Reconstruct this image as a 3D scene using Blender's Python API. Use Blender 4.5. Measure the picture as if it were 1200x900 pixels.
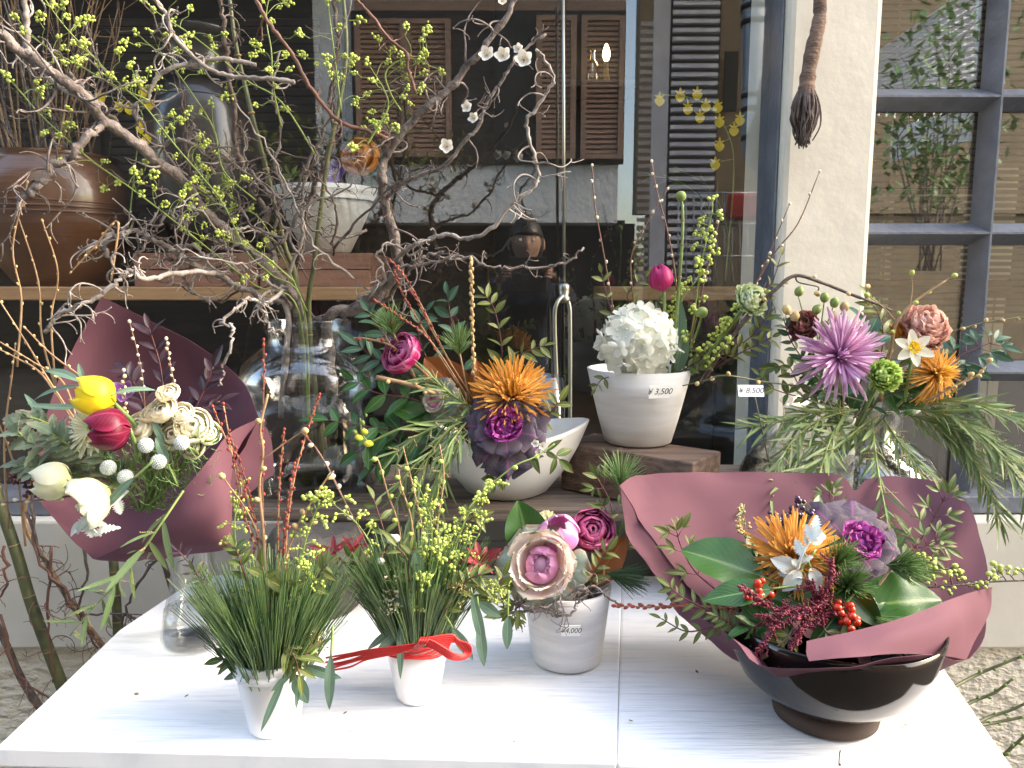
import bpy, math, random
from mathutils import Vector, Matrix, noise
pi = math.pi
for o in list(bpy.data.objects): bpy.data.objects.remove(o)
S = bpy.context.scene
# ---------------------------------------------------------------- camera
F = 890.0; PITCH = math.radians(7.5); H = 1.10
cam = bpy.data.cameras.new('camera'); camo = bpy.data.objects.new('camera', cam)
S.collection.objects.link(camo); S.camera = camo
cam.sensor_width = 36; cam.lens = 36 * F / 1200
camo.location = (0, 0, H); camo.rotation_euler = (pi / 2 - PITCH, 0, 0)
cam.clip_start = 0.02; cam.clip_end = 200
S.render.resolution_x = 1024; S.render.resolution_y = 768
# ---------------------------------------------------------------- light
SUNDIR = Vector((-0.80, -0.155, -0.56)).normalized()          # travel direction of sunlight
w = bpy.data.worlds.new('World'); S.world = w; w.use_nodes = True
nt = w.node_tree; nt.nodes.clear()
sky = nt.nodes.new('ShaderNodeTexSky'); sky.sky_type = 'NISHITA'; sky.sun_disc = False
sky.sun_elevation = math.asin(-SUNDIR.z); sky.sun_rotation = math.atan2(-SUNDIR.x, -SUNDIR.y)
sky.air_density = 1.0; sky.dust_density = 3.0; sky.ozone_density = 0.6
bg = nt.nodes.new('ShaderNodeBackground'); bg.inputs[1].default_value = 0.15
wo = nt.nodes.new('ShaderNodeOutputWorld')
nt.links.new(sky.outputs[0], bg.inputs[0]); nt.links.new(bg.outputs[0], wo.inputs[0])
sun = bpy.data.lights.new('sun', 'SUN'); sun.energy = 0.6; sun.angle = math.radians(20); sun.color = (1, .95, .87)
suno = bpy.data.objects.new('sun', sun); S.collection.objects.link(suno)
suno.rotation_euler = SUNDIR.to_track_quat('-Z', 'Y').to_euler(); suno.location = (3, 1, 5)
S.view_settings.view_transform = 'Standard'; S.view_settings.look = 'None'
S.view_settings.exposure = 3.2; S.view_settings.gamma = 1
S.view_settings.use_white_balance = True; S.view_settings.white_balance_temperature = 7300; S.view_settings.white_balance_tint = 8
# ---------------------------------------------------------------- helpers
rnd = random.Random(11)
U = rnd.uniform
cp, sp = math.cos(PITCH), math.sin(PITCH)
def ray(px, py):
    a = (px - 600) / F; b = (450 - py) / F
    return Vector((a, cp + b * sp, -sp + b * cp))
def P(px, py, Y):                       # the point seen at a photo pixel, Y metres from the camera plane
    d = ray(px, py); return Vector((0, 0, H)) + d * (Y / d.y)
def T(px, py, z):                       # the point seen at a photo pixel on the level z (relative to the camera)
    d = ray(px, py); return Vector((0, 0, H)) + d * (z / d.z)
GY = 1.60                               # the plane of the shop glass
def PR(px, py, Yv):                     # a point across the street seen mirrored in the glass
    p = P(px, py, Yv); return Vector((p.x, 2 * GY - p.y, p.z))
def pxm(n, Y): return n * Y / F * 1.02
def V(*a): return Vector(a)
def catmull(pts, n=5):
    pts = [Vector(p) for p in pts]
    if len(pts) < 3: return [pts[0].lerp(pts[-1], i / n) for i in range(n + 1)]
    q = [pts[0] * 2 - pts[1]] + pts + [pts[-1] * 2 - pts[-2]]
    out = []
    for i in range(1, len(q) - 2):
        a, b, c, d = q[i - 1:i + 3]
        for k in range(n):
            t = k / n
            out.append(.5 * ((2 * b) + (c - a) * t + (2 * a - 5 * b + 4 * c - d) * t * t + (3 * b - a - 3 * c + d) * t ** 3))
    out.append(pts[-1]); return out
def along(pts, t):                      # point and tangent at fraction t
    x = max(0, min(.9999, t)) * (len(pts) - 1); i = int(x)
    return pts[i].lerp(pts[i + 1], x - i), (pts[i + 1] - pts[i]).normalized()
def perp(d):
    a = Vector((0, 0, 1)) if abs(d.z) < .9 else Vector((1, 0, 0))
    return d.cross(a).normalized()
def randv(): return Vector((U(-1, 1), U(-1, 1), U(-1, 1)))
_ball = {}
def ballgeo(nu, nv):
    if (nu, nv) not in _ball:
        v = [(0, 0, -1)]
        for j in range(1, nv):
            a = -pi / 2 + pi * j / nv
            for i in range(nu): v.append((math.cos(a) * math.cos(2 * pi * i / nu), math.cos(a) * math.sin(2 * pi * i / nu), math.sin(a)))
        v.append((0, 0, 1)); f = []
        for i in range(nu):
            k = (i + 1) % nu
            f.append((0, 1 + k, 1 + i)); f.append((len(v) - 1, 1 + (nv - 2) * nu + i, 1 + (nv - 2) * nu + k))
            for j in range(nv - 2): f.append((1 + j * nu + i, 1 + j * nu + k, 1 + (j + 1) * nu + k, 1 + (j + 1) * nu + i))
        _ball[(nu, nv)] = (v, f)
    return _ball[(nu, nv)]
class MB:
    def __init__(s): s.v = []; s.f = []; s.m = []; s.uv = None
    def add(s, v, f, m=0):
        o = len(s.v); s.v += [tuple(x) for x in v]
        s.f += [tuple(i + o for i in q) for q in f]; s.m += [m] * len(f); return s
    def tube(s, pts, r0, r1=None, n=6, m=0, rf=None, cap=True):
        if r1 is None: r1 = r0
        pts = [Vector(p) for p in pts]; N = len(pts); v = []; f = []
        d = (pts[1] - pts[0]).normalized(); x = perp(d)
        for i, p in enumerate(pts):
            t = (pts[min(i + 1, N - 1)] - pts[max(i - 1, 0)])
            if t.length > 1e-9: d = t.normalized()
            x = (x - d * x.dot(d))
            x = x.normalized() if x.length > 1e-6 else perp(d)
            y = d.cross(x); r = r0 + (r1 - r0) * i / (N - 1)
            if rf: r *= rf(i)
            for k in range(n):
                a = 2 * pi * k / n; v.append(p + (x * math.cos(a) + y * math.sin(a)) * r)
        for i in range(N - 1):
            for k in range(n):
                l = (k + 1) % n; f.append((i * n + k, i * n + l, (i + 1) * n + l, (i + 1) * n + k))
        if cap: f.append(tuple(range(n))[::-1]); f.append(tuple((N - 1) * n + k for k in range(n)))
        return s.add(v, f, m)
    def ball(s, c, r, nu=7, nv=5, m=0, M=None, jit=0):
        v, f = ballgeo(nu, nv); c = Vector(c)
        if not isinstance(r, (tuple, list, Vector)): r = (r, r, r)
        out = []
        for a in v:
            q = Vector((a[0] * r[0], a[1] * r[1], a[2] * r[2]))
            if jit: q *= 1 + U(-jit, jit)
            if M is not None: q = M @ q
            out.append(c + q)
        return s.add(out, f, m)
    def box(s, a, b, m=0, M=None, bev=0):
        x0, y0, z0 = a; x1, y1, z1 = b
        c = [(x, y, z) for z in (z0, z1) for y in (y0, y1) for x in (x0, x1)]
        if M is not None: c = [M @ Vector(q) for q in c]
        return s.add(c, [(0, 2, 3, 1), (4, 5, 7, 6), (0, 1, 5, 4), (2, 6, 7, 3), (0, 4, 6, 2), (1, 3, 7, 5)], m)
    def lathe(s, prof, c=(0, 0, 0), n=40, m=0, sx=1, sy=1):
        c = Vector(c); v = []; f = []
        for r, z in prof:
            for k in range(n):
                a = 2 * pi * k / n; v.append(c + Vector((r * math.cos(a) * sx, r * math.sin(a) * sy, z)))
        for i in range(len(prof) - 1):
            for k in range(n):
                l = (k + 1) % n; f.append((i * n + k, i * n + l, (i + 1) * n + l, (i + 1) * n + k))
        if prof[0][0] > 1e-5: f.append(tuple(range(n))[::-1])
        if prof[-1][0] > 1e-5: f.append(tuple((len(prof) - 1) * n + k for k in range(n)))
        return s.add(v, f, m)
    def build(s, name, mats, parent=None, loc=None, smooth=True, bevel=0, kind=None):
        if not isinstance(mats, (list, tuple)): mats = [mats]
        if parent is not None: loc = parent.location
        if loc is None: loc = Vector((0, 0, 0))
        loc = Vector(loc)
        me = bpy.data.meshes.new(name)
        me.from_pydata([(a[0] - loc.x, a[1] - loc.y, a[2] - loc.z) for a in s.v], [], s.f)
        for m in mats: me.materials.append(m)
        if len(mats) > 1: me.polygons.foreach_set('material_index', s.m)
        if smooth: me.polygons.foreach_set('use_smooth', [True] * len(me.polygons))
        if s.uv:
            ul = me.uv_layers.new(name='UVMap')
            for l in me.loops: ul.data[l.index].uv = s.uv[l.vertex_index]
        me.update()
        o = bpy.data.objects.new(name, me); S.collection.objects.link(o)
        if parent is not None: o.parent = parent
        else: o.location = loc
        if bevel:
            b = o.modifiers.new('b', 'BEVEL'); b.width = bevel; b.segments = 2; b.limit_method = 'ANGLE'
        if kind: o['kind'] = kind
        return o
LABELS = {}
def tag(o, label, cat, group=None):
    o['label'] = label; o['category'] = cat
    if group: o['group'] = group
    n = len(label.split())
    if n < 4 or n > 16: print('LABEL LENGTH', n, label)
    if label in LABELS and not group: print('DUPLICATE LABEL', label)
    LABELS[label] = 1
    return o
def thing(name, label, cat, loc, group=None):
    o = bpy.data.objects.new(name, None); S.collection.objects.link(o); o.location = Vector(loc)
    o.empty_display_size = .01
    return tag(o, label, cat, group)
def put(me, name, root, M):             # one part that shares its mesh
    o = bpy.data.objects.new(name, me); S.collection.objects.link(o); o.parent = root
    o.matrix_basis = Matrix.Translation(-root.location) @ M
    return o
def orient(base, d, nrm=None, s=1.0, sx=None, roll=0):
    d = Vector(d).normalized()
    n = Vector(nrm) if nrm is not None else Vector((0, -.4, 1))
    x = d.cross(n)
    if x.length < 1e-4: x = perp(d)
    x.normalize(); z = x.cross(d)
    M = Matrix((x, d, z)).transposed().to_4x4()
    if roll: M = M @ Matrix.Rotation(roll, 4, 'Y')
    k = sx if sx is not None else s
    return Matrix.Translation(base) @ M @ Matrix.Diagonal((k, s, s, 1))
def frame(c, axis, roll=0, s=1.0):      # local z along axis
    z = Vector(axis).normalized(); x = perp(z); y = z.cross(x)
    return Matrix.Translation(c) @ Matrix((x, y, z)).transposed().to_4x4() @ Matrix.Rotation(roll, 4, 'Z') @ Matrix.Scale(s, 4)
# ---------------------------------------------------------------- materials
def newmat(name):
    m = bpy.data.materials.new(name); m.use_nodes = True; n = m.node_tree; n.nodes.clear()
    out = n.nodes.new('ShaderNodeOutputMaterial'); b = n.nodes.new('ShaderNodeBsdfPrincipled')
    n.links.new(b.outputs[0], out.inputs[0]); return m, n, b, out
def nd(n, t, **k):
    x = n.nodes.new(t)
    for a, v in k.items(): setattr(x, a, v)
    return x
def mixc(n, fac, a, b, blend='MIX'):
    x = n.nodes.new('ShaderNodeMix'); x.data_type = 'RGBA'; x.blend_type = blend
    for i, v in ((0, fac), (6, a), (7, b)):
        if hasattr(v, 'links') or hasattr(v, 'is_linked'): n.links.new(v, x.inputs[i])
        else: x.inputs[i].default_value = v if i == 0 else (*v, 1)
    return x.outputs[2]
def math_(n, op, a, b=None, c=None):
    x = n.nodes.new('ShaderNodeMath'); x.operation = op
    for i, v in enumerate((a, b, c)):
        if v is None: continue
        if hasattr(v, 'is_linked'): n.links.new(v, x.inputs[i])
        else: x.inputs[i].default_value = v
    return x.outputs[0]
def ramp(n, fac, stops):
    r = n.nodes.new('ShaderNodeValToRGB'); n.links.new(fac, r.inputs[0]); e = r.color_ramp.elements
    e[0].position = stops[0][0]; e[0].color = (*stops[0][1], 1); e[1].position = stops[-1][0]; e[1].color = (*stops[-1][1], 1)
    for p, c in stops[1:-1]:
        k = e.new(p); k.color = (*c, 1)
    return r.outputs[0]
def tex(n, scale, detail=4, kind='NOISE', coord='Object', stretch=None, rough=.55):
    tc = nd(n, 'ShaderNodeTexCoord'); mp = nd(n, 'ShaderNodeMapping'); n.links.new(tc.outputs[coord], mp.inputs[0])
    if stretch: mp.inputs['Scale'].default_value = stretch
    t = nd(n, 'ShaderNodeTexNoise' if kind == 'NOISE' else 'ShaderNodeTexVoronoi'); t.inputs['Scale'].default_value = scale
    if kind == 'NOISE': t.inputs['Detail'].default_value = detail; t.inputs['Roughness'].default_value = rough
    n.links.new(mp.outputs[0], t.inputs[0]); return t.outputs[0]
def bump(n, b, h, strength=.3, dist=.01):
    x = nd(n, 'ShaderNodeBump'); x.inputs['Strength'].default_value = strength; x.inputs['Distance'].default_value = dist
    n.links.new(h, x.inputs['Height']); n.links.new(x.outputs[0], b.inputs['Normal'])
def surf(name, c1, c2=None, scale=8, rough=.6, bs=0, bd=.004, bscale=None, stretch=None, metal=0, coat=0, spec=.5, bstretch=None, var=0, stops=(.35, .65)):
    m, n, b, o = newmat(name)
    b.inputs['Roughness'].default_value = rough; b.inputs['Metallic'].default_value = metal
    b.inputs['Coat Weight'].default_value = coat; b.inputs['Specular IOR Level'].default_value = spec
    c2 = c2 or c1
    t = tex(n, scale, 6, stretch=stretch)
    col = ramp(n, t, [(stops[0], c1), (stops[1], c2)])
    if var:
        oi = nd(n, 'ShaderNodeObjectInfo')
        k = math_(n, 'MULTIPLY_ADD', oi.outputs['Random'], 2 * var, 1 - var)
        hs = nd(n, 'ShaderNodeHueSaturation'); n.links.new(k, hs.inputs['Value']); n.links.new(col, hs.inputs['Color']); col = hs.outputs[0]
    n.links.new(col, b.inputs['Base Color'])
    if bs:
        bt = tex(n, bscale or scale * 4, 5, stretch=bstretch or stretch); bump(n, b, bt, bs, bd)
    return m
def leafmat(name, c1, c2=None, rib=None, back=None, rough=.45, trans=.25, var=.22, veins=.25, edge=None, base=None, tip=None, spec=.3):
    """two-sided leaf or petal: midrib and side veins from its UV, a random value per leaf"""
    m, n, b, out = newmat(name); c2 = c2 or tuple(x * .7 for x in c1)
    b.inputs['Roughness'].default_value = rough; b.inputs['Specular IOR Level'].default_value = spec
    uvn = nd(n, 'ShaderNodeTexCoord'); sx = nd(n, 'ShaderNodeSeparateXYZ'); n.links.new(uvn.outputs['UV'], sx.inputs[0])
    u, v = sx.outputs[0], sx.outputs[1]
    au = math_(n, 'ABSOLUTE', math_(n, 'SUBTRACT', u, .5))
    oi = nd(n, 'ShaderNodeObjectInfo')
    ns = tex(n, 14, 4, coord='UV')
    f = math_(n, 'MULTIPLY_ADD', oi.outputs['Random'], .6, math_(n, 'MULTIPLY', ns, .4))
    col = mixc(n, f, c1, c2)
    if base: col = mixc(n, ramp(n, v, [(0, (1, 1, 1)), (.45, (0, 0, 0))]), col, base)
    if tip: col = mixc(n, ramp(n, v, [(.55, (0, 0, 0)), (1, (1, 1, 1))]), col, tip)
    if edge: col = mixc(n, ramp(n, math_(n, 'MAXIMUM', math_(n, 'MULTIPLY', au, 2), v), [(.72, (0, 0, 0)), (.95, (1, 1, 1))]), col, edge)
    if veins:
        wv = math_(n, 'SINE', math_(n, 'MULTIPLY_ADD', v, 62, math_(n, 'MULTIPLY', au, -46)))
        wv = math_(n, 'MULTIPLY', math_(n, 'POWER', math_(n, 'MAXIMUM', wv, 0), 6), veins)
        col = mixc(n, wv, col, rib or tuple(min(1, x * 1.7 + .02) for x in c1))
    if rib: col = mixc(n, ramp(n, au, [(.012, (.85, .85, .85)), (.04, (0, 0, 0))]), col, rib)
    k = math_(n, 'MULTIPLY_ADD', oi.outputs['Random'], 2 * var, 1 - var)
    hs = nd(n, 'ShaderNodeHueSaturation'); n.links.new(k, hs.inputs['Value']); n.links.new(col, hs.inputs['Color']); col = hs.outputs[0]
    if back:
        g = nd(n, 'ShaderNodeNewGeometry'); bk = mixc(n, f, back, tuple(x * .75 for x in back))
        col = mixc(n, g.outputs['Backfacing'], col, bk)
    n.links.new(col, b.inputs['Base Color'])
    bp = nd(n, 'ShaderNodeBump'); bp.inputs['Strength'].default_value = .35; bp.inputs['Distance'].default_value = .0006
    n.links.new(tex(n, 30, 3, coord='UV'), bp.inputs['Height']); n.links.new(bp.outputs[0], b.inputs['Normal'])
    if trans:
        tr = nd(n, 'ShaderNodeBsdfTranslucent'); n.links.new(col, tr.inputs[0])
        mx = nd(n, 'ShaderNodeMixShader'); mx.inputs[0].default_value = trans
        n.links.new(b.outputs[0], mx.inputs[1]); n.links.new(tr.outputs[0], mx.inputs[2]); n.links.new(mx.outputs[0], out.inputs[0])
    return m
def glassmat(name, tint, refl, rough=0.0, edge=0):
    m = bpy.data.materials.new(name); m.use_nodes = True; n = m.node_tree; n.nodes.clear()
    out = nd(n, 'ShaderNodeOutputMaterial'); t = nd(n, 'ShaderNodeBsdfTransparent'); t.inputs[0].default_value = (*tint, 1)
    g = nd(n, 'ShaderNodeBsdfGlossy'); g.inputs['Roughness'].default_value = rough
    mx = nd(n, 'ShaderNodeMixShader')
    if edge:
        lw = nd(n, 'ShaderNodeLayerWeight'); lw.inputs[0].default_value = edge
        n.links.new(math_(n, 'MULTIPLY_ADD', lw.outputs['Facing'], .45, refl), mx.inputs[0])
    else: mx.inputs[0].default_value = refl
    n.links.new(t.outputs[0], mx.inputs[1]); n.links.new(g.outputs[0], mx.inputs[2]); n.links.new(mx.outputs[0], out.inputs[0])
    return m
M = {}
M['table'] = None
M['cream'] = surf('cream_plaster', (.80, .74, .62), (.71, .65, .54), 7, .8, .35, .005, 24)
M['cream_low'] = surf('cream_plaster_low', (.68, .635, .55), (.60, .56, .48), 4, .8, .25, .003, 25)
M['blue'] = surf('blue_grey_paint', (.18, .195, .23), (.12, .132, .16), 14, .42, .8, .003, 60, var=.04)
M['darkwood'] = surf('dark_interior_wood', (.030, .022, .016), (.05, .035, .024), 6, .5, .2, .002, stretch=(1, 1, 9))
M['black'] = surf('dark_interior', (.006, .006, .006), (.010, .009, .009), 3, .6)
M['root'] = surf('root_bark', (.27, .175, .13), (.12, .075, .055), 22, .85, 1, .006, 60, stretch=(1, 1, 2.5))
M['pine'] = surf('pale_shelf_wood', (.50, .30, .15), (.38, .21, .10), 5, .55, .3, .002, stretch=(1.5, 12, 30))
M['redwood'] = surf('red_crate_wood', (.34, .17, .11), (.22, .10, .065), 5, .6, .4, .002, stretch=(1.5, 12, 20))
M['greywood'] = surf('weathered_plank', (.235, .18, .14), (.10, .075, .06), 4, .75, .8, .004, stretch=(1.2, 22, 30), stops=(.38, .62))
M['block'] = surf('brown_timber_block', (.20, .13, .095), (.10, .062, .046), 4, .7, .7, .003, stretch=(1.2, 16, 24), stops=(.38, .62))
M['stone'] = surf('dark_lava_stone', (.135, .12, .105), (.07, .062, .055), 14, .9, 1, .006, 60)
M['brownpot'] = surf('brown_glazed_pot', (.17, .078, .036), (.10, .042, .02), 5, .28, .5, .003, 3, bstretch=(1, 1, 40), coat=.6)
M['bronze'] = surf('dark_bronze_glaze', (.045, .036, .03), (.025, .02, .018), 6, .28, .2, .002, coat=.5)
M['ceramic'] = surf('matt_white_ceramic', (.72, .70, .65), (.64, .62, .57), 3, .55, .15, .001, 60)
M['ceramic_b'] = surf('brushed_white_ceramic', (.70, .69, .665), (.60, .59, .57), 9, .65, .5, .0006, 30, stretch=(1, 1, 9))
M['ceramic_g'] = surf('brushed_grey_ceramic', (.68, .68, .69), (.54, .54, .555), 9, .6, .5, .0006, 30, stretch=(1.2, 1.2, 8))
M['whitepot'] = surf('white_glazed_pot', (.80, .80, .82), (.72, .72, .75), 4, .35, .2, .001, 20, coat=.3)
M['blackglaze'] = surf('black_brown_glaze', (.008, .006, .005), (.016, .009, .007), 8, .09, .1, .001, spec=.45)
M['clayfoot'] = surf('brown_clay_foot', (.075, .045, .035), (.045, .028, .022), 12, .85, .6, .002)
M['steel'] = surf('nickel_metal', (.36, .355, .30), (.28, .275, .24), 6, .38, metal=.9)
M['paper'] = None
M['glass'] = glassmat('shop_glass', (.985, .99, .985), .072)
M['jar'] = glassmat('jar_glass', (.975, .985, .98), .03, 0, .30)
M['glass2'] = glassmat('old_window_glass', (.94, .95, .94), .20)
M['water'] = glassmat('vase_water', (.97, .98, .975), .03, .0, .2)
M['bark'] = surf('grey_bark', (.27, .225, .21), (.085, .068, .06), 45, .85, 1, .005, 130, stretch=(1, 1, 1))
M['bark_dark'] = surf('dark_bark', (.16, .12, .105), (.07, .052, .045), 70, .8, .8, .003, 200)
M['bark_pale'] = surf('pale_bark', (.42, .37, .34), (.16, .135, .12), 50, .75, .8, .003, 200)
M['bark_red'] = surf('red_brown_bark', (.22, .10, .07), (.12, .06, .045), 50, .5, .4, .002)
M['bark_tan'] = surf('tan_twig', (.42, .27, .14), (.26, .15, .08), 60, .6, .4, .002)
M['stem_green'] = surf('green_stem', (.22, .32, .09), (.13, .21, .06), 40, .5)
M['stem_dark'] = surf('olive_stem', (.13, .14, .06), (.07, .078, .035), 40, .55)
M['stem_pale'] = surf('pale_green_stem', (.25, .33, .085), (.17, .24, .06), 40, .5)
M['stem_maroon'] = surf('maroon_stem', (.13, .035, .04), (.08, .025, .03), 40, .5)
M['bud_yg'] = surf('yellow_green_buds', (.55, .62, .14), (.38, .48, .09), 300, .45, var=.15)
M['bud_red'] = surf('red_buds', (.35, .045, .03), (.20, .03, .02), 200, .4, var=.2)
M['bud_tan'] = surf('tan_buds', (.62, .46, .22), (.45, .30, .12), 200, .5, var=.2)
M['bud_cream'] = surf('cream_buds', (.75, .68, .50), (.62, .52, .36), 200, .6, var=.1)
M['berry_red'] = surf('red_berries', (.65, .045, .012), (.5, .03, .01), 40, .22, var=.15, coat=.3)
M['berry_dark'] = surf('dark_purple_berries', (.03, .015, .045), (.05, .02, .06), 40, .2, coat=.5, var=.3)
M['berry_white'] = surf('white_berries', (.85, .85, .82), (.8, .8, .78), 40, .5)
M['needle'] = surf('pine_needles', (.16, .24, .09), (.09, .15, .055), 30, .45)
M['needle2'] = surf('pine_needles_light', (.19, .31, .10), (.12, .22, .08), 30, .45)
M['needle3'] = surf('pine_needles_deep', (.06, .13, .05), (.04, .09, .035), 30, .45)
M['amaranth'] = surf('amaranth_spikes', (.24, .02, .04), (.12, .015, .03), 80, .6)
M['white_paper'] = surf('white_card', (.84, .84, .82), (.82, .82, .80), 3, .7)
M['ink'] = surf('black_ink', (.02, .02, .02), (.03, .03, .03), 3, .6)
M['felt'] = surf('silver_felt', (.72, .76, .72), (.56, .62, .60), 50, .9, var=.08)
M['red_cord'] = surf('red_paper_cord', (.62, .02, .02), (.45, .015, .015), 30, .45)
M['yellow'] = surf('orchid_yellow', (.85, .68, .03), (.75, .55, .02), 100, .5)
# petals and leaves
M['nandina'] = leafmat('nandina_leaf', (.10, .17, .04), (.05, .10, .028), (.33, .38, .14), (.22, .30, .12), .35, edge=(.16, .09, .03))
M['leaf_olive'] = leafmat('olive_leaf', (.15, .18, .045), (.08, .11, .028), (.40, .42, .16), (.26, .30, .11), .35)
M['leaf_blue'] = leafmat('blue_green_leaf', (.07, .16, .10), (.04, .10, .065), (.26, .38, .26), (.14, .24, .17), .35)
M['leaf_deep'] = leafmat('deep_green_leaf', (.045, .13, .035), (.025, .08, .025), (.16, .26, .09), (.10, .19, .07), .25, trans=.1)
M['leaf_mag'] = leafmat('magnolia_leaf', (.036, .105, .022), (.024, .075, .016), (.11, .19, .05), (.30, .095, .022), .30, trans=.03, var=.1, veins=.12, spec=.38)
M['leaf_magback'] = leafmat('magnolia_leaf_underside', (.34, .11, .028), (.26, .08, .022), (.42, .20, .07), (.05, .13, .03), .55, trans=.03, var=.1)
M['leaf_euc'] = leafmat('eucalyptus_leaf', (.17, .27, .19), (.11, .20, .14), (.34, .46, .34), (.25, .36, .28), .55, var=.15)
M['leaf_wattle'] = leafmat('wattle_leaf', (.19, .26, .10), (.11, .175, .07), (.28, .36, .14), (.22, .30, .13), .4, trans=.2, veins=0)
M['leaf_dark'] = leafmat('dark_purple_leaf', (.045, .022, .035), (.03, .02, .025), (.10, .05, .07), (.06, .04, .05), .28, trans=.02)
M['leaf_red'] = leafmat('red_bract_leaf', (.30, .03, .05), (.18, .03, .04), (.42, .10, .10), (.28, .06, .07), .4)
M['leaf_kalegrey'] = leafmat('sage_kale_leaf', (.22, .30, .19), (.16, .24, .15), (.36, .42, .28), (.27, .33, .22), .6, edge=(.30, .22, .17))
M['felt_leaf'] = leafmat('silver_felt_leaf', (.70, .74, .70), (.55, .61, .58), (.78, .8, .78), (.72, .76, .74), .9, trans=.1, var=.08, veins=0)
M['tulip_y'] = leafmat('yellow_tulip_petal', (.84, .70, .05), (.82, .64, .03), None, None, .35, .25, .06, .1)
M['tulip_m'] = leafmat('maroon_tulip_petal', (.17, .006, .03), (.10, .005, .02), (.28, .03, .08), None, .4, .12, .12, .3, edge=(.26, .02, .07))
M['tulip_pink'] = leafmat('pink_tulip_petal', (.50, .03, .17), (.40, .02, .12), (.6, .1, .25), None, .3, .25, .1, .2)
M['tulip_w'] = leafmat('cream_tulip_petal', (.84, .83, .66), (.80, .78, .55), None, None, .5, .3, .04, .1, base=(.70, .74, .35))
M['rose_peach'] = leafmat('peach_ranunculus_petal', (.95, .82, .58), (.95, .87, .68), None, None, .6, .2, .05, 0, edge=(.88, .82, .62))
M['rose_cream'] = leafmat('cream_ranunculus_petal', (.95, .90, .70), (.95, .87, .62), None, None, .6, .2, .05, 0, edge=(.88, .85, .70))
M['ranun_m'] = leafmat('burgundy_ranunculus_petal', (.22, .008, .055), (.11, .005, .03), (.6, .25, .4), None, .35, .1, .2, 0, edge=(.50, .10, .22))
M['ranun_p'] = leafmat('magenta_ranunculus_petal', (.42, .01, .13), (.26, .008, .08), (.6, .25, .4), None, .35, .2, .2, 0, edge=(.62, .16, .32))
M['pink_tulip2'] = leafmat('lilac_pink_tulip_petal', (.72, .26, .55), (.62, .20, .46), (.8, .5, .7), None, .4, .25, .06, .15, edge=(.80, .42, .65))
M['mum_orange'] = leafmat('orange_spider_petal', (.95, .64, .24), (.92, .55, .17), None, (.86, .48, .14), .45, .4, .12, 0, tip=(.84, .44, .10))
M['mum_orange_in'] = leafmat('orange_inner_petal', (.93, .66, .14), (.92, .58, .10), None, None, .45, .25, .08, 0)
M['mum_pink'] = leafmat('lilac_spider_petal', (.88, .54, .80), (.84, .48, .76), None, (.78, .42, .70), .45, .4, .06, 0, base=(.45, .12, .36), tip=(.78, .56, .76))
M['mum_green'] = leafmat('lime_mum_petal', (.46, .62, .16), (.38, .54, .10), None, None, .5, .25, .06, 0, tip=(.60, .72, .30))
M['kale_p_out'] = leafmat('dark_purple_kale_leaf', (.085, .075, .095), (.065, .06, .075), (.22, .07, .19), None, .85, .05, .15, .5, base=(.22, .03, .17))
M['kale_p_in'] = leafmat('magenta_kale_leaf', (.42, .06, .30), (.32, .04, .22), (.6, .2, .5), None, .7, .25, .12, .2, edge=(.34, .05, .28))
M['kale_s_out'] = leafmat('sage_cabbage_leaf', (.24, .32, .27), (.18, .25, .20), (.34, .40, .34), None, .8, .15, .1, .25, edge=(.34, .25, .18))
M['kale_s_mid'] = leafmat('cream_cabbage_leaf', (.85, .74, .66), (.82, .62, .62), (.8, .75, .7), None, .7, .35, .05, .2, edge=(.78, .72, .55))
M['kale_s_in'] = leafmat('pink_cabbage_leaf', (.84, .46, .64), (.78, .32, .54), None, None, .7, .4, .08, .2)
M['carnation'] = leafmat('dusty_pink_carnation_petal', (.84, .50, .44), (.76, .40, .36), None, None, .6, .3, .12, 0, edge=(.80, .60, .50))
M['carn_green'] = leafmat('pale_green_carnation_petal', (.52, .64, .32), (.44, .58, .26), None, None, .6, .25, .1, 0, edge=(.72, .74, .58))
M['hyd'] = leafmat('white_hydrangea_petal', (.90, .91, .85), (.88, .89, .80), None, None, .6, .45, .05, .05)
M['gerb'] = leafmat('pale_yellow_gerbera_petal', (.86, .83, .58), (.85, .80, .48), None, None, .5, .3, .04, 0, tip=(.87, .86, .74))
M['narc'] = leafmat('narcissus_petal', (.86, .85, .74), (.85, .82, .66), None, None, .5, .3, .04, .05)
M['narc_cup'] = leafmat('narcissus_cup', (.85, .58, .03), (.85, .50, .02), None, None, .5, .3, .04, 0)
M['plum'] = leafmat('plum_blossom_petal', (.87, .86, .80), (.86, .84, .78), None, None, .6, .3, .03, 0)
M['lisi'] = leafmat('dusky_rose_petal', (.30, .08, .10), (.40, .14, .16), None, None, .5, .2, .15, 0, edge=(.5, .25, .22))
M['amber'] = leafmat('orange_ruffled_petal', (.74, .30, .06), (.62, .22, .04), None, None, .5, .3, .1, 0)
M['purple'] = leafmat('purple_petal', (.20, .06, .30), (.10, .03, .18), None, None, .5, .2, .2, .2, edge=(.36, .24, .42))
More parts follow.
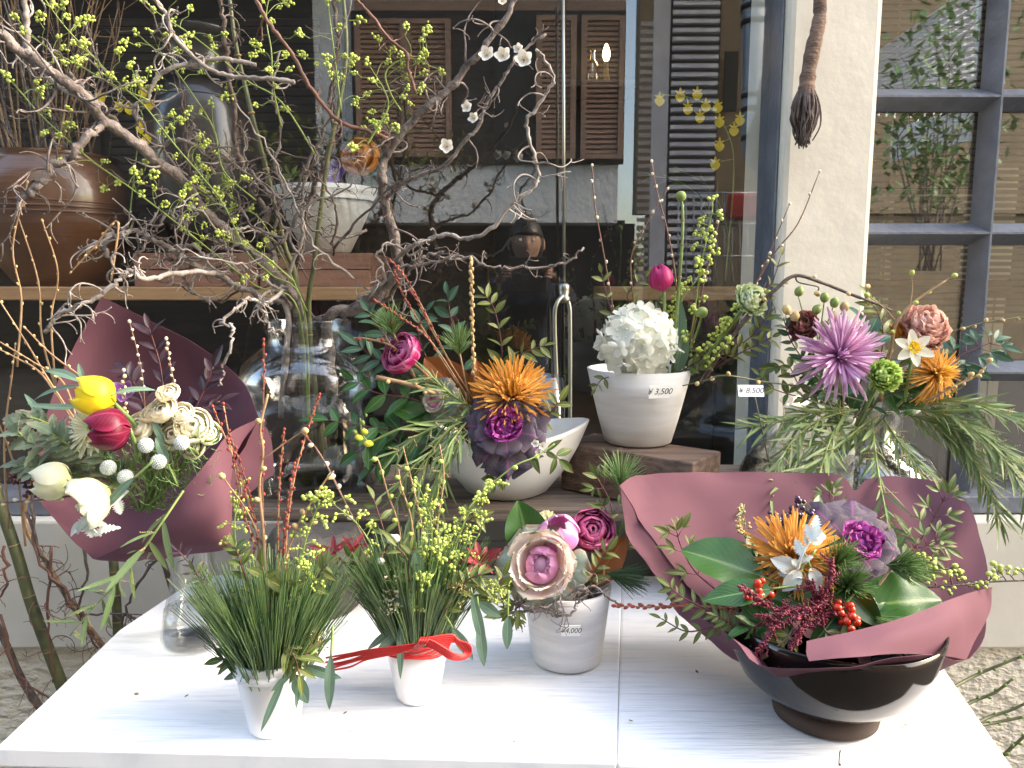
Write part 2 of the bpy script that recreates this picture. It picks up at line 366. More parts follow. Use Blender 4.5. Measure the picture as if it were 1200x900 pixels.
# paper, table
m, n, b, o = newmat('maroon_wrapping_paper'); b.inputs['Roughness'].default_value = .75; b.inputs['Specular IOR Level'].default_value = .12
c = ramp(n, tex(n, 3, 3), [(.3, (.135, .060, .080)), (.7, (.120, .052, .070))]); n.links.new(c, b.inputs['Base Color'])
bump(n, b, tex(n, 9, 2), .25, .01); M['paper'] = m
m, n, b, o = newmat('white_painted_board'); b.inputs['Roughness'].default_value = .5
t = tex(n, 5, 6, stretch=(2.0, 22, 1)); c = ramp(n, t, [(.30, (.70, .73, .79)), (.48, (.87, .88, .90))]); n.links.new(c, b.inputs['Base Color'])
bump(n, b, tex(n, 7, 5, stretch=(2, 30, 1)), .55, .003); M['table'] = m
m, n, b, o = newmat('rough_cast_render'); b.inputs['Roughness'].default_value = .9
c = ramp(n, tex(n, 6, 4), [(.3, (.76, .69, .565)), (.7, (.68, .615, .50))]); n.links.new(c, b.inputs['Base Color'])
bump(n, b, tex(n, 48, 3, stretch=(.7, 1, 1.2)), 1, .014); M['render'] = m
# ================================================================ the setting
def struct(mb, name, mat, **k):
    o = mb.build(name, mat, smooth=False, **k); o['kind'] = 'structure'; return o
TZ = -.5; GZ = H - 1.10
struct(MB().add([(-40, -40, 0), (40, -40, 0), (40, 40, 0), (-40, 40, 0)], [(0, 1, 2, 3)]), 'ground', surf('asphalt', (.055, .054, .052), (.04, .039, .037), 6, .85, .5, .004, 60))
# ---- shop wall: cream band, rough base, pillar
wz = P(600, 597, 1.56).z           # underside of the window sill
wb = P(600, 746, 1.56).z           # foot of the cream band
xl = P(905, 300, 1.56).x; xr = P(1019, 300, 1.52).x
WT = 2.55
wall = thing('shop_wall', 'cream plastered shop wall with rough cast base behind the table', 'wall', (0, 1.56, 0))
MB().box((-3.2, 1.52, 0), (6.4, 1.70, wb)).build('rough_base', M['render'], wall, smooth=False)
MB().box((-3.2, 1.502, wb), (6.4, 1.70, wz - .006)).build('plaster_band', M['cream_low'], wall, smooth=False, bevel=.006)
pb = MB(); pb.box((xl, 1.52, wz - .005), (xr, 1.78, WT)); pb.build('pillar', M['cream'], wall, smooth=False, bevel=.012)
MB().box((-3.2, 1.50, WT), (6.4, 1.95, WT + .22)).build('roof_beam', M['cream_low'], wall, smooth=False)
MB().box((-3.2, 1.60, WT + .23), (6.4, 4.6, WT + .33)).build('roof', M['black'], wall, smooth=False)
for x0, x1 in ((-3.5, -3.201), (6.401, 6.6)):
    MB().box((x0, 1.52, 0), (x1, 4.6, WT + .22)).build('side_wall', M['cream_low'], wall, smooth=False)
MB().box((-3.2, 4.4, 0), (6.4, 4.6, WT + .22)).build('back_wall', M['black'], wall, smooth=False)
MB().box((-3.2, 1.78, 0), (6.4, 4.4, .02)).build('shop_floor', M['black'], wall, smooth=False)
# ---- left glass window in its blue frame
win = thing('shop_window', 'wide frameless shop window with blue grey frame left of the cream pillar', 'window', (-1, 1.6, wz))
x9 = P(896, 300, 1.59).x; xs = P(660, 300, 1.6).x
for a, b_ in ((-3.0, xs - .002), (xs + .002, x9 - .002)):
    MB().box((a, GY, wz + .03), (b_, GY + .006, WT - .02)).build('glass_pane', M['glass'], win, smooth=False)
MB().box((x9, 1.545, wz - .003), (xl - .001, 1.66, WT)).build('frame_post', M['blue'], win, smooth=False, bevel=.004)
MB().box((-3.1, 1.53, wz - .004), (x9 - .001, 1.66, wz + .03)).build('sill', M['blue'], win, smooth=False, bevel=.004)
MB().box((-3.1, 1.56, WT - .02), (x9 - .001, 1.66, WT)).build('head_rail', M['blue'], win, smooth=False)
# ---- right window with glazing bars
w2 = thing('barred_window', 'blue grey glazed window with square panes right of the cream pillar', 'window', (1.1, 1.6, wz))
X0 = xr + .001; X1 = 2.6; ys = [112, 273, 437]; zs = [P(1100, y, 1.56).z for y in ys]
xm = [P(1160, 300, 1.56).x, P(1160, 300, 1.56).x + .33, P(1160, 300, 1.56).x + .66, P(1160, 300, 1.56).x + .99]
MB().box((X0, GY + .006, wz + .03), (X1, GY + .011, WT - .05)).build('glass_pane', M['glass2'], w2, smooth=False)
def bar(a, b_, hz, name):               # a glazing bar of triangular section
    mb = MB(); d = .038; h = .022
    if hz:
        x0, x1, z = a[0], b_[0], a[2]
        mb.add([(x0, GY, z - h), (x0, GY, z + h), (x0, GY - d, z + .002), (x0, GY - d, z - .002), (x1, GY, z - h), (x1, GY, z + h), (x1, GY - d, z + .002), (x1, GY - d, z - .002)],
               [(0, 3, 2, 1), (4, 5, 6, 7), (1, 2, 6, 5), (2, 3, 7, 6), (3, 0, 4, 7), (0, 1, 5, 4)])
    else:
        z0, z1, x = a[2], b_[2], a[0]
        mb.add([(x - h, GY, z0), (x + h, GY, z0), (x + .002, GY - d - .001, z0), (x - .002, GY - d - .001, z0), (x - h, GY, z1), (x + h, GY, z1), (x + .002, GY - d - .001, z1), (x - .002, GY - d - .001, z1)],
               [(0, 3, 2, 1), (4, 5, 6, 7), (1, 2, 6, 5), (2, 3, 7, 6), (3, 0, 4, 7), (0, 1, 5, 4)])
    return mb.build(name, M['blue'], w2, smooth=False)
for z in zs + [zs[0] + (zs[0] - zs[1])]: bar((X0, 0, z), (X1, 0, z), True, 'crossbar')
for x in xm: bar((x, 0, wz + .02), (x, 0, WT - .02), False, 'mullion')
MB().box((X0, 1.54, wz - .003), (X1, 1.66, wz + .035)).build('sill', M['blue'], w2, smooth=False, bevel=.004)
MB().box((X0, 1.57, wz + .036), (X0 + .012, 1.62, WT)).build('frame_post', M['blue'], w2, smooth=False)
# ---- bamboo blind behind the right window
bl = thing('bamboo_blind', 'brown bamboo blind of thin slats behind the right window', 'blind', (1.2, 1.72, 1.6))
mbam = surf('bamboo_slat', (.115, .085, .05), (.075, .055, .033), 6, .6, .3, .001, stretch=(1, 1, 30), var=.12)
sm = MB(); sm.box((-.001, -.003, 0), (1.35, .003, .0085)); smo = sm.build('slat', mbam, None, (0, 0, 0), smooth=False); sme = smo.data; bpy.data.objects.remove(smo)
zt = P(1100, 385, 1.66).z; k = 0; z = WT - .1
while z > zt:
    put(sme, 'slat', bl, Matrix.Translation((X0 + .02, 1.665, z))); z -= .0138
for fx in (.1, .55, .95, 1.25): MB().box((X0 + fx, 1.670, zt), (X0 + fx + .003, 1.673, WT - .1)).build('blind_cord', M['bark_tan'], bl, smooth=False)
# ---- interior shelves and back wall
mdw = M['darkwood']
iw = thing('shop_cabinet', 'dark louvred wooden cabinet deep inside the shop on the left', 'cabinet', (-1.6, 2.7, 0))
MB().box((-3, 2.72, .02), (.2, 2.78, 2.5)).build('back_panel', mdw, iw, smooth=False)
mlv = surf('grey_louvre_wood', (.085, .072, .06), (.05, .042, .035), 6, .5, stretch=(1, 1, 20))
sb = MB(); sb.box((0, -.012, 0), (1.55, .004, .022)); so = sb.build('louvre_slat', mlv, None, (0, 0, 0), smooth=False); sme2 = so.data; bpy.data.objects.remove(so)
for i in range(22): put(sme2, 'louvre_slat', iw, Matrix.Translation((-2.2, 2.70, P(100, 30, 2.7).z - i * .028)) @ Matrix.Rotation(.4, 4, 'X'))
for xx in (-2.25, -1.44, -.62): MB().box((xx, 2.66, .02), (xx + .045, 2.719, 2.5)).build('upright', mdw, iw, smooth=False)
SY = 1.74
for lab, a, b_ in (('long pale wooden shelf board inside the left shop window', -300, 433), ('pale wooden shelf board inside the window behind the white hydrangea', 715, 893), ('pale wooden shelf board crossing behind the right barred window', 1022, 1186)):
    p0 = P(a, 336, SY); p1 = P(b_, 352, SY)
    if a > 1000: p0 = P(a, 328, SY); p1 = P(b_, 346, SY)
    t_ = thing('shelf', lab, 'shelf', ((p0.x + p1.x) / 2, SY + .15, p1.z))
    MB().box((p0.x, SY, p1.z), (p1.x, SY + .36, p0.z)).build('board', M['pine'], t_, smooth=False, bevel=.003)
    for fx in (.12, .88):
        xx = p0.x + (p1.x - p0.x) * fx; MB().box((xx - .015, SY + .15, .02), (xx + .015, SY + .18, p1.z - .001)).build('bracket', M['black'], t_, smooth=False)
SZ = P(100, 336, SY).z
# wooden crate pieces on the shelf
def crate(lab, x0, y0, x1, y1, Y, d, m='redwood'):
    a = P(x0, y1, Y); c_ = P(x1, y0, Y)
    t_ = thing('wooden_crate', lab, 'crate', ((a.x + c_.x) / 2, Y + d / 2, SZ))
    h = (c_.z - SZ - .002)
    n_ = max(2, int(h / .022)); 
    for i in range(2):
        z0 = SZ + .001 + i * h / 2
        MB().box((a.x, Y, z0), (c_.x, Y + .012, z0 + h / 2 - .002)).build('board', M[m], t_, smooth=False, bevel=.001)
        MB().box((a.x, Y + d - .012, z0), (c_.x, Y + d, z0 + h / 2 - .002)).build('board', M[m], t_, smooth=False, bevel=.001)
    for x in (a.x, c_.x - .012): MB().box((x, Y + .0125, SZ + .001), (x + .012, Y + d - .0125, SZ + h)).build('end_board', M[m], t_, smooth=False, bevel=.001)
    MB().box((a.x + .0125, Y + .0125, SZ + h - .014), (c_.x - .0125, Y + d - .0125, SZ + h - .002)).build('lid', M[m], t_, smooth=False)
    return c_.z
cz = crate('low reddish wooden crate under the white pot inside the window', 305, 295, 433, 336, 1.755, .28)
crate('low reddish wooden crate under the dark vase inside the window', 158, 295, 300, 336, 1.755, .3)
# ---- brown jar, bronze vase and white pot inside
def lathe_thing(name, lab, cat, c, prof, mat, n=48, part='body', group=None):
    t_ = thing(name, lab, cat, c, group)
    MB().lathe(prof, c, n).build(part, mat, t_); return t_
jc = P(72, 300, 1.90); jc.z = SZ
jr = pxm(82, 1.90); jh = P(72, 188, 1.90).z - SZ
bj = lathe_thing('brown_jar', 'large brown glazed jar holding bare twigs inside the left window', 'jar', jc,
    [(jr * .55, .0), (jr * .72, jh * .15), (jr * .93, jh * .45), (jr, jh * .68), (jr * .95, jh * .86), (jr * .8, jh * .96), (jr * .78, jh), (jr * .82, jh * 1.02), (jr * .74, jh * 1.01), (jr * .72, jh * .9), (jr * .85, jh * .7), (.01, jh * .2)], M['brownpot'])
for zz in (.56, .60, .64): MB().lathe([(jr * .985, jh * zz - .003), (jr * 1.0, jh * zz), (jr * .985, jh * zz + .003)], jc, 48).build('ridge', M['brownpot'], bj)
tw = thing('twig_bundle', 'bundle of thin bare twigs standing in the brown glazed jar', 'twigs', jc + V(0, 0, jh * .6))
for i in range(46):
    a = jc + V(U(-.5, .5) * jr, U(-.5, .5) * jr, jh * .7); e = a + V(U(-.22, .2), U(-.1, .1), U(.35, .75))
    mb = MB(); pts = catmull([a, a.lerp(e, .5) + randv() * .02, e], 5); mb.tube(pts, .0028, .0012, 5)
    for k in range(5):
        q, d = along(pts, U(.3, 1)); mb.tube([q, q + (d + randv() * .8).normalized() * U(.03, .1)], .0014, .0008, 4)
    mb.build('twig', M[rnd.choice(['bark_tan', 'bark_dark', 'bark', 'bark_tan'])], tw)
vc = P(245, 290, 1.88); vc.z = cz + .002 - 0; 
vr = pxm(56, 1.88); vz = lambda y: P(245, y, 1.88).z - vc.z
bv = lathe_thing('bronze_vase', 'tall dark glazed vase with wide shoulders inside the window', 'vase', vc,
    [(vr * .6, 0), (vr * .7, .01), (vr * .95, vz(225)), (vr * 1.04, vz(180)), (vr * 1.0, vz(135)), (vr * .8, vz(108)), (vr * .62, vz(95)), (vr * .60, vz(60)), (vr * .72, vz(48)), (vr * .82, vz(42)), (vr * .8, vz(39)), (vr * .5, vz(50)), (vr * .5, vz(90))], M['bronze'])
for zz in (vz(120), vz(95)): MB().lathe([(vr * .84, zz - .003), (vr * .66 + .03, zz), (vr * .62, zz + .004)], vc, 48).build('collar_ring', M['bronze'], bv)
def bowlpot(name, lab, c, rb, rt, h, mat, th=.004, n=48, rimr=0):
    t_ = thing(name, lab, 'pot', c)
    pr = [(rb * .9, 0), (rb, .003), (rb + (rt - rb) * .35, h * .33), (rb + (rt - rb) * .68, h * .66), (rt, h - rimr), (rt + (.0015 if rimr else 0), h - rimr * .5), (rt, h), (rt - th, h), (rt - th, h * .9), (rb * .9, h * .35), (.001, h * .3)]
    MB().lathe(pr, c, n).build('body', mat, t_)
    MB().lathe([(.001, h * .80), (rt - th - .002, h * .80), (rt - th - .0025, h * .78), (.001, h * .78)], c, 24).build('potting_moss', M['stone'], t_)
    return t_
wc = P(384, 296, 1.85); wc.z = cz + .001
ip = bowlpot('white_pot', 'white flared pot of flowers on a crate inside the shop window', wc, .055, pxm(58, 1.85), P(384, 222, 1.85).z - cz, M['ceramic'])
# ---- lit bulb lamp and bottle on a little shelf deep in the shop
lq = P(700, 101, 2.3)
t_ = thing('wall_shelf', 'narrow dark shelf carrying a bottle and a small lit lamp', 'shelf', lq)
MB().box((lq.x - .1, 2.22, lq.z - .02), (lq.x + .1, 2.38, lq.z - .002)).build('board', M['darkwood'], t_, smooth=False)
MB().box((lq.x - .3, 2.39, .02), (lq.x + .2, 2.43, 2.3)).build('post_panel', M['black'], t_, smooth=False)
bc = P(694, 101, 2.28); bc.z = lq.z
t_ = thing('glass_bottle', 'small clear glass bottle beside the lit lamp in the shop', 'bottle', bc)
MB().lathe([(.017, 0), (.019, .004), (.019, .05), (.008, .068), (.007, .088), (.0085, .09), (.0085, .095), (.006, .095)], bc, 20).build('body', glassmat('bottle_glass', (.85, .75, .55), .2, .05, .4), t_)
lc = P(710, 101, 2.28); lc.z = lq.z
t_ = thing('small_lamp', 'small lit lamp with a flame shaped bulb inside the shop', 'lamp', lc)
MB().lathe([(.012, 0), (.012, .01), (.008, .03), (.006, .06), (.008, .062)], lc, 16).build('base', M['bud_tan'], t_)
em = bpy.data.materials.new('lit_bulb'); em.use_nodes = True; e_ = em.node_tree.nodes['Principled BSDF']
e_.inputs['Emission Color'].default_value = (1, .72, .38, 1); e_.inputs['Emission Strength'].default_value = 4
MB().lathe([(.004, .062), (.011, .078), (.009, .095), (.004, .108), (.001, .112)], lc, 16).build('bulb', em, t_)
# ---- metal hanging rod with forked handle, standing in front of the glass
t_ = thing('metal_stand', 'slim nickel rod with collar and forked tube foot before the window', 'stand', P(660, 560, 1.5))
RY = 1.5
MB().tube([P(661, 330, RY), P(660, -40, RY)], .0032, n=10).build('rod', M['steel'], t_)
cc = P(661, 345, RY)
MB().lathe([(.009, -.005), (.012, 0), (.012, .006), (.009, .009), (.011, .022), (.011, .03), (.006, .034)], cc - V(0, 0, .012), 20).build('collar', M['steel'], t_)
MB().tube(catmull([P(662, 346, RY), P(667, 358, RY), P(668, 380, RY), P(668, 480, RY), P(667, 600, RY)], 5), .0042, n=10).build('tube', M['steel'], t_)
MB().tube(catmull([P(660, 346, RY - .01), P(652, 357, RY - .02), P(650, 380, RY - .02), P(653, 470, RY - .02), P(656, 600, RY - .02)], 5), .0042, n=10).build('tube', M['steel'], t_)
# ---- glass tumbler behind the oval bowl
gc = P(640, 492, 1.42); gc.z = P(640, 597, 1.36).z
t_ = thing('glass_cylinder', 'clear glass cylinder vase standing behind the white oval bowl', 'vase', gc)
gh = P(640, 440, 1.42).z - gc.z
MB().lathe([(.001, 0), (.038, 0), (.038, gh), (.035, gh), (.035, .006), (.001, .006)], gc, 32).build('body', M['jar'], t_)

# ================================================================ across the street (seen mirrored in the glass)
def rbox(px0, py0, px1, py1, Yv, d, m, name, root, smooth=False, **k):
    a = PR(px0, py1, Yv); c_ = PR(px1, py0, Yv)
    return MB().box((min(a.x, c_.x), a.y - d, a.z), (max(a.x, c_.x), a.y, c_.z)).build(name, m, root, smooth=smooth, **k)
mst = surf('grey_stucco', (.80, .81, .80), (.70, .71, .70), 3, .9, 1, .035, 13)
mlou = surf('brown_shutter', (.36, .22, .15), (.25, .15, .10), 5, .5, stretch=(1, 1, 12), var=.06)
OV = 8.6
ob = thing('opposite_house', 'grey stucco house front reflected in the shop window', 'building', PR(560, 600, OV))
rbox(336, -900, 744, 261, OV, .4, mst, 'upper_wall', ob)
rbox(-1500, -900, 335.5, 261, OV - .02, .4, M['black'], 'timber_wall', ob)
rbox(-500, 262, 744, 900, OV + 1.3, .3, M['black'], 'carport_back', ob)
MB().box((PR(-500, 0, OV).x, PR(0, 0, OV).y - 1.2, PR(0, 261, OV).z), (PR(744, 0, OV).x, PR(0, 0, OV).y - .41, PR(0, 261, OV).z + .06)).build('soffit', M['black'], ob, smooth=False)
eave = PR(700, -500, OV)
MB().box((PR(-600, 0, OV).x, eave.y + .02, PR(0, -75, OV).z), (PR(1140, 0, OV).x, eave.y + .95, PR(0, -82, OV).z)).build('eave', M['darkwood'], ob, smooth=False)  # unseen eave, run past the house end to set its shadow edge
wd = rbox(415, 12, 734, 192, OV - .06, .05, M['black'], 'window', ob)
def shutter(x0, x1, y0, y1, root):
    a = PR(x0, y1, OV - .16); c_ = PR(x1, y0, OV - .16); nm = 26; dz = (c_.z - a.z - .1) / nm
    fr = MB(); Yp = a.y
    fr.box((a.x, Yp - .03, a.z), (a.x + .06, Yp + .02, c_.z)); fr.box((c_.x - .06, Yp - .03, a.z), (c_.x, Yp + .02, c_.z))
    fr.box((a.x + .061, Yp - .03, a.z), (c_.x - .061, Yp + .02, a.z + .05)); fr.box((a.x + .061, Yp - .03, c_.z - .05), (c_.x - .061, Yp + .02, c_.z))
    fo = fr.build('shutter_frame', mlou, root, smooth=False)
    sm_ = MB(); sm_.box((0, -.006, 0), (c_.x - a.x - .122, .006, dz * .85)); q = sm_.build('x', mlou, None, (0, 0, 0), smooth=False); me_ = q.data; bpy.data.objects.remove(q)
    me_.name = 'louvre_slat'
    for i in range(nm): put(me_, 'louvre_slat', root, Matrix.Translation((a.x + .061, Yp, a.z + .055 + i * dz)) @ Matrix.Rotation(.45, 4, 'X'))
shutter(419, 475, 22, 184, ob); shutter(478, 528, 22, 184, ob); shutter(628, 676, 18, 186, ob); shutter(680, 733, 18, 186, ob)
rbox(415, 0, 734, 12, OV - .05, .1, mlou, 'shutter_track', ob)
mlg = surf('blue_grey_louvre', (.46, .47, .53), (.38, .39, .45), 5, .5, var=.08)
# grey louvred tower further along, its post and gutter pipe
lt = thing('louvred_tower', 'grey slatted tower beside the stucco house reflected in the glass', 'building', PR(820, 600, 9.2))
a = PR(781, 330, 9.2); c_ = PR(868, -700, 9.2); q = MB(); q.box((0, -.02, 0), (c_.x - a.x, .02, .05)); qo = q.build('x', mlg, None, (0, 0, 0), smooth=False); me_ = qo.data; me_.name = 'louvre_slat'; bpy.data.objects.remove(qo)
i = 0
while a.z + i * .098 < c_.z and i < 95: put(me_, 'louvre_slat', lt, Matrix.Translation((a.x, a.y, a.z + i * .098)) @ Matrix.Rotation(.3, 4, 'X')); i += 1
rbox(778, -700, 784, 330, 9.1, .06, mlg, 'corner_post', lt); rbox(770, -700, 870, 340, 9.6, .1, M['black'], 'dark_core', lt)
for i in range(34):
    z = a.z + i * .098
    MB().box((PR(750, 0, 10.3).x, PR(0, 0, 10.2).y, z), (PR(778, 0, 10.2).x, PR(0, 0, 10.2).y + .02, z + .05)).build('side_slat', mlg, lt, smooth=False)
mst2 = surf('tan_render', (.20, .155, .10), (.16, .12, .08), 4, .9)
ow = thing('tan_house', 'tan rendered house wall behind the gutter pipe reflected in the glass', 'building', PR(860, 600, 9))
rbox(745, -900, 1700, 250, 10.5, .3, mst2, 'wall', ow); rbox(745, 251, 1700, 900, 10.6, .3, mst2, 'lower_wall', ow)
rbox(848, 60, 866, 130, 10.35, .05, M['black'], 'window', ow)
gp = thing('gutter_pipe', 'fat grey metal downpipe with banded joints reflected beside the frame', 'pipe', PR(886, 200, 6.0))
mpp = surf('grey_pipe', (.42, .44, .50), (.36, .38, .43), 4, .35, metal=.2)
MB().tube(catmull([PR(885, -150, 6), PR(885, 60, 6), PR(884, 150, 6), PR(886, 175, 6), PR(900, 196, 6), PR(915, 208, 6)], 6), pxm(14, 6), n=20).build('tube', mpp, gp)
for y in (12, 30, 116, 132, 165):
    q = PR(885, y, 6); MB().tube([q, q + V(0, 0, .035)], pxm(15.5, 6), n=20).build('joint_band', M['ink'], gp)
rk = thing('wire_rack', 'pale wire rack of thin bars reflected below the gutter pipe', 'rack', PR(845, 330, 5.2))
for i in range(12): MB().tube([PR(795 + i * 9, 228, 5.2), PR(795 + i * 9, 345, 5.2)], .006, n=6).build('upright_wire', mpp, rk)
for y in (226, 262, 300, 345): MB().tube([PR(793, y, 5.19), PR(896, y, 5.19)], .007, n=6).build('cross_wire', mpp, rk)
rb_ = thing('red_banner', 'red cloth bag hung on the wire rack reflected in the glass', 'bag', PR(873, 240, 5.1))
mred = surf('red_cloth', (.55, .04, .03), (.42, .03, .025), 6, .7, .4)
a = PR(855, 257, 5.1); c_ = PR(893, 226, 5.1); MB().box((a.x, a.y - .08, a.z), (c_.x, a.y, c_.z)).build('cloth', mred, rb_, smooth=False, bevel=.02)
# white railing, shrub: reflected in the right window
ra = thing('white_screen', 'white louvred balcony screen reflected in the right window', 'screen', PR(1110, 60, 6.5))
mwh = surf('white_rail_paint', (.88, .88, .90), (.84, .84, .87), 4, .4)
def rp(px, py, Yv): return PR(px, py, Yv)
MB().tube([rp(1152, -60, 6), rp(1148, 160, 6)], .035, n=4).build('end_post', mwh, ra, smooth=False)
MB().tube([rp(1030, 62, 8.6), rp(1150, -20, 6)], .03, n=4).build('top_rail', mwh, ra, smooth=False)
for i in range(14):
    t1 = i / 13; Yv = 8.6 - 2.6 * t1; xx = 1030 + 120 * t1
    MB().tube([rp(xx, 62 - 82 * t1, Yv), rp(xx, 135 + 20 * t1, Yv)], .012, n=4).build('baluster', mwh, ra, smooth=False)
for j in range(18):
    t1 = j / 18
    MB().tube([rp(1030, 62 + 70 * t1, 8.6), rp(1148, -18 + 150 * t1, 6.05)], .022, n=4).build('screen_slat', mwh, ra, smooth=False)
for (x0, y0, x1, y1) in ((1048, 135, 1146, 195),):
    mb = MB(); A_ = [rp(1048, 150, 7.5), rp(1146, 122, 6.0), rp(1146, 162, 6.0), rp(1048, 188, 7.5)]
    mb.add(A_ + [p + V(0, -.06, 0) for p in A_], [(0, 1, 2, 3), (7, 6, 5, 4), (0, 4, 5, 1), (1, 5, 6, 2), (2, 6, 7, 3), (3, 7, 4, 0)]).build('base_panel', mwh, ra, smooth=False)

# ================================================================ table, plank, stones, block
fl = T(-6, 877, TZ); fr_ = T(1192, 905, TZ); bl_ = T(202, 692, TZ); br_ = T(1016, 690, TZ)
bl_ = V(bl_.x + .02, 1.262, bl_.z); br_ = V(br_.x + .05, 1.262, br_.z)
tb = thing('display_table', 'white painted display table with streaky brushed top carrying the pots', 'table', V((fl.x + fr_.x) / 2, 1.0, 0))
mid = T(724, 800, TZ)
def slab(c4, h, m, name):
    n_ = 6; mb = MB(); mb.add([Vector(p) for p in c4] + [Vector(p) - V(0, 0, h) for p in c4], [(0, 1, 2, 3), (7, 6, 5, 4), (0, 4, 5, 1), (1, 5, 6, 2), (2, 6, 7, 3), (3, 7, 4, 0)])
    return mb.build(name, m, tb, smooth=False, bevel=.003)
kx = mid.x
mf = fl.lerp(fr_, .62); mk = bl_.lerp(br_, .62)
left_mid = T(100, 775, TZ)
mb = MB(); L5 = [fl, mf, mk, bl_, T(140, 738, TZ), T(60, 815, TZ)]
mb.add(L5 + [p - V(0, 0, .022) for p in L5], [tuple(range(6)), tuple(range(11, 5, -1))] + [(i, i + 6, (i + 1) % 6 + 6, (i + 1) % 6) for i in range(6)])
mb.build('top_board', M['table'], tb, smooth=False, bevel=.002)
mf2, mk2 = mf + V(.0005, 0, -.0012), mk + V(.0005, 0, -.0012)
slab([mf2, fr_ - V(0, 0, .0012), br_ - V(0, 0, .0012), mk2], .0195, M['table'], 'top_board')
for p in (V(fl.x + .09, fl.y + .08, 0), V(fr_.x - .09, fr_.y + .08, 0), V(bl_.x + .06, 1.19, 0), V(br_.x - .06, 1.19, 0)):
    MB().box((p.x - .018, p.y - .018, 0), (p.x + .018, p.y + .018, H + TZ - .0235)).build('leg', M['whitepot'], tb, smooth=False)
# pencilled price on the table top
def text(body, loc, rot, size, parent, mat=None, name='lettering'):
    cu = bpy.data.curves.new(name, 'FONT'); cu.body = body; cu.size = size; cu.align_x = 'CENTER'; cu.align_y = 'CENTER'; cu.extrude = .00008; cu.shear = .25
    cu.materials.append(mat or M['ink']); o_ = bpy.data.objects.new(name, cu); S.collection.objects.link(o_); o_.parent = parent
    o_.matrix_basis = Matrix.Translation(-parent.location) @ Matrix.Translation(loc) @ rot
    bpy.context.view_layer.update(); me_ = bpy.data.meshes.new_from_object(o_.evaluated_get(bpy.context.evaluated_depsgraph_get())); mt_ = o_.matrix_basis.copy(); bpy.data.objects.remove(o_)
    n_ = bpy.data.objects.new(name, me_); S.collection.objects.link(n_); n_.parent = parent; n_.matrix_basis = mt_; return n_
pn = T(427, 856, TZ) + V(0, 0, .0004)
grey_ink = surf('faint_pencil', (.30, .30, .30), None, 3, .7)
text('¥ 16 00', pn, Matrix.Rotation(.12, 4, 'Z'), .013, tb, grey_ink)
PZ = P(600, 597, 1.165).z
pk = thing('wooden_plank', 'weathered grey wooden plank bench behind the pots below the window', 'plank', V(0, 1.3, PZ))
px0 = P(262, 597, 1.17).x; px1 = P(1120, 597, 1.2).x
MB().box((px0, 1.165, PZ - .020), (px1, 1.47, PZ)).build('board', M['greywood'], pk, smooth=False, bevel=.004)
MB().box((px0 + .12, 1.30, .0), (px0 + .15, 1.44, PZ - .0205)).build('leg', M['greywood'], pk, smooth=False)
MB().box((px1 - .15, 1.30, .0), (px1 - .12, 1.44, PZ - .0205)).build('leg', M['greywood'], pk, smooth=False)
mgp = surf('wall_shade_grey', (.13, .125, .11), (.10, .095, .085), 3, .7)  # dark panel put in for the shade on the lower wall behind
gb = thing('shade_panel', 'grey panel standing in for the shaded wall under the plank', 'board', V(0, 1.29, 0))
x0 = P(420, 640, 1.28).x; x1 = P(1080, 640, 1.28).x; zc = P(600, 633, 1.275).z
MB().box((x0, 1.275, 0.3), (x1, 1.292, zc - .0015)).build('lower_panel', mgp, gb, smooth=False, bevel=.002)
MB().box((x0, 1.271, zc), (x1, 1.292, PZ - .021)).build('upper_panel', mgp, gb, smooth=False, bevel=.002)
def stone(lab, c, r, h):
    mb = MB(); v, f = ballgeo(40, 24); out = []
    for a_ in v:
        q = Vector(a_); k = 1 + .09 * noise.noise(q * 1.6 + c * 9) + .02 * noise.noise(q * 9)
        z = max(-.62, min(.66, q.z)); out.append(c + V(q.x * r * k, q.y * r * k, (z + .62) / 1.28 * h))
    mb.add(out, f); o_ = mb.build('stone', M['stone'], None, c); tag(o_, lab, 'stone'); return o_
sc = P(372, 700, 1.14); sc.z = H + TZ + .001
stone('rounded dark grey stone holding up the plank behind the left pots', sc, .083, PZ - .021 - sc.z)
sc2 = V(.45, 1.18, H + TZ + .001); stone('dark grey stone under the plank hidden behind the maroon paper', sc2, .07, PZ - .021 - sc2.z)
# brown timber block
bz0 = PZ + .001; bh = .083
A = P(657, 579, 1.28); B = V(.275, 1.128, 0); d_ = (B - A); d_.z = 0; d_.normalize(); nn = V(-d_.y, d_.x, 0)
L_ = (V(B.x, B.y, 0) - V(A.x, A.y, 0)).length; wd_ = .105
cor = [V(A.x, A.y, bz0), V(B.x, B.y, bz0), V(B.x, B.y, bz0) + nn * wd_, V(A.x, A.y, bz0) + nn * wd_]
mb = MB(); mb.add(cor + [c + V(0, 0, bh) for c in cor], [(0, 3, 2, 1), (4, 5, 6, 7), (0, 1, 5, 4), (1, 2, 6, 5), (2, 3, 7, 6), (3, 0, 4, 7)])
o_ = mb.build('timber_block', M['block'], None, A, smooth=False, bevel=.003); tag(o_, 'dark brown timber block set askew under the hydrangea pot', 'block')
BZ = bz0 + bh
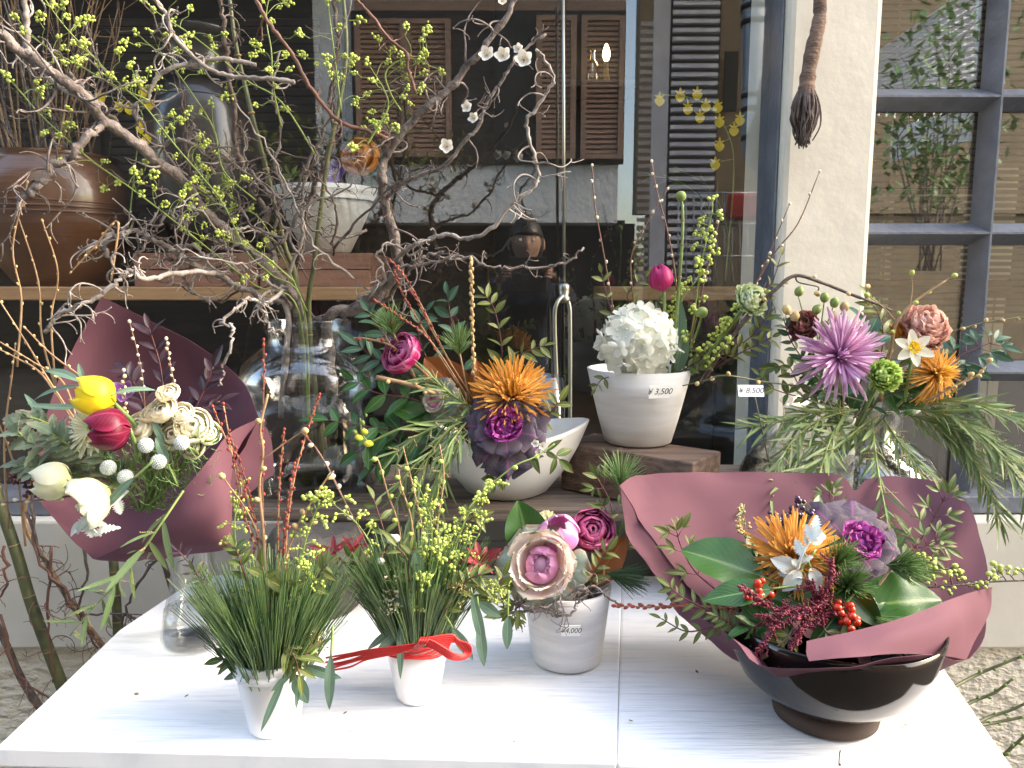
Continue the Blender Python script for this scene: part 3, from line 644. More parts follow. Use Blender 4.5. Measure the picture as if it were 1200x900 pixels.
# ================================================================ pots
c1 = T(322, 852, TZ); c1.z += .001
POT1 = bowlpot('white_pot', 'small white ribbed pot of pine needles at the front left of table', c1, .028, .0415, .088, M['whitepot'], rimr=.008)
MB().lathe([(.0415, .070), (.0432, .073), (.0432, .076), (.0415, .079)], c1, 48).build('rim_band', M['whitepot'], POT1)
c2_ = T(490, 816, TZ); c2_.z += .001
POT2 = bowlpot('white_pot', 'small smooth white pot tied round with red cord', c2_, .026, .039, .078, M['whitepot'])
c3 = T(664, 772, TZ); c3.z += .001
POT3 = bowlpot('grey_pot', 'grey brushed pot with price card 4000 holding a pink cabbage', c3, .046, .058, .104, M['ceramic_g'])
c4 = T(747, 518, BZ - H); c4.z = BZ + .001
POT4 = bowlpot('white_pot', 'white brushed pot with price card holding the white hydrangea', c4, .057, .088, P(750, 432, c4.y).z - BZ, M['ceramic_b'])
# price cards
def card(lab, c, w_, h_, yaw, tilt, body, root=None, lay=0):
    t_ = thing('price_card', lab, 'price card', c)
    R_ = Matrix.Translation(c) @ Matrix.Rotation(yaw, 4, 'Z') @ Matrix.Rotation(tilt, 4, 'X')
    MB().box((-w_ / 2, -.0004, -h_ / 2), (w_ / 2, .0004, h_ / 2), M=R_).build('card', M['white_paper'], t_, smooth=False)
    text(body, Vector((0, 0, 0)), R_ @ Matrix.Translation((0, -.0006, 0)) @ Matrix.Rotation(pi / 2, 4, 'X'), h_ * .66, t_)
card('white price card 4000 stuck on the grey pot', P(669, 739, .892), .0235, .014, .03, .05, '¥4,000')
cc = P(773, 459, 1.188); card('white price card 3500 on the brushed white hydrangea pot', cc, .036, .021, .25, .12, '¥ 3,500')
_q = P(886, 470, 1.11); pst = tag(MB().tube([P(884, 462, 1.106), P(905, 560, 1.16)], .0011, n=5).build('card_stick', M['stem_dark'], None, _q), 'thin stick holding the 8500 price card', 'stick')
card('white price card 8500 among the wattle leaves by the window frame', P(880, 458, 1.10), .037, .018, -.05, -.5, '¥ 8,500')
# oval bowl with pointed ends on the plank
ob_c = V(P(594, 560, 1.28).x, 1.262, PZ + .001)
SC = 1.12
bw = thing('oval_bowl', 'white oval bowl with a pointed lip standing on the plank', 'bowl', ob_c)
def ovalring(a_, b__, z, lift):
    out = []
    for k in range(56):
        t = 2 * pi * k / 56; cx = math.cos(t); sy_ = math.sin(t)
        e = abs(cx) ** 6; x = SC * a_ * (cx * (1 + .05 * e)); y = b__ * sy_ * (1 - .25 * abs(cx) ** 3)
        out.append(ob_c + V(x, y, z + lift * (abs(cx) ** 2.2)))
    return out
rings = [ovalring(.050, .052, 0, 0), ovalring(.058, .060, .004, 0), ovalring(.086, .083, .040, .004), ovalring(.104, .097, .074, .010), ovalring(.116, .103, .100, .018), ovalring(.1185, .105, .106, .020),
         ovalring(.115, .101, .107, .020), ovalring(.103, .090, .078, .010), ovalring(.05, .05, .04, 0)]
v = [p for r_ in rings for p in r_]; f = []
for i in range(len(rings) - 1):
    for k in range(56): f.append((i * 56 + k, i * 56 + (k + 1) % 56, (i + 1) * 56 + (k + 1) % 56, (i + 1) * 56 + k))
f.append(tuple(range(56))[::-1]); f.append(tuple(8 * 56 + k for k in range(56)))
MB().add(v, f).build('body', M['ceramic'], bw)
# black bowl
c5 = T(966, 836, TZ); c5.z += .001
bb = thing('black_bowl', 'glossy black glazed bowl on a brown foot at the right of table', 'bowl', c5)
MB().lathe([(.052, 0), (.058, .001), (.060, .012), (.056, .019), (.04, .02)], c5, 56).build('foot', M['clayfoot'], bb)
MB().lathe([(.045, .0195), (.055, .021), (.075, .031), (.097, .052), (.112, .082), (.119, .110), (.120, .121), (.1175, .122), (.115, .108), (.10, .06), (.06, .035), (.001, .03)], c5, 72).build('body', M['blackglaze'], bb)
# glass vases
def jar(name, lab, c, prof, level=None, th=.0035):
    t_ = thing(name, lab, 'vase', c)
    inner = [(max(.001, r - th), z + (th * 2 if i == 0 else 0)) for i, (r, z) in enumerate(prof)][::-1]
    MB().lathe([(.001, 0)] + prof + [(prof[-1][0] + .002, prof[-1][1] + .003), (prof[-1][0] - th, prof[-1][1] + .004)] + inner + [(.001, th * 2)], c, 56).build('body', M['jar'], t_)
    if level:
        wp = [(r - th - .001, z + th * 2 if i == 0 else z) for i, (r, z) in enumerate(prof) if z < level]
        rl = wp[-1][0]
        MB().lathe([(.001, th * 2 + .001)] + [(r, z + .001) for r, z in wp] + [(rl, level), (.001, level)], c, 48).build('water', M['water'], t_)
    return t_
jc2 = V(P(366, 590, 1.31).x, 1.31, PZ + .001); zz = lambda y: P(360, y, 1.31).z - jc2.z
JZ = jc2.z + zz(377)
jar('glass_jar', 'large round shouldered glass jar of contorted branches on the plank', jc2,
    [(.10, 0), (.118, .006), (.126, .02), (.127, zz(550)), (.120, zz(520)), (.112, zz(485)), (.1095, zz(463)), (.120, zz(455)), (.1205, zz(440)), (.108, zz(424)), (.085, zz(412)), (.072, zz(405)), (.068, zz(395)), (.070, zz(380)), (.074, zz(377))], zz(466))
bc_ = T(232, 752, TZ); bc_.z += .001
jar('glass_bottle_vase', 'tall clear glass bottle holding the left maroon bouquet on the table', bc_,
    [(.038, 0), (.046, .004), (.048, .012), (.046, .030), (.040, .055), (.034, .080), (.029, .11), (.027, .14), (.027, .20)], .052, .003)
vc2 = V(P(985, 590, 1.30).x, 1.315, PZ + .001); z3 = lambda y: P(985, y, 1.31).z - vc2.z
jar('glass_jar', 'wide clear glass jar on the plank behind the maroon paper bouquet', vc2,
    [(.10, 0), (.155, .006), (.168, .02), (.172, z3(575)), (.165, z3(550)), (.145, z3(530)), (.115, z3(515)), (.10, z3(505)), (.097, z3(490)), (.10, z3(476)), (.103, z3(474))], z3(545))
# ================================================================ plant builders
_lm = {}
def leafmesh(mat, W=.3, fold=.12, curl=.15, a=1.0, b=.8, nu=4, nv=8, wave=0, twist=0, serr=0, tipw=0, key=None):
    """a leaf of length 1 along +Y: W width, a where the widest point lies, b how blunt; curl bends it back"""
    k = (mat, W, fold, curl, a, b, nu, nv, wave, twist, serr, tipw)
    if k in _lm: return _lm[k]
    v = []; uv = []; f = []; r = random.Random(hash(k[1:]) & 9999)
    ph = r.uniform(0, 6)
    for j in range(nv + 1):
        t = j / nv
        w_ = W / 2 * max(0.02, (math.sin(pi * min(1, max(0, t ** a))) if t < 1 else 0)) ** b
        if tipw: w_ = W / 2 * (tipw + (1 - tipw) * max(0.0, math.sin(pi * t ** a)) ** b) * (1 if t < .97 else .45)
        if serr and 0 < j < nv: w_ *= 1 + serr * (1 if j % 2 else -1)
        ang = -curl * t * t * 2; yy = t * (1 - abs(curl) * t * .35); zz_ = -curl * t * t
        for i in range(nu + 1):
            u = i / nu * 2 - 1
            z = zz_ + abs(u) * w_ * fold * 2 + wave * math.sin(t * 15 + ph + u) * abs(u) * w_
            x = u * w_; 
            if twist: x, z = x * math.cos(twist * t) - (z - zz_) * math.sin(twist * t), zz_ + x * math.sin(twist * t) + (z - zz_) * math.cos(twist * t)
            v.append((x, yy, z)); uv.append((i / nu, t))
    for j in range(nv):
        for i in range(nu):
            q = j * (nu + 1) + i; f.append((q, q + 1, q + nu + 2, q + nu + 1))
    me = bpy.data.meshes.new('leaf'); me.from_pydata(v, [], f); me.materials.append(M[mat])
    ul = me.uv_layers.new(name='UVMap')
    for l in me.loops: ul.data[l.index].uv = uv[l.vertex_index]
    me.polygons.foreach_set('use_smooth', [True] * len(me.polygons)); me.update()
    _lm[k] = me; return me
def cupmesh(mat, prof, half=38, H_=1.0, ruffle=0, nu=6, nv=8, tip=4, notch=0, freq=9, seed=0):
    """a petal wrapped round +Z: prof = radii from foot to tip"""
    k = (mat, tuple(prof), half, H_, ruffle, nu, nv, tip, notch, freq, seed, 'c')
    if k in _lm: return _lm[k]
    v = []; uv = []; f = []; n_ = len(prof) - 1; r = random.Random(seed + 5); ph = r.uniform(0, 6)
    pr = catmull([V(p[0], 0, p[1]) if isinstance(p, tuple) else V(p, 0, i / n_ * H_) for i, p in enumerate(prof)], 8)
    for j in range(nv + 1):
        t = j / nv; p, _ = along(pr, t); hw = math.radians(half) * math.sqrt(max(.02, 1 - (2 * abs(t - .5)) ** tip if t > .5 else 1)) * (.35 + .65 * min(1, t * 2.2) )
        for i in range(nu + 1):
            u = i / nu * 2 - 1; a_ = u * hw
            e = ruffle * t ** 3 * math.sin(u * freq + ph) + ruffle * .5 * t ** 3 * math.sin(u * freq * 2.3 + ph * 2)
            rr = p.x + e * .8; zz_ = p.z - (abs(u) ** 2) * .08 * t * H_ - notch * t ** 6 * (1 - abs(u)) + e * .5
            v.append((rr * math.cos(a_), rr * math.sin(a_), zz_)); uv.append((i / nu, t))
    for j in range(nv):
        for i in range(nu):
            q = j * (nu + 1) + i; f.append((q, q + 1, q + nu + 2, q + nu + 1))
    me = bpy.data.meshes.new('petal'); me.from_pydata(v, [], f); me.materials.append(M[mat])
    ul = me.uv_layers.new(name='UVMap')
    for l in me.loops: ul.data[l.index].uv = uv[l.vertex_index]
    me.polygons.foreach_set('use_smooth', [True] * len(me.polygons)); me.update()
    _lm[k] = me; return me
def freshmesh(mb, mat, key):
    if key in _lm: return _lm[key]
    o_ = mb().build('x', mat, None, (0, 0, 0)); me = o_.data; bpy.data.objects.remove(o_); _lm[key] = me; return me
def budcluster(mat, stem, seed, n=9, r=.0026, L=.02):
    def mk():
        g = random.Random(seed); mb = MB(); pts = catmull([V(0, 0, 0), V(g.uniform(-.1, .1), .5, g.uniform(-.1, .1)) * L, V(g.uniform(-.2, .2), 1, g.uniform(-.2, .2)) * L], 3)
        mb.tube(pts, r * .3, r * .2, 4, m=1)
        for i in range(n):
            q, d = along(pts, .35 + .65 * i / n); e = q + (V(g.uniform(-1, 1), g.uniform(.1, 1), g.uniform(-1, 1))).normalized() * r * g.uniform(1.4, 2.6)
            mb.tube([q, e], r * .18, r * .14, 3, m=1); mb.ball(e, r * g.uniform(.75, 1.15), 6, 4)
        return mb
    return freshmesh(mk, [M[mat], M[stem]], ('bc', mat, stem, seed, n, r, L))
def budmesh(mat, seed=0, k=2.2):
    def mk():
        mb = MB(); mb.ball((0, .5 * k, 0), (1, k * .5 + .5, .9), 7, 6); return mb
    return freshmesh(mk, M[mat], ('bud', mat, seed, k))
def pts3(l, Y0=None):
    out = []
    for p in l: out.append(P(*p) if not isinstance(p, Vector) else p)
    return out
def stem_into(mb, pts, r0, r1, n=6, rough=0):
    rf = (lambda i: 1 + U(-rough, rough)) if rough else None
    mb.tube(pts, r0, r1, n, rf=rf); return mb
def budded(lab, pts, r0, r1, mat='stem_pale', n=26, t0=.2, L=(.015, .05), bud='bud_yg', br=.0022, group=None, name='budding_branch', cat='branch', nb=9, up=.5, seedn=5, sub=7):
    """a green branch with stalked clusters of round buds"""
    p = catmull(pts3(pts), sub); t_ = thing(name, lab, cat, p[0], group)
    MB().tube(p, r0, r1, 6).build('stem', M[mat], t_)
    for i in range(n):
        t = t0 + (1 - t0) * (i + U(-.3, .3)) / n; q, d = along(p, t)
        side = (randv() + V(0, 0, up)); side -= d * side.dot(d) * .6; side.normalize()
        l = U(*L) * (1.1 - .3 * t)
        if l > .022:
            e = q + side * l; MB().tube(catmull([q, q.lerp(e, .5) + d * l * .15, e], 3), r1 * .7, r1 * .45, 4).build('twig', M[mat], t_)
            put(budcluster(bud, mat, rnd.randrange(seedn), nb, br), 'bud_cluster', t_, orient(e, side + d * .3, d, U(.8, 1.2)))
            if l > .035: put(budcluster(bud, mat, rnd.randrange(seedn), nb, br), 'bud_cluster', t_, orient(q.lerp(e, .5), side + randv() * .7, d, U(.6, .9)))
        else: put(budcluster(bud, mat, rnd.randrange(seedn), nb, br), 'bud_cluster', t_, orient(q, side, d, U(.7, 1.1)))
    q, d = along(p, 1); put(budcluster(bud, mat, 1, nb, br), 'bud_cluster', t_, orient(q, d, None, 1.1))
    return t_
def twist(s, d, L, n=9, wig=.6, r=None, droop=0):
    pts = [Vector(s)]; d = Vector(d).normalized(); ax = randv().normalized()
    for i in range(n):
        ax = (ax + randv() * .6).normalized(); d = (d + ax.cross(d) * wig * U(.3, 1.2) + V(0, 0, -droop)).normalized()
        pts.append(pts[-1] + d * L / n)
    return pts
def contorted(lab, pts, r0, r1, mat='bark', twigs=10, tl=(.05, .14), wig=.48, wob=.004, group=None, tt=(.1, 1), sub=6, name='contorted_branch', knob=.12, tr=.0022, droop=.05, sidetw=1, fork=True):
    """a gnarled twisted branch: knobbly main limb, curling side twigs each a part, twiglets on them"""
    p = catmull(pts3(pts), sub)
    for i in range(1, len(p) - 1): p[i] = p[i] + randv() * wob
    t_ = thing(name, lab, 'branch', p[0], group); r0 *= .84; r1 *= .84; tr *= .85; twigs = int(twigs * 1.35)
    mb = MB(); mb.tube(p, r0, r1, 9, rf=lambda i: 1 + U(-knob, knob) + (.18 if i % 7 == 3 else 0))
    mb.build('limb', M[mat], t_)
    for i in range(twigs):
        t = U(*tt); q, d = along(p, t); s_ = randv(); s_ -= d * s_.dot(d) * .7; s_.z += .15; s_.y -= .1
        L = U(*tl); rr = min(tr, (r0 + (r1 - r0) * t) * .6)
        tp = twist(q, s_, L, 10, wig, droop=droop); tp2 = catmull(tp, 2)
        mb = MB(); mb.tube(tp2, rr, rr * .45, 5, rf=lambda i: 1 + U(-.15, .15))
        for k in range(rnd.choice((1, 2, 3)) * sidetw):
            a_, e_ = along(tp2, U(.2, .95)); w2 = twist(a_, e_ + randv() * 1.2, U(.010, .032), 5, wig, droop=droop)
            mb.tube(w2, rr * .6, rr * .35, 4)
            mb.ball(w2[-1], rr * .7, 5, 4)
        mb.ball(tp2[-1], rr * .8, 5, 4)
        mb.build('twig', M[mat], t_)
    return t_, p
def rodbuds(lab, pts, r0, r1, mat='bark_red', bud='bud_red', n=26, bs=.0022, k=2.4, t0=.15, group=None, name='budded_twig', cat='twig', splay=.35, sub=6, joined=False):
    """a straight slender twig with buds pressed alternately against it"""
    p = catmull(pts3(pts), sub); t_ = thing(name, lab, cat, p[0], group)
    MB().tube(p, r0, r1, 6).build('stem', M[mat], t_)
    me = budmesh(bud, 0, k)
    for i in range(n):
        t = t0 + (1 - t0) * i / n; q, d = along(p, t); s_ = perp(d);
        s_ = Matrix.Rotation(i * 2.4, 3, d) @ s_
        put(me, 'bud', t_, orient(q + s_ * r0 * .8, d + s_ * splay, s_, bs * U(.8, 1.15)))
    q, d = along(p, 1); put(me, 'bud', t_, orient(q, d, None, bs))
    return t_
def sprig(lab, pts, leaf, L, n=10, t0=.15, ang=.9, r0=.0013, r1=.0007, mat='stem_maroon', group=None, name='leafy_sprig', cat='sprig', pairs=True, W=.34, fold=.14, curl=.2, a=.85, b=.9, tiers=0, nrm=None, jit=.35, nv=8, wave=0, lw=None, sub=6, twistv=0, end=True, lj=.25, serr=0, face=None):
    """a stem with leaves; tiers>0 sets them in threes on short side stalks as nandina does"""
    p = catmull(pts3(pts), sub); t_ = thing(name, lab, cat, p[0], group)
    mb = MB(); mb.tube(p, r0, r1, 5); mes = [leafmesh(leaf, W * k, fold, curl + c_, a, b, 4, nv, wave, twistv, serr) for k, c_ in ((1, 0), (.85, .1), (1.12, -.08))]
    nm = nrm or V(0, -.75, .65)
    def lf(q, d, l):
        put(rnd.choice(mes), 'leaf', t_, orient(q, d, nm + randv() * jit, l * U(1 - lj, 1 + lj)))
    for i in range(n):
        t = t0 + (1 - t0) * (i + .5) / n; q, d = along(p, t); sd = d.cross(nm).normalized() * (1 if i % 2 else -1)
        for s_ in ((1, -1) if pairs else (1,)):
            e = (d * math.cos(ang) + sd * s_ * math.sin(ang) + randv() * .25).normalized(); l = L * (1.05 - .35 * t)
            if tiers:
                k = q + e * l * .7; mb.tube([q, k], r1 * .9, r1 * .6, 4); lf(k, e, l); ee = e.cross(nm).normalized()
                lf(q + e * l * .62, e + ee * .9, l * .8); lf(q + e * l * .62, e - ee * .9, l * .8)
            else: lf(q, e, l)
    if end:
        q, d = along(p, 1); lf(q, d, L * .8)
        if tiers: sd = d.cross(nm).normalized(); lf(q, d + sd * .8, L * .7); lf(q, d - sd * .8, L * .7)
    mb.build('stem', M[mat], t_); return t_
def pinetuft(lab, c, d, R, n=70, mat='needle2', group=None, spread=.9, stem=None, L=None, cone=.3):
    """a pine shoot: needles in a brush round its tip"""
    c = Vector(c); d = Vector(d).normalized(); t_ = thing('pine_sprig', lab, 'pine sprig', stem[0] if stem else c, group)
    if stem: MB().tube(catmull(stem + [c + d * R * .2], 4), .0022, .0015, 6).build('stem', M['bark_tan'], t_)
    mb = MB(); mb.tube([c, c + d * R * .5], .0016, .001, 5, m=1)
    for i in range(n):
        q = c + d * R * cone * U(-.3, 1.2); s_ = randv(); s_ -= d * s_.dot(d); s_.normalize()
        e = (d + s_ * U(.1, spread)).normalized(); l = R * U(.75, 1.05); m_ = q + e * l * .5 + d * l * .04
        mb.tube([q, m_, q + e * l + d * l * .06], .0006, .00035, 3, cap=False)
    o_ = mb.build('needles', [M[mat], M['bark_tan']], t_); o_['kind'] = 'stuff'; return t_
def stemto(root, c, s, mat='stem_green', r=.0028, bend=None):
    m_ = c.lerp(s, .5) + (bend or V(0, 0, .0))
    MB().tube(catmull([s, m_, c], 5), r, r * .85, 7).build('stem', M[mat], root)
def spider(lab, c, axis, R, mat, inner=None, n=150, nin=50, stem=None, W=.056, lo=.12, hi=1.75, curl=-.18, group=None, name='spider_chrysanthemum', tipw=.75, disc='mum_green', inl=.42, asym=0):
    c = Vector(c); t_ = thing(name, lab, 'flower', c, group); F0 = frame(c, axis)
    mes = [leafmesh(mat, W * k, .9, curl + q, .7, .3, 2, 7, 0, 0, 0, tipw) for k, q in ((1, 0), (1, .22), (.9, -.16), (1.1, .08))]
    for i in range(n):
        t = (i + .5) / n; th = lo + (hi - lo) * t ** .75 + U(-.08, .08); ph = i * 2.39996 + U(-.12, .12)
        l = R * (.62 + .4 * t ** .6) * U(.86, 1.06)
        if asym: l *= 1 + asym * math.sin(ph)
        d = V(math.sin(th) * math.cos(ph), math.sin(th) * math.sin(ph), math.cos(th))
        put(rnd.choice(mes), 'petal', t_, F0 @ orient(d * R * .06, d, V(0, 0, 1) if th > .25 else V(1, 0, .3), l))
    if inner:
        m2 = [leafmesh(inner, W * k * 1.5, .9, -.35, .8, .3, 2, 5, 0, 0, 0, tipw) for k in (1, .85)]
        for i in range(nin):
            t = (i + .5) / nin; th = .05 + .75 * t; ph = i * 2.4
            d = V(math.sin(th) * math.cos(ph), math.sin(th) * math.sin(ph), math.cos(th))
            put(rnd.choice(m2), 'inner_petal', t_, F0 @ orient(d * R * .04, d, V(0, 0, 1), R * inl * U(.8, 1.1)))
    mb = MB(); mb.ball(c, R * .11, 8, 6); mb.build('receptacle', M['stem_green'], t_)
    if stem is not None: stemto(t_, c, stem)
    return t_
def pom(lab, c, axis, R, mat, n=130, W=.5, maxth=2.0, stem=None, curl=-.5, group=None, name='pompon_chrysanthemum', squash=.8, l=.55, b=.5, wave=0, serr=0):
    c = Vector(c); t_ = thing(name, lab, 'flower', c, group); F0 = frame(c, axis)
    mes = [leafmesh(mat, W * k, .3, curl + q, .62, b, 4, 6, wave, 0, serr) for k, q in ((1, 0), (.85, .2), (1.1, -.1))]
    for i in range(n):
        t = (i + .5) / n; th = math.acos(1 - (1 - math.cos(maxth)) * t); ph = i * 2.39996
        d = V(math.sin(th) * math.cos(ph), math.sin(th) * math.sin(ph), math.cos(th) * squash)
        out = (d + V(0, 0, .35) + randv() * .15).normalized()
        put(rnd.choice(mes), 'petal', t_, F0 @ orient(d * R * .5, out, -d + V(0, 0, .8) if th > .4 else V(1, 0, 0), R * l * U(.85, 1.1)))
    MB().ball(c, R * .5, 10, 8).build('receptacle', M['stem_green'], t_)
    if stem is not None: stemto(t_, c, stem)
    return t_
TUL = [.10, .50, .62, .61, .53, .38]
def tulip(lab, c, axis, Hh, mat, stem=None, prof=None, fat=1.0, group=None, name='tulip', leaves=None, sm='stem_green', bend=None, half=44, rr=.0032):
    c = Vector(c); axis = Vector(axis).normalized(); t_ = thing(name, lab, 'flower', c, group)
    pr = [x * fat * .8 for x in (prof or TUL)]
    for i in range(6):
        k = 1.0 if i < 3 else .93
        me = cupmesh(mat, pr, half + 8, 1.0, .02, 8, 12, 3.0, 0, 5, i % 3)
        F0 = frame(c, axis + randv() * .07, i * 2 * pi / 3 + (0 if i < 3 else pi / 3) + U(-.08, .08), Hh * k * U(.95, 1.04))
        put(me, 'petal', t_, F0)
    if stem is not None: stemto(t_, c + axis * .002, stem, sm, rr, bend)
    return t_
def double(lab, c, axis, R, mats, layers=7, per=5, stem=None, group=None, name='ranunculus', cat='flower', hemi=True, ruffle=.02, open_=1.0, tight=.28, half=55):
    """a many layered round flower: tight upright petals inside, opener ones outside"""
    c = Vector(c); t_ = thing(name, lab, cat, c, group); a0 = U(0, 6)
    for k in range(layers):
        s = k / (layers - 1); m_ = mats[min(len(mats) - 1, int(s * len(mats)))]
        rad = tight + (1 - tight) * s
        if s < .35: pr = [(.10, 0), (.75, .22), (1.0, .62), (.72, 1.0), (.35, 1.16)]
        elif s < .7: pr = [(.10, 0), (.72, .12), (1.0, .46), (.92, .85), (.66, 1.06)]
        else: pr = [(.10, 0), (.66, .05), (1.0 * open_, .32), (1.04 * open_, .66), (.98 * open_, .88)]
        pr = [(a_, z * (1 + .25 * (1 - s)) ) for a_, z in pr]
        np_ = per + (1 if s > .5 else 0); hf = half * (1.25 - .25 * s)
        for i in range(np_):
            me = cupmesh(m_, pr, hf, 1, ruffle, 6, 7, 5, .03, 7, i % 2)
            F0 = frame(c, V(*axis) + randv() * .14, a0 + k * 1.1 + i * 2 * pi / np_ + U(-.1, .1), R * rad * U(.96, 1.04))
            put(me, 'petal', t_, F0 @ Matrix.Translation((0, 0, -.35)))
    if stem is not None: stemto(t_, c, stem)
    return t_
def kale(lab, c, axis, R, outer, inner, mid=None, stem=None, nout=9, group=None, ruf=.07, rin=.5, tight=7, ruf_in=.09):
    c = Vector(c); t_ = thing('ornamental_kale', lab, 'ornamental kale', c, group)
    def ring(n_, mat, s, pr, half, ru, fr, off, ph0, nm):
        for i in range(n_):
            me = cupmesh(mat, pr, half, 1, ru, 12, 8, 8, 0, fr, i % 3)
            put(me, nm, t_, frame(c, V(*axis) + randv() * .08, ph0 + i * 2 * pi / n_ + U(-.12, .12), s * U(.92, 1.08)) @ Matrix.Translation((0, 0, off)))
    ring(nout, outer, R, [(.08, 0), (.35, .0), (.68, .05), (.98, .06), (1.12, -.06)], 33, ruf, 7, -.10, 0, 'outer_leaf')
    ring(nout - 2, outer, R * .68, [(.08, 0), (.35, .06), (.70, .20), (.96, .28), (1.08, .22)], 40, ruf, 6, -.05, .4, 'outer_leaf')
    md = mid or inner
    ring(6, md, R * rin * 1.15, [(.08, 0), (.5, .15), (.85, .5), (.95, .8), (1.05, .9)], 40, ruf_in * .8, 6, 0, .2, 'middle_leaf')
    ring(6, md if mid else inner, R * rin, [(.08, 0), (.5, .2), (.8, .6), (.82, .95), (.88, 1.1)], 42, ruf_in, 7, 0, .7, 'inner_leaf')
    for k in range(tight):
        s = .82 - .68 * k / tight
        ring(4 if s > .3 else 3, inner, R * rin * s, [(.1, 0), (.55, .25), (.8, .6 + .2 * (1 - s)), (.72, .95 + .3 * (1 - s)), (.42, 1.12 + .4 * (1 - s))], 52, ruf_in * 1.1, 8, 0, k * .9, 'heart_leaf')
    MB().ball(c + Vector(axis).normalized() * R * rin * .30, R * rin * .52, 12, 8).build('heart_filler', M[inner], t_)  # ball added to lighten the dark hollow between the heart leaves
    if stem is not None: stemto(t_, c, stem, r=.005)
    return t_
def daisy(lab, c, axis, R, mat, disc, n=28, stem=None, rows=3, name='gerbera', disc_r=.22):
    c = Vector(c); t_ = thing(name, lab, 'flower', c); F0 = frame(c, axis)
    for k in range(rows):
        for i in range(n):
            th = 1.5 - .28 * k; ph = i * 2 * pi / n + k * .11; d = V(math.sin(th) * math.cos(ph), math.sin(th) * math.sin(ph), math.cos(th))
            put(leafmesh(mat, .19, .15, -.05 + .1 * (i % 2), .6, .35, 4, 6), 'petal', t_, F0 @ orient(d * R * .12, d, V(0, 0, 1), R * (1 - .17 * k) * U(.9, 1.03)))
    mb = MB()
    for i in range(70):
        t = i / 70; q = V(math.cos(i * 2.4), math.sin(i * 2.4), 0) * R * disc_r * t ** .5; q.z = R * .10 * (1 - t * .3)
        mb.ball(F0 @ q, R * .03, 5, 3)
    mb.build('centre_disc', M[disc], t_)
    if stem is not None: stemto(t_, c, stem)
    return t_
def blossom(lab, c, axis, R, mat='plum', n=5, group=None, name='plum_blossom', W=.85, cup=-.25, centre='bud_tan', cat='flower', th=1.25, root=None):
    c = Vector(c); t_ = root or thing(name, lab, cat, c, group); F0 = frame(c, axis, U(0, 6))
    for i in range(n):
        ph = i * 2 * pi / n; d = V(math.sin(th) * math.cos(ph), math.sin(th) * math.sin(ph), math.cos(th))
        put(leafmesh(mat, W, .12, cup, .62, .5, 4, 6), 'petal', t_, F0 @ orient(d * R * .06, d, V(0, 0, 1), R * U(.92, 1.05)))
    mb = MB(); mb.ball(F0 @ V(0, 0, R * .1), R * .12, 6, 4)
    for i in range(12):
        a_ = i * 2.4; e = F0 @ (V(math.cos(a_) * U(.15, .4), math.sin(a_) * U(.15, .4), U(.3, .45)) * R); mb.tube([F0 @ V(0, 0, 0), e], R * .014, R * .014, 3, m=1); mb.ball(e, R * .045, 4, 3)
    mb.build('stamens', [M[centre], M['bud_cream']], t_); return t_
def sheet(grid, nu=8, nv=8, amp=0.0, fs=9, thick=.0004, seed=0):
    """a sheet through a grid of control points, bent smoothly, with real thickness"""
    R_ = [catmull([P(*p) if not isinstance(p, Vector) else p for p in row], nu) for row in grid]
    cols = list(zip(*R_)); C = [catmull(c_, nv) for c_ in cols]
    W_ = len(C); Hh = len(C[0]); v = []
    nr = []
    for j in range(Hh):
        for i in range(W_):
            p = C[i][j]; a_ = C[min(i + 1, W_ - 1)][j] - C[max(i - 1, 0)][j]; b_ = C[i][min(j + 1, Hh - 1)] - C[i][max(j - 1, 0)]
            n_ = a_.cross(b_); n_ = n_.normalized() if n_.length > 1e-9 else V(0, -1, 0)
            if amp:
                k = noise.noise(p * fs + V(seed, 3, 1)); k2 = abs(noise.noise(p * fs * 2.1 + V(seed, 9, 4)))
                k3 = 1 - abs(noise.noise(p * fs * .9 + V(seed * 2, 1, 7))) * 2.2; p = p + n_ * amp * (k + .7 * k2 + .9 * max(0, k3) ** 3)
            v.append(p); nr.append(n_)
    N = len(v); v2 = v + [p + n_ * thick for p, n_ in zip(v, nr)]; f = []
    for j in range(Hh - 1):
        for i in range(W_ - 1):
            q = j * W_ + i; f.append((q, q + 1, q + W_ + 1, q + W_)); f.append((q + N, q + W_ + N, q + W_ + 1 + N, q + 1 + N))
    mb = MB(); mb.add(v2, f)
    bd = [i for i in range(W_)] + [j * W_ + W_ - 1 for j in range(1, Hh)] + [(Hh - 1) * W_ + i for i in range(W_ - 2, -1, -1)] + [j * W_ for j in range(Hh - 2, -1, -1)]
    for a_, b_ in zip(bd, bd[1:]): mb.add([v2[a_], v2[b_], v2[b_ + N], v2[a_ + N]], [(0, 3, 2, 1)])
    return mb
def bigleaf(lab, a, b, L_, W=.55, mat='leaf_mag', nrm=None, curl=.12, fold=.12, name='magnolia_leaf', wave=.05, a_=.9, b_=.75, stemp=None, roll=0):
    base = P(*a) if not isinstance(a, Vector) else a; tip = P(*b) if not isinstance(b, Vector) else b; d = tip - base
    t_ = thing(name, lab, 'leaf', base)
    put(leafmesh(mat, W, fold, curl, a_, b_, 8, 14, wave), 'blade', t_, orient(base, d, nrm, d.length * (L_ or 1), roll=roll))
    s_ = stemp if stemp is not None else base - d.normalized() * .03
    MB().tube(catmull([s_, base.lerp(s_, .4), base + d * .02], 3), .0016, .0013, 6).build('stalk', M['stem_green'], t_); return t_
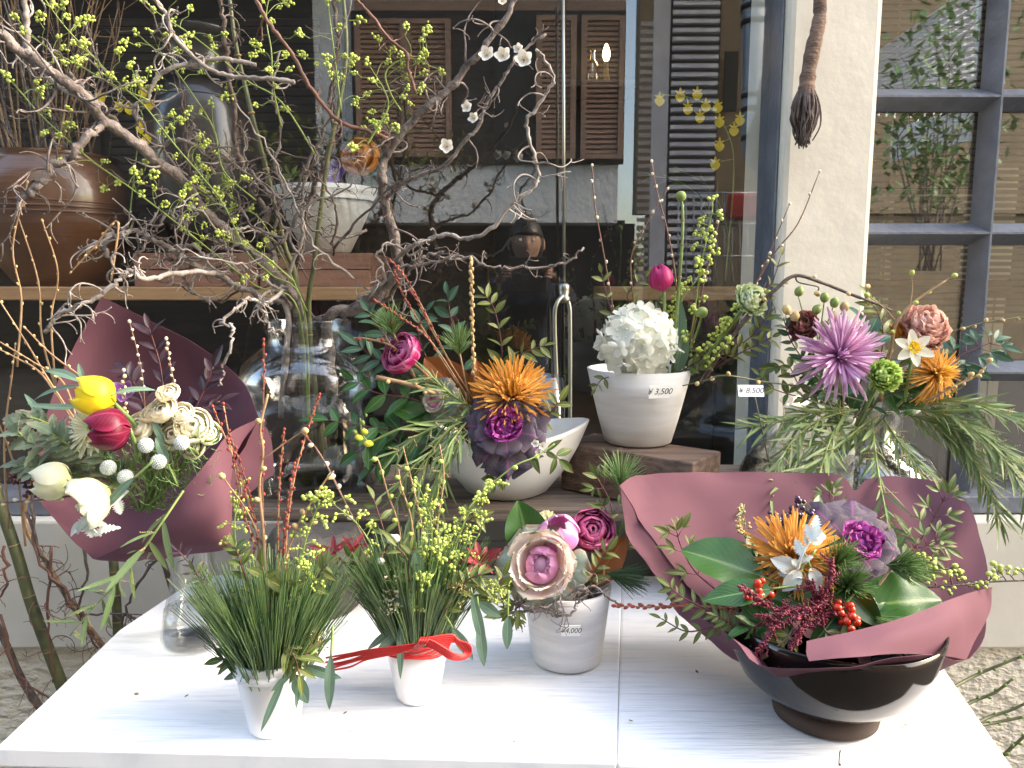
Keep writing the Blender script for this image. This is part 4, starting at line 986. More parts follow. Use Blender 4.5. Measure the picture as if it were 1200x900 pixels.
def spray(lab, pts, leaf='leaf_wattle', L=.06, n=30, t0=.1, W=.075, ang=.55, group=None, name='wattle_branch', mat='stem_pale', r0=.0018, r1=.0008, droop=.35, blossomy=True, jit=.5, sub=6, dirbias=None, cat='branch'):
    """a drooping branch of long narrow leaves with tiny flower spikes at the leaf bases"""
    p = catmull(pts3(pts), sub); t_ = thing(name, lab, cat, p[0], group); mb = MB(); mb.tube(p, r0, r1, 5)
    mes = [leafmesh(leaf, W * k, .1, c_, .85, .6, 2, 9) for k, c_ in ((1, .12), (.8, .25), (1.2, .04), (.9, -.08))]
    sp_ = MB()
    for i in range(n):
        t = t0 + (1 - t0) * (i + U(0, .8)) / n; q, d = along(p, t); s_ = Matrix.Rotation(i * 2.4 + U(-.4, .4), 3, d) @ perp(d)
        e = (d * math.cos(ang) + s_ * math.sin(ang) * U(.6, 1.2) + V(0, -.05, -droop * U(0, 1)) + randv() * .15)
        if dirbias: e += dirbias
        put(rnd.choice(mes), 'leaf', t_, orient(q, e, V(0, -.8, .6) + randv() * jit, L * U(.65, 1.2) * (1.05 - .25 * t)))
        if blossomy and i % 2 == 0:
            e2 = (s_ + d * .6 + randv() * .4).normalized(); l = L * U(.2, .4); sp_.tube([q, q + e2 * l * .5 + randv() * .001, q + e2 * l], .0004, .0003, 3, cap=False)
            for k in range(7): sp_.ball(q + e2 * l * (k + 1) / 7 + randv() * .0006, .0009, 4, 3, m=1)
    mb.build('stem', M[mat], t_)
    if blossomy: sp_.build('flower_spikes', [M[mat], M['bud_tan']], t_, kind='stuff')
    return t_
# ================================================================ big jar of contorted branches
JB = 1.31; jm = lambda x, y=372, Y=JB: P(x, y, Y)
inj = V(jc2.x, JB, jc2.z + .06)
G1 = 'contorted branches in the glass jar'
contorted('thickest grey branch sweeping from the glass jar to the upper left corner', [inj + V(-.03, 0, .1), (350, 372, 1.31), (335, 335, 1.28), (300, 300, 1.26), (262, 268, 1.24), (236, 244, 1.22), (215, 215, 1.2), (180, 185, 1.17), (150, 160, 1.14), (120, 140, 1.12), (105, 118, 1.1), (75, 95, 1.08), (45, 72, 1.07), (20, 58, 1.06), (-2, 38, 1.05), (-40, 15, 1.04)], .0115, .0075, 'bark', 14, (.05, .13), wob=.002, tt=(.3, .95))
contorted('grey side branch with a sawn knob hanging over the brown jar', [(124, 146, 1.12), (110, 155, 1.10), (82, 183, 1.09), (62, 196, 1.08), (50, 213, 1.08), (36, 226, 1.08), (20, 234, 1.08)], .0062, .0055, 'bark', 9, (.05, .13), tt=(.2, 1), droop=.25)
contorted('stout mossy branch leaning right out of the jar and rising past the shutters', [inj + V(.04, 0, .1), (385, 374, 1.31), (420, 362, 1.30), (447, 340, 1.28), (466, 316, 1.27), (464, 290, 1.26), (455, 250, 1.25), (448, 215, 1.24), (452, 182, 1.24), (474, 152, 1.23), (505, 122, 1.22), (530, 100, 1.22), (550, 75, 1.21), (575, 45, 1.2), (600, 8, 1.2), (612, -30, 1.2)], .0125, .0045, 'bark', 12, (.05, .12), tt=(.25, .95), wob=.002)
contorted('pale looping branch curling up right of the jar before the grey wall', [(462, 306, 1.25), (480, 290, 1.23), (500, 282, 1.22), (522, 275, 1.21), (548, 280, 1.2), (575, 268, 1.19), (598, 240, 1.18), (622, 222, 1.18), (631, 205, 1.18), (624, 175, 1.18), (617, 142, 1.18), (627, 130, 1.18), (645, 103, 1.17), (648, 90, 1.17), (636, 66, 1.17), (628, 58, 1.17)], .0042, .0025, 'bark_pale', 9, (.03, .08), tt=(.1, 1), wob=.002)
contorted('slender plum branch rising right with white blossoms along its upper half', [(453, 232, 1.24), (470, 216, 1.23), (495, 205, 1.22), (520, 195, 1.21), (545, 165, 1.2), (560, 150, 1.2), (570, 122, 1.2), (585, 100, 1.2), (600, 76, 1.2), (618, 55, 1.2), (640, 40, 1.2)], .0042, .0024, 'bark', 7, (.02, .06), tt=(.3, 1), wob=.0015)
contorted('knobbly branch bending left before the dark vase', [inj, (342, 372, 1.32), (322, 335, 1.3), (320, 298, 1.29), (307, 268, 1.28), (314, 250, 1.27), (300, 230, 1.26), (289, 212, 1.25), (284, 199, 1.25), (270, 188, 1.24), (256, 190, 1.23), (243, 198, 1.22), (226, 202, 1.21)], .0085, .0038, 'bark', 10, (.04, .10), tt=(.3, 1), wob=.003)
contorted('thin dark upright branch in front of the vase neck', [(288, 208, 1.25), (276, 165, 1.24), (273, 120, 1.23), (266, 70, 1.22), (262, 25, 1.21), (256, -20, 1.2)], .0048, .0036, 'bark_dark', 7, (.03, .08), wob=.003)
contorted('smooth silver grey branch arching across the top of the dark vase', [(345, 96, 1.18), (318, 92, 1.18), (288, 91, 1.18), (265, 88, 1.18), (240, 78, 1.17), (220, 60, 1.17), (202, 38, 1.16), (193, 14, 1.16), (176, -6, 1.15)], .0042, .0034, 'bark_pale', 6, (.02, .06), wob=.001)
contorted('silver grey branch looping left of the vase with a brown joint', [(300, 76, 1.19), (276, 71, 1.19), (256, 68, 1.18), (232, 75, 1.18), (208, 77, 1.17), (187, 88, 1.17), (177, 104, 1.17), (172, 118, 1.17), (160, 122, 1.17), (157, 134, 1.17), (166, 142, 1.17)], .004, .0034, 'bark_pale', 7, (.02, .07), wob=.0012)
contorted('branch forking left below the vase over the wooden crates', [inj + V(-.05, 0, .06), (338, 368, 1.30), (312, 352, 1.28), (285, 337, 1.26), (250, 320, 1.24), (222, 306, 1.22), (200, 292, 1.21), (182, 281, 1.2), (163, 272, 1.2), (140, 275, 1.19), (126, 277, 1.19), (123, 290, 1.19), (128, 303, 1.19)], .0065, .0036, 'bark_pale', 16, (.04, .10), wob=.003, tt=(.2, 1))
contorted('long pale branch reaching down left over the maroon paper edge', [(262, 322, 1.22), (235, 318, 1.18), (200, 322, 1.13), (172, 326, 1.08), (150, 318, 1.06), (138, 330, 1.05), (118, 346, 1.04), (95, 358, 1.03), (72, 366, 1.03), (62, 377, 1.03), (52, 390, 1.03)], .0044, .0028, 'bark_pale', 10, (.03, .07), wob=.002, tt=(.2, 1), droop=.2)
contorted('pale twig dangling from the jar mouth over the paper corner', [(335, 338, 1.26), (312, 356, 1.2), (297, 350, 1.17), (277, 361, 1.14), (260, 378, 1.12), (272, 382, 1.11), (270, 402, 1.1), (262, 430, 1.1), (255, 452, 1.1)], .0035, .002, 'bark_pale', 4, (.02, .05), tt=(.1, .5), droop=.3)
contorted('twig with cream tips hanging by the left jar shoulder', [(340, 335, 1.26), (318, 342, 1.23), (303, 352, 1.2), (310, 372, 1.2), (316, 385, 1.19), (325, 395, 1.19)], .0035, .002, 'bark_pale', 5, (.02, .05), tt=(.2, 1), droop=.3)
contorted('dark twisting branch standing mid jar before the white pot', [inj + V(.02, .02, 0), (352, 372, 1.33), (346, 330, 1.33), (352, 296, 1.32), (358, 262, 1.31), (364, 230, 1.3), (377, 200, 1.29), (385, 178, 1.29), (392, 150, 1.28), (388, 110, 1.28), (396, 60, 1.27), (392, 10, 1.27), (400, -20, 1.27)], .0068, .003, 'bark_dark', 12, (.03, .09), wob=.0035)
contorted('low branch curling right from the jar mouth behind red twigs', [(400, 372, 1.30), (425, 350, 1.3), (452, 352, 1.3), (470, 330, 1.28), (485, 312, 1.27), (500, 300, 1.27), (520, 296, 1.27)], .006, .003, 'bark', 8, (.04, .08), wob=.003)
contorted('smooth red brown shoot slanting over the reflected shutters', [(296, -10, 1.18), (312, 22, 1.18), (330, 46, 1.18), (345, 68, 1.19), (362, 100, 1.19), (385, 130, 1.2), (405, 146, 1.2), (432, 154, 1.21), (455, 162, 1.22)], .0034, .0036, 'bark_red', 4, (.02, .05), wob=.001, knob=.04)
contorted('thin red brown shoot rising at the top before the shutters', [(488, 110, 1.2), (478, 80, 1.2), (476, 62, 1.2), (455, 45, 1.2), (437, 20, 1.2), (418, 0, 1.2), (410, -20, 1.2)], .003, .0026, 'bark_red', 4, (.02, .05), wob=.001, knob=.04)
contorted('dark slim branch at the top left crossing behind the thick one', [(110, 122, 1.15), (64, 95, 1.16), (34, 60, 1.17), (32, 30, 1.17), (27, -10, 1.17)], .0052, .0045, 'bark_pale', 5, (.03, .08), wob=.002, tt=(.2, 1))
contorted('second limb running beside the thickest branch toward lower right', [(80, 85, 1.13), (100, 108, 1.14), (128, 133, 1.15), (150, 158, 1.18), (168, 176, 1.2), (196, 166, 1.2), (220, 165, 1.2), (240, 180, 1.21), (252, 205, 1.22)], .0042, .0034, 'bark', 7, (.03, .08), wob=.003)
for i, (lab, l) in enumerate((('twisted twig looping above the left wooden crate', [(232, 250, 1.2), (210, 262, 1.19), (200, 250, 1.19), (188, 262, 1.18), (178, 276, 1.18), (162, 300, 1.18)]),
        ('gnarled twig twining around the crate end by the green buds', [(262, 300, 1.21), (240, 300, 1.2), (225, 285, 1.2), (213, 296, 1.2), (206, 318, 1.2), (196, 335, 1.2)]),
        ('wiry twig arching over the vase foot toward the jar', [(300, 300, 1.22), (282, 285, 1.21), (268, 292, 1.2), (256, 280, 1.2), (248, 300, 1.2)]),
        ('bent grey twig between the dark vase and white pot', [(318, 292, 1.24), (338, 275, 1.23), (352, 240, 1.23), (360, 205, 1.23), (372, 182, 1.22), (360, 160, 1.22)]),
        ('tangled grey twig over the lower right of the jar mouth', [(430, 350, 1.27), (452, 322, 1.25), (440, 300, 1.24), (458, 285, 1.24), (480, 300, 1.23), (500, 290, 1.22)]),
        ('fine grey twig curving below the lower window sash on the right', [(466, 312, 1.2), (500, 310, 1.2), (540, 300, 1.2), (572, 312, 1.19), (598, 314, 1.19), (640, 312, 1.19), (668, 305, 1.19), (684, 290, 1.19)]),
        ('dark knotted twig beside the green stem in mid jar', [(330, 300, 1.27), (322, 262, 1.27), (332, 225, 1.27), (322, 190, 1.27), (330, 150, 1.27), (320, 110, 1.27), (328, 60, 1.27)]))):
    contorted(lab, l, .0034, .002, ('bark', 'bark_pale', 'bark')[i % 3], 7, (.02, .06), wob=.003, tt=(.05, 1))
def rodstem(lab, pts, r0, r1, mat, name='stem', cat='stem'):
    p = catmull(pts3(pts), 6); t_ = thing(name, lab, cat, p[0]); MB().tube(p, r0, r1, 9).build('stalk', M[mat], t_)
    for k in range(5):
        q, d = along(p, .12 + .18 * k); MB().tube([q - d * .001, q + d * .001], r0 * 1.12, n=9).build('node', M['bark_tan'], t_)
    return t_
rodstem('thick smooth green stem rising left of the white pot', [inj, (348, 340, 1.3), (334, 290, 1.29), (322, 240, 1.28), (310, 190, 1.28), (298, 145, 1.27), (287, 100, 1.27), (276, 50, 1.26), (268, -10, 1.26)], .0050, .0030, 'stem_dark')
rodstem('olive green stem rising in front of the white pot', [inj + V(.02, 0, 0), (362, 372, 1.3), (368, 310, 1.28), (376, 245, 1.27), (384, 185, 1.26), (398, 120, 1.26), (406, 60, 1.26), (402, -10, 1.26)], .0046, .0028, 'stem_dark')
b_ = [('long bright green budding branch crossing the dark vase', [inj, (356, 360, 1.26), (318, 322, 1.24), (290, 296, 1.23), (262, 240, 1.2), (235, 205, 1.19), (205, 170, 1.17), (170, 125, 1.16), (140, 98, 1.15), (108, 65, 1.14), (75, 30, 1.13), (48, -8, 1.12)], 34, .35),
      ('bright green budding branch over the brown jar shoulder', [inj, (350, 365, 1.26), (300, 335, 1.23), (255, 300, 1.2), (215, 268, 1.18), (190, 248, 1.17), (150, 218, 1.16), (110, 190, 1.15), (75, 160, 1.14), (45, 132, 1.14), (22, 105, 1.13)], 24, .4),
      ('green budding branch slanting over the vase lip', [(372, 185, 1.24), (330, 120, 1.22), (290, 95, 1.21), (255, 65, 1.2), (220, 38, 1.19), (185, 15, 1.18), (160, -8, 1.17)], 12, .3),
      ('thin green budding branch over the bronze shoulder', [(300, 235, 1.23), (262, 200, 1.22), (250, 150, 1.21), (215, 95, 1.2), (195, 70, 1.2), (170, 48, 1.2)], 14, .2),
      ('budding twig at the left before the shop cabinet', [(175, 118, 1.16), (130, 98, 1.15), (95, 78, 1.14), (65, 62, 1.13), (40, 45, 1.13)], 12, .1),
      ('low budding branch between the vase and the crate', [(360, 365, 1.26), (330, 300, 1.25), (300, 252, 1.24), (268, 245, 1.24), (245, 232, 1.23), (225, 222, 1.23)], 14, .45),
      ('dense budding branch above the orange petals', [(470, 130, 1.21), (458, 110, 1.2), (452, 85, 1.2), (470, 70, 1.2), (490, 70, 1.2), (505, 78, 1.2)], 12, .05),
      ('budding twig hanging left of the reflected shutters', [(400, 130, 1.2), (395, 90, 1.2), (390, 50, 1.19), (385, 10, 1.19), (382, -20, 1.19)], 16, .05),
      ('budding twig rising right of the vase neck', [(330, 150, 1.22), (320, 100, 1.2), (318, 60, 1.2), (312, 20, 1.2), (318, -15, 1.2)], 16, .1),
      ('yellow green buds clustered left of the dark shutters', [(430, 170, 1.19), (442, 150, 1.19), (455, 125, 1.19), (450, 105, 1.19), (438, 85, 1.19)], 12, .05),
      ('budding shoots low over the right crate', [(345, 330, 1.23), (310, 300, 1.21), (280, 285, 1.2), (250, 282, 1.2), (225, 272, 1.2)], 12, .1)]
for lab, l, n_, t0 in b_: budded(lab, l, .0015, .0008, n=n_, t0=t0, L=(.012, .048), group='budding branches in the glass jar')
for i in range(22):
    x0, y0 = U(225, 430), U(215, 355); an = U(.25, 2.95); Lp = U(110, 260)
    if i < 7: x0, y0 = U(215, 330), U(250, 340); an = U(2.5, 3.5); Lp = U(70, 150)
    x1, y1 = x0 + math.cos(an) * Lp, y0 - math.sin(an) * Lp; xm_, ym_ = (x0 + x1) / 2 + U(-26, 26), (y0 + y1) / 2 + U(-26, 26); Y0, Y1 = U(1.22, 1.3), U(1.14, 1.24)
    contorted('thin gnarled grey twig in the tangle above the glass jar', [(x0, y0, Y0), ((x0 + xm_) / 2 + U(-12, 12), (y0 + ym_) / 2 + U(-12, 12), (Y0 * 3 + Y1) / 4), (xm_, ym_, (Y0 + Y1) / 2), ((x1 + xm_) / 2 + U(-12, 12), (y1 + ym_) / 2 + U(-12, 12), (Y0 + Y1 * 3) / 4), (x1, y1, Y1)], .0030, .0012, ('bark', 'bark_dark', 'bark_pale', 'bark')[i % 4], 5, (.02, .06), wob=.0035, group='thin gnarled twigs above the jar', tt=(.1, 1), tr=.0016)
# plum blossoms on the slender branch
for i, (x, y, r, pos) in enumerate(((571, 65, 11, 'leftmost of the upper group'), (590, 66, 11, 'left of the pair below the branch tip'), (614, 71, 12, 'right of the pair below the branch tip'), (608, 58, 7, 'smallest, just under the branch tip'), (548, 126, 8, 'upper one before the dark shutter pane'), (556, 139, 8, 'lower one before the dark shutter pane'), (524, 172, 10, 'lowest, nearest the orange petals'), (588, 2, 6, 'topmost at the picture edge'))):
    blossom('white plum blossom, ' + pos, P(x, y, 1.17), V(U(-.4, .3), -1, U(-.2, .5)), pxm(r, 1.17), group='plum blossoms')
for x, y in ((636, 52), (635, 65), (340, 72), (337, 75), (275, 72), (130, 110), (136, 114), (365, 228), (362, 232), (454, 34)):
    pass
# ================================================================ hanging dried root on the pillar
p = catmull([P(963, -40, 1.47), P(961, 0, 1.47), P(960, 25, 1.47), P(952, 60, 1.47), P(946, 95, 1.47), P(945, 115, 1.47)], 6)
t_ = thing('dried_root', 'dried brown vine root with matted end hanging on the pillar', 'root', p[-1])
MB().tube(p, .0105, .0150, 10, rf=lambda i: 1 + U(-.12, .12)).build('vine', M['root'], t_)
mb = MB()
for i in range(95):
    a_ = i * 2.4; r_ = pxm(U(6, 15), 1.47); s_ = P(945, 100, 1.47) + V(math.cos(a_) * .009, math.sin(a_) * .009, 0)
    m1 = P(941 + U(-2, 4), 130 + U(-8, 8), 1.47) + V(math.cos(a_) * r_, math.sin(a_) * r_ * .8, 0); e = P(941 + U(-5, 5), 168 + U(-8, 3), 1.47) + V(math.cos(a_) * r_ * .3, math.sin(a_) * r_ * .3, 0)
    mb.tube(catmull([s_, m1, m1.lerp(e, .5) + randv() * .009, e + randv() * .006], 3), .0026, .0012, 5)
mb.build('matted_roots', M['bark_dark'], t_)
# ================================================================ left maroon bouquet
t_ = thing('wrapping_paper', 'tall maroon wrapping paper cone of the left bouquet in the glass bottle', 'wrapping paper', P(150, 640, .98))
sheet([[(118, 348, 1.10), (175, 377, 1.11), (235, 408, 1.11), (285, 447, 1.10), (304, 490, 1.05)], [(88, 405, 1.09), (150, 430, 1.13), (212, 455, 1.13), (262, 485, 1.10), (288, 515, 1.04)],
       [(60, 470, 1.07), (120, 500, 1.11), (180, 520, 1.12), (232, 545, 1.08), (262, 560, 1.01)], [(40, 560, 1.04), (85, 580, 1.06), (140, 598, 1.07), (190, 608, 1.03), (232, 600, .98)],
       [(72, 615, 1.0), (100, 632, 1.0), (135, 642, 1.0), (165, 645, .985), (200, 635, .965)], [(108, 655, .975), (120, 657, .972), (135, 657, .968), (150, 657, .965), (165, 655, .96)]], 6, 6, .004, 7, seed=2).build('back_sheet', M['paper'], t_)
sheet([[(303, 489, 1.045), (268, 508, .99), (242, 542, .945), (205, 588, .925), (165, 628, .925), (112, 655, .95)], [(292, 502, 1.045), (266, 540, .985), (256, 572, .94), (226, 602, .915), (190, 632, .915), (140, 655, .94)],
       [(276, 512, 1.05), (267, 560, .985), (267, 595, .945), (250, 622, .92), (215, 640, .92), (165, 654, .945)], [(262, 520, 1.055), (267, 580, .99), (268, 612, .955), (268, 641, .935), (225, 648, .935), (180, 655, .955)]], 6, 6, .003, 7, seed=7).build('front_sheet', M['paper'], t_)
sheet([[(303, 489, 1.06), (285, 505, 1.05), (262, 520, 1.04)], [(317, 512, 1.08), (295, 535, 1.07), (268, 560, 1.05)], [(321, 555, 1.09), (300, 570, 1.08), (270, 598, 1.07)]], 6, 6, .003, 8, seed=3).build('side_fold', M['paper'], t_)
vn = P(232, 640, 1.0)                               # the bottle's neck
ft = P(150, 620, .98)
tulip('yellow tulip leaning left above the pale gerbera', P(135, 473, .93), V(-.86, -.25, .42), .050, 'tulip_y', P(175, 520, .96), fat=1.0, bend=V(0, 0, .004))
tulip('dark maroon tulip lying across the pale gerbera', P(154, 503, .91), V(-.93, -.42, .02), .050, 'tulip_m', P(150, 560, .96), fat=1.05, bend=V(.01, 0, 0))
daisy('pale yellow gerbera half hidden behind the maroon tulip', P(108, 502, .955), V(-.35, -.8, .42), .037, 'gerb', 'bud_yg', 30, P(150, 580, .98))
for lab, x, y, r, m_, ax in (('small peach ranunculus bud at the top of the left bouquet', 198, 462, 13, 'rose_peach', V(0, -.5, .9)), ('peach ranunculus below the small top bud', 192, 482, 17, 'rose_peach', V(-.2, -.7, .7)),
        ('peach ranunculus right beside the maroon tulip', 165, 501, 17, 'rose_peach', V(-.3, -.8, .5)), ('cream and peach ranunculus in the middle of the left bouquet', 205, 510, 18, 'rose_peach', V(-.1, -.9, .4)),
        ('large cream ranunculus at the right of the left bouquet', 227, 500, 21, 'rose_cream', V(.2, -.85, .5)), ('small cream ranunculus tucked between peach and large cream ones', 214, 485, 13, 'rose_cream', V(.1, -.8, .6)), ('small peach ranunculus under the dark purple leaves', 178, 487, 12, 'rose_peach', V(-.1, -.6, .8)), ('cream ranunculus low under the large cream one', 226, 524, 14, 'rose_cream', V(.2, -.95, .2)), ('greenish white ranunculus at the right rim of the left bouquet', 244, 508, 14, 'carn_green', V(.6, -.7, .3))):
    double(lab, P(x, y, .955), ax, pxm(r, .955), [m_, 'rose_cream', m_], 5, 4, P(175, 600, .98))
for i, (x, y, pos) in enumerate(((171, 522, 'left below the peach ranunculus'), (186, 541, 'centre of the five'), (213, 519, 'rightmost'), (127, 548, 'leftmost'), (147, 559, 'lowest'))):
    c = P(x, y, .925); t_ = thing('brunia_head', 'silvery round brunia ball in the left bouquet, ' + pos, 'flower', c)
    mb = MB(); mb.ball(c, pxm(8.4, .925), 12, 9)
    for k in range(150):
        z = 1 - 2 * (k + .5) / 150; a_ = k * 2.39996; q = V(math.sqrt(1 - z * z) * math.cos(a_), math.sqrt(1 - z * z) * math.sin(a_), z) * pxm(8.4, .925); mb.ball(c + q, .0010, 5, 3)
    mb.build('ball', M['felt'], t_); MB().tube(catmull([c, c + V(.005, .03, -.03), P(165, 600, .97)], 4), .0017, n=6).build('stem', M['stem_green'], t_)
mb = MB(); fl_ = thing('brunia_foliage', 'wiry green brunia foliage filling the lower left bouquet', 'foliage', P(180, 590, .96))
for k in range(420):
    c = P(U(120, 248), U(520, 598), U(.93, .99)); 
    if c.x > P(255 - (c.z * 0), 0, .96).x: continue
    d = (V(U(-1, 1), U(-.8, .2), U(-.4, 1))).normalized(); l = U(.010, .022); mb.tube([c, c + d * l * .6, c + d * l + V(0, 0, .004)], .0007, .0004, 3, cap=False)
o_ = mb.build('needles', M['needle2'], fl_); o_['kind'] = 'stuff'
for i in range(9):
    a_ = P(160 + i * 6, 596, .975); MB().tube(catmull([a_, P(130 + i * 13, 560, .955), P(122 + i * 14, 530 + (i % 3) * 8, .95)], 4), .0012, .0008, 5).build('stem', M['stem_green'], fl_)
tulip('creamy white tulip drooping at the left bouquet rim', P(85, 566, .93), V(-.93, -.3, .18), .046, 'tulip_w', P(125, 550, .95), fat=1.1, bend=V(0, 0, -.006))
tulip('open cream tulip hanging below the brunia balls', P(128, 572, .92), V(-.75, -.45, -.45), .043, 'tulip_w', P(150, 560, .96), prof=[.1, .55, .75, .85, .95, .9], half=50)
def miller(lab, pts, L, n, parent_y=None):
    p = catmull(pts3(pts), 5); t_ = thing('dusty_miller', lab, 'foliage', p[0]); MB().tube(p, .002, .0013, 6).build('stem', M['felt'], t_)
    me = [leafmesh('felt_leaf', .5 * k, .1, c_, .7, .6, 6, 14, .1, 0, .35) for k, c_ in ((1, .3), (.8, .6), (1.1, -.1))] + [leafmesh('felt_leaf', .42, .2, .3, .8, .8, 4, 8)]
    for i in range(n):
        q, d = along(p, .1 + .9 * i / n); s_ = Matrix.Rotation(i * 2.4, 3, d) @ perp(d)
        put(rnd.choice(me), 'leaf', t_, orient(q, d * .6 + s_, V(0, -1, .5) + randv() * .6, L * U(.6, 1.1)))
miller('frosted silver dusty miller leaves hanging below the open cream tulip', [(150, 575, .94), (130, 592, .92), (108, 600, .91), (100, 612, .91), (118, 628, .90)], .030, 16)
bl_l = bigleaf('narrow silvery leaf curving down over the dusty miller', (157, 560, .91), (112, 600, .90), 1, .2, 'leaf_euc', V(0, -1, .5), .2, .1, 'narrow_leaf')
for i, (lab, l, s_) in enumerate((('sage green kale foliage at the left rim of the bouquet', [(130, 560, .97), (85, 535, .95), (40, 520, .94), (20, 505, .94)], .034), ('sage foliage with purple tips beside the gerbera', [(130, 560, .965), (100, 535, .95), (75, 518, .94), (60, 508, .93)], .036),
       ('sage foliage above the drooping white tulip', [(130, 570, .97), (90, 555, .95), (50, 548, .94), (25, 545, .94)], .034), ('upper sage foliage tuft behind the gerbera', [(120, 540, .98), (80, 510, .97), (45, 492, .965), (28, 490, .96)], .03), ('sage foliage tuft under the maroon tulip', [(150, 570, .96), (130, 545, .95), (115, 530, .94)], .03))):
    sprig(lab, l, 'leaf_kalegrey', s_, 9, .15, .8, .0022, .0012, 'stem_pale', W=.55, fold=.1, curl=.25, a=.62, b=.7, wave=.12, jit=.7, serr=.14, nv=10, name='kale_foliage', cat='foliage')
for x, y, lab in ((38, 575, 'small burgundy seed head beside the drooping white tulip'), (20, 560, 'small burgundy seed head at the far left of the bouquet')):
    c = P(x, y, .94); t_ = thing('seed_head', lab, 'seed head', c); mb = MB()
    for k in range(40): mb.ball(c + randv().normalized() * U(.002, .011), .0022, 5, 4)
    mb.tube([c, P(110, 580, .97)], .001, n=4); mb.build('florets', M['stem_maroon'], t_)
for lab, l, s_ in (('dark purple leafy sprig rising highest against the back paper', [(200, 540, 1.03), (195, 490, 1.05), (188, 430, 1.06), (175, 385, 1.06)], .040), ('dark purple leafy sprig to the right against the back paper', [(215, 540, 1.03), (222, 495, 1.04), (238, 460, 1.05), (250, 430, 1.05)], .036),
        ('dark purple leafy sprig low behind the small peach bud', [(190, 540, 1.02), (205, 490, 1.03), (235, 480, 1.04), (258, 470, 1.05)], .032), ('dark purple leaves behind the yellow tulip', [(180, 530, 1.02), (170, 480, 1.03), (158, 450, 1.04), (145, 435, 1.05)], .034)):
    sprig(lab, l, 'leaf_dark', s_, 6, .25, .7, .0015, .0008, 'stem_maroon', W=.36, curl=.12, jit=.5, name='dark_leaf_sprig')
for lab, a_, b__, w_, cv in (('long blue green leaf pointing left above the gerbera', (96, 448, .95), (42, 420, .97), .16, .25), ('thin blue green leaf reaching to the far left', (95, 452, .95), (20, 458, .98), .10, .2), ('short blue green leaf behind the yellow tulip', (98, 448, .96), (91, 424, .97), .25, .1),
        ('blue green leaf arching right over the yellow tulip', (133, 462, .92), (181, 446, .93), .2, .3), ('broad blue green leaf lying left of the gerbera', (98, 476, .95), (38, 484, .97), .13, -.2), ('dark blue green blade behind the sage foliage', (60, 500, .97), (25, 456, 1.0), .12, .1),
        ('green blade standing between the ranunculus', (192, 520, .945), (178, 490, .94), .25, .1), ('green blade in front of the cream ranunculus', (197, 545, .93), (182, 512, .925), .3, .1)):
    bigleaf(lab, a_, b__, 1, w_, 'leaf_euc', V(0, -.6, .8), cv, .12, 'narrow_leaf')
blossom('small purple iris like flower behind the yellow tulip', P(146, 462, .975), V(.1, -.8, .5), .019, 'purple', 5, name='purple_flower', W=.7)
for lab, l in (('slim budded twig before the dark leaves, left one', [(175, 540, 1.0), (170, 480, 1.0), (165, 430, 1.0), (152, 378, 1.0)]), ('slim budded twig before the dark leaves, right one', [(205, 540, 1.0), (207, 470, 1.0), (200, 430, 1.0), (195, 398, 1.0)]), ('short budded twig rising by the purple flower', [(165, 540, .98), (152, 500, .98), (146, 470, .97), (145, 435, .96)])):
    rodbuds(lab, l, .0011, .0008, 'bark_red', 'bud_cream', 8, .0024, 1.3, .5)
spray('wattle branch hanging from the left bouquet over the table corner', [(215, 575, .92), (190, 612, .89), (160, 655, .88), (135, 685, .88), (110, 712, .88), (82, 745, .88)], 'leaf_wattle', .058, 17, .12, .13, .95, droop=.1, r0=.0016)
sprig('thin leafy shoots under the front paper edge', [(205, 640, .95), (180, 640, .93), (160, 645, .92)], 'leaf_wattle', .02, 4, W=.2)
rodbuds('pinkish budded twig crossing below the drooping white tulip', [(150, 572, .93), (105, 578, .92), (55, 585, .93), (-10, 590, .94)], .0016, .0012, 'bark_red', 'bud_cream', 12, .0025, 2, .1)
# ================================================================ tan twigs at the far left, branches below
G2 = 'thin tan twigs left of the maroon paper'
for i, l in enumerate(([(100, 510, 1.0), (60, 450, 1.02), (30, 400, 1.02), (-15, 330, 1.02)], [(95, 510, 1.0), (75, 450, 1.01), (40, 425, 1.01), (-10, 395, 1.01)], [(90, 500, 1.02), (50, 440, 1.03), (20, 420, 1.04), (-10, 405, 1.04)], [(80, 500, 1.1), (50, 400, 1.12), (45, 330, 1.12), (20, 250, 1.13)],
        [(70, 500, 1.1), (60, 380, 1.12), (68, 320, 1.12), (50, 260, 1.12)], [(10, 620, 1.1), (5, 520, 1.1), (14, 440, 1.1), (18, 405, 1.1)], [(30, 640, 1.1), (20, 560, 1.1), (0, 500, 1.1), (-20, 470, 1.1)], [(95, 470, 1.0), (110, 455, 1.0), (60, 415, 1.02), (30, 385, 1.02)], [(20, 430, 1.1), (25, 350, 1.1), (15, 290, 1.1), (32, 215, 1.1)], [(130, 330, 1.12), (138, 260, 1.12), (110, 290, 1.12), (84, 318, 1.12)])):
    rodbuds(('slim bare tan twig at the far left, ' + ('steepest', 'reaching farthest left', 'lowest arching', 'rising behind the branches', 'beside the brown jar', 'standing by the corner', 'bending off frame', 'crossing over the paper', 'upright with pale buds', 'arched before the brown jar')[i]), l, .0017, .0009, 'bark_tan', 'bud_tan', 6, .0018, 2.2, .3, group=G2)
rodstem('thick olive stem slanting down behind the left table edge', [P(-20, 520, 1.40), P(0, 590, 1.40), P(20, 650, 1.40), P(36, 705, 1.40), P(58, 765, 1.40), P(74, 808, 1.40), P(90, 860, 1.40)], .0100, .0115, 'stem_dark', 'branch', 'branch')
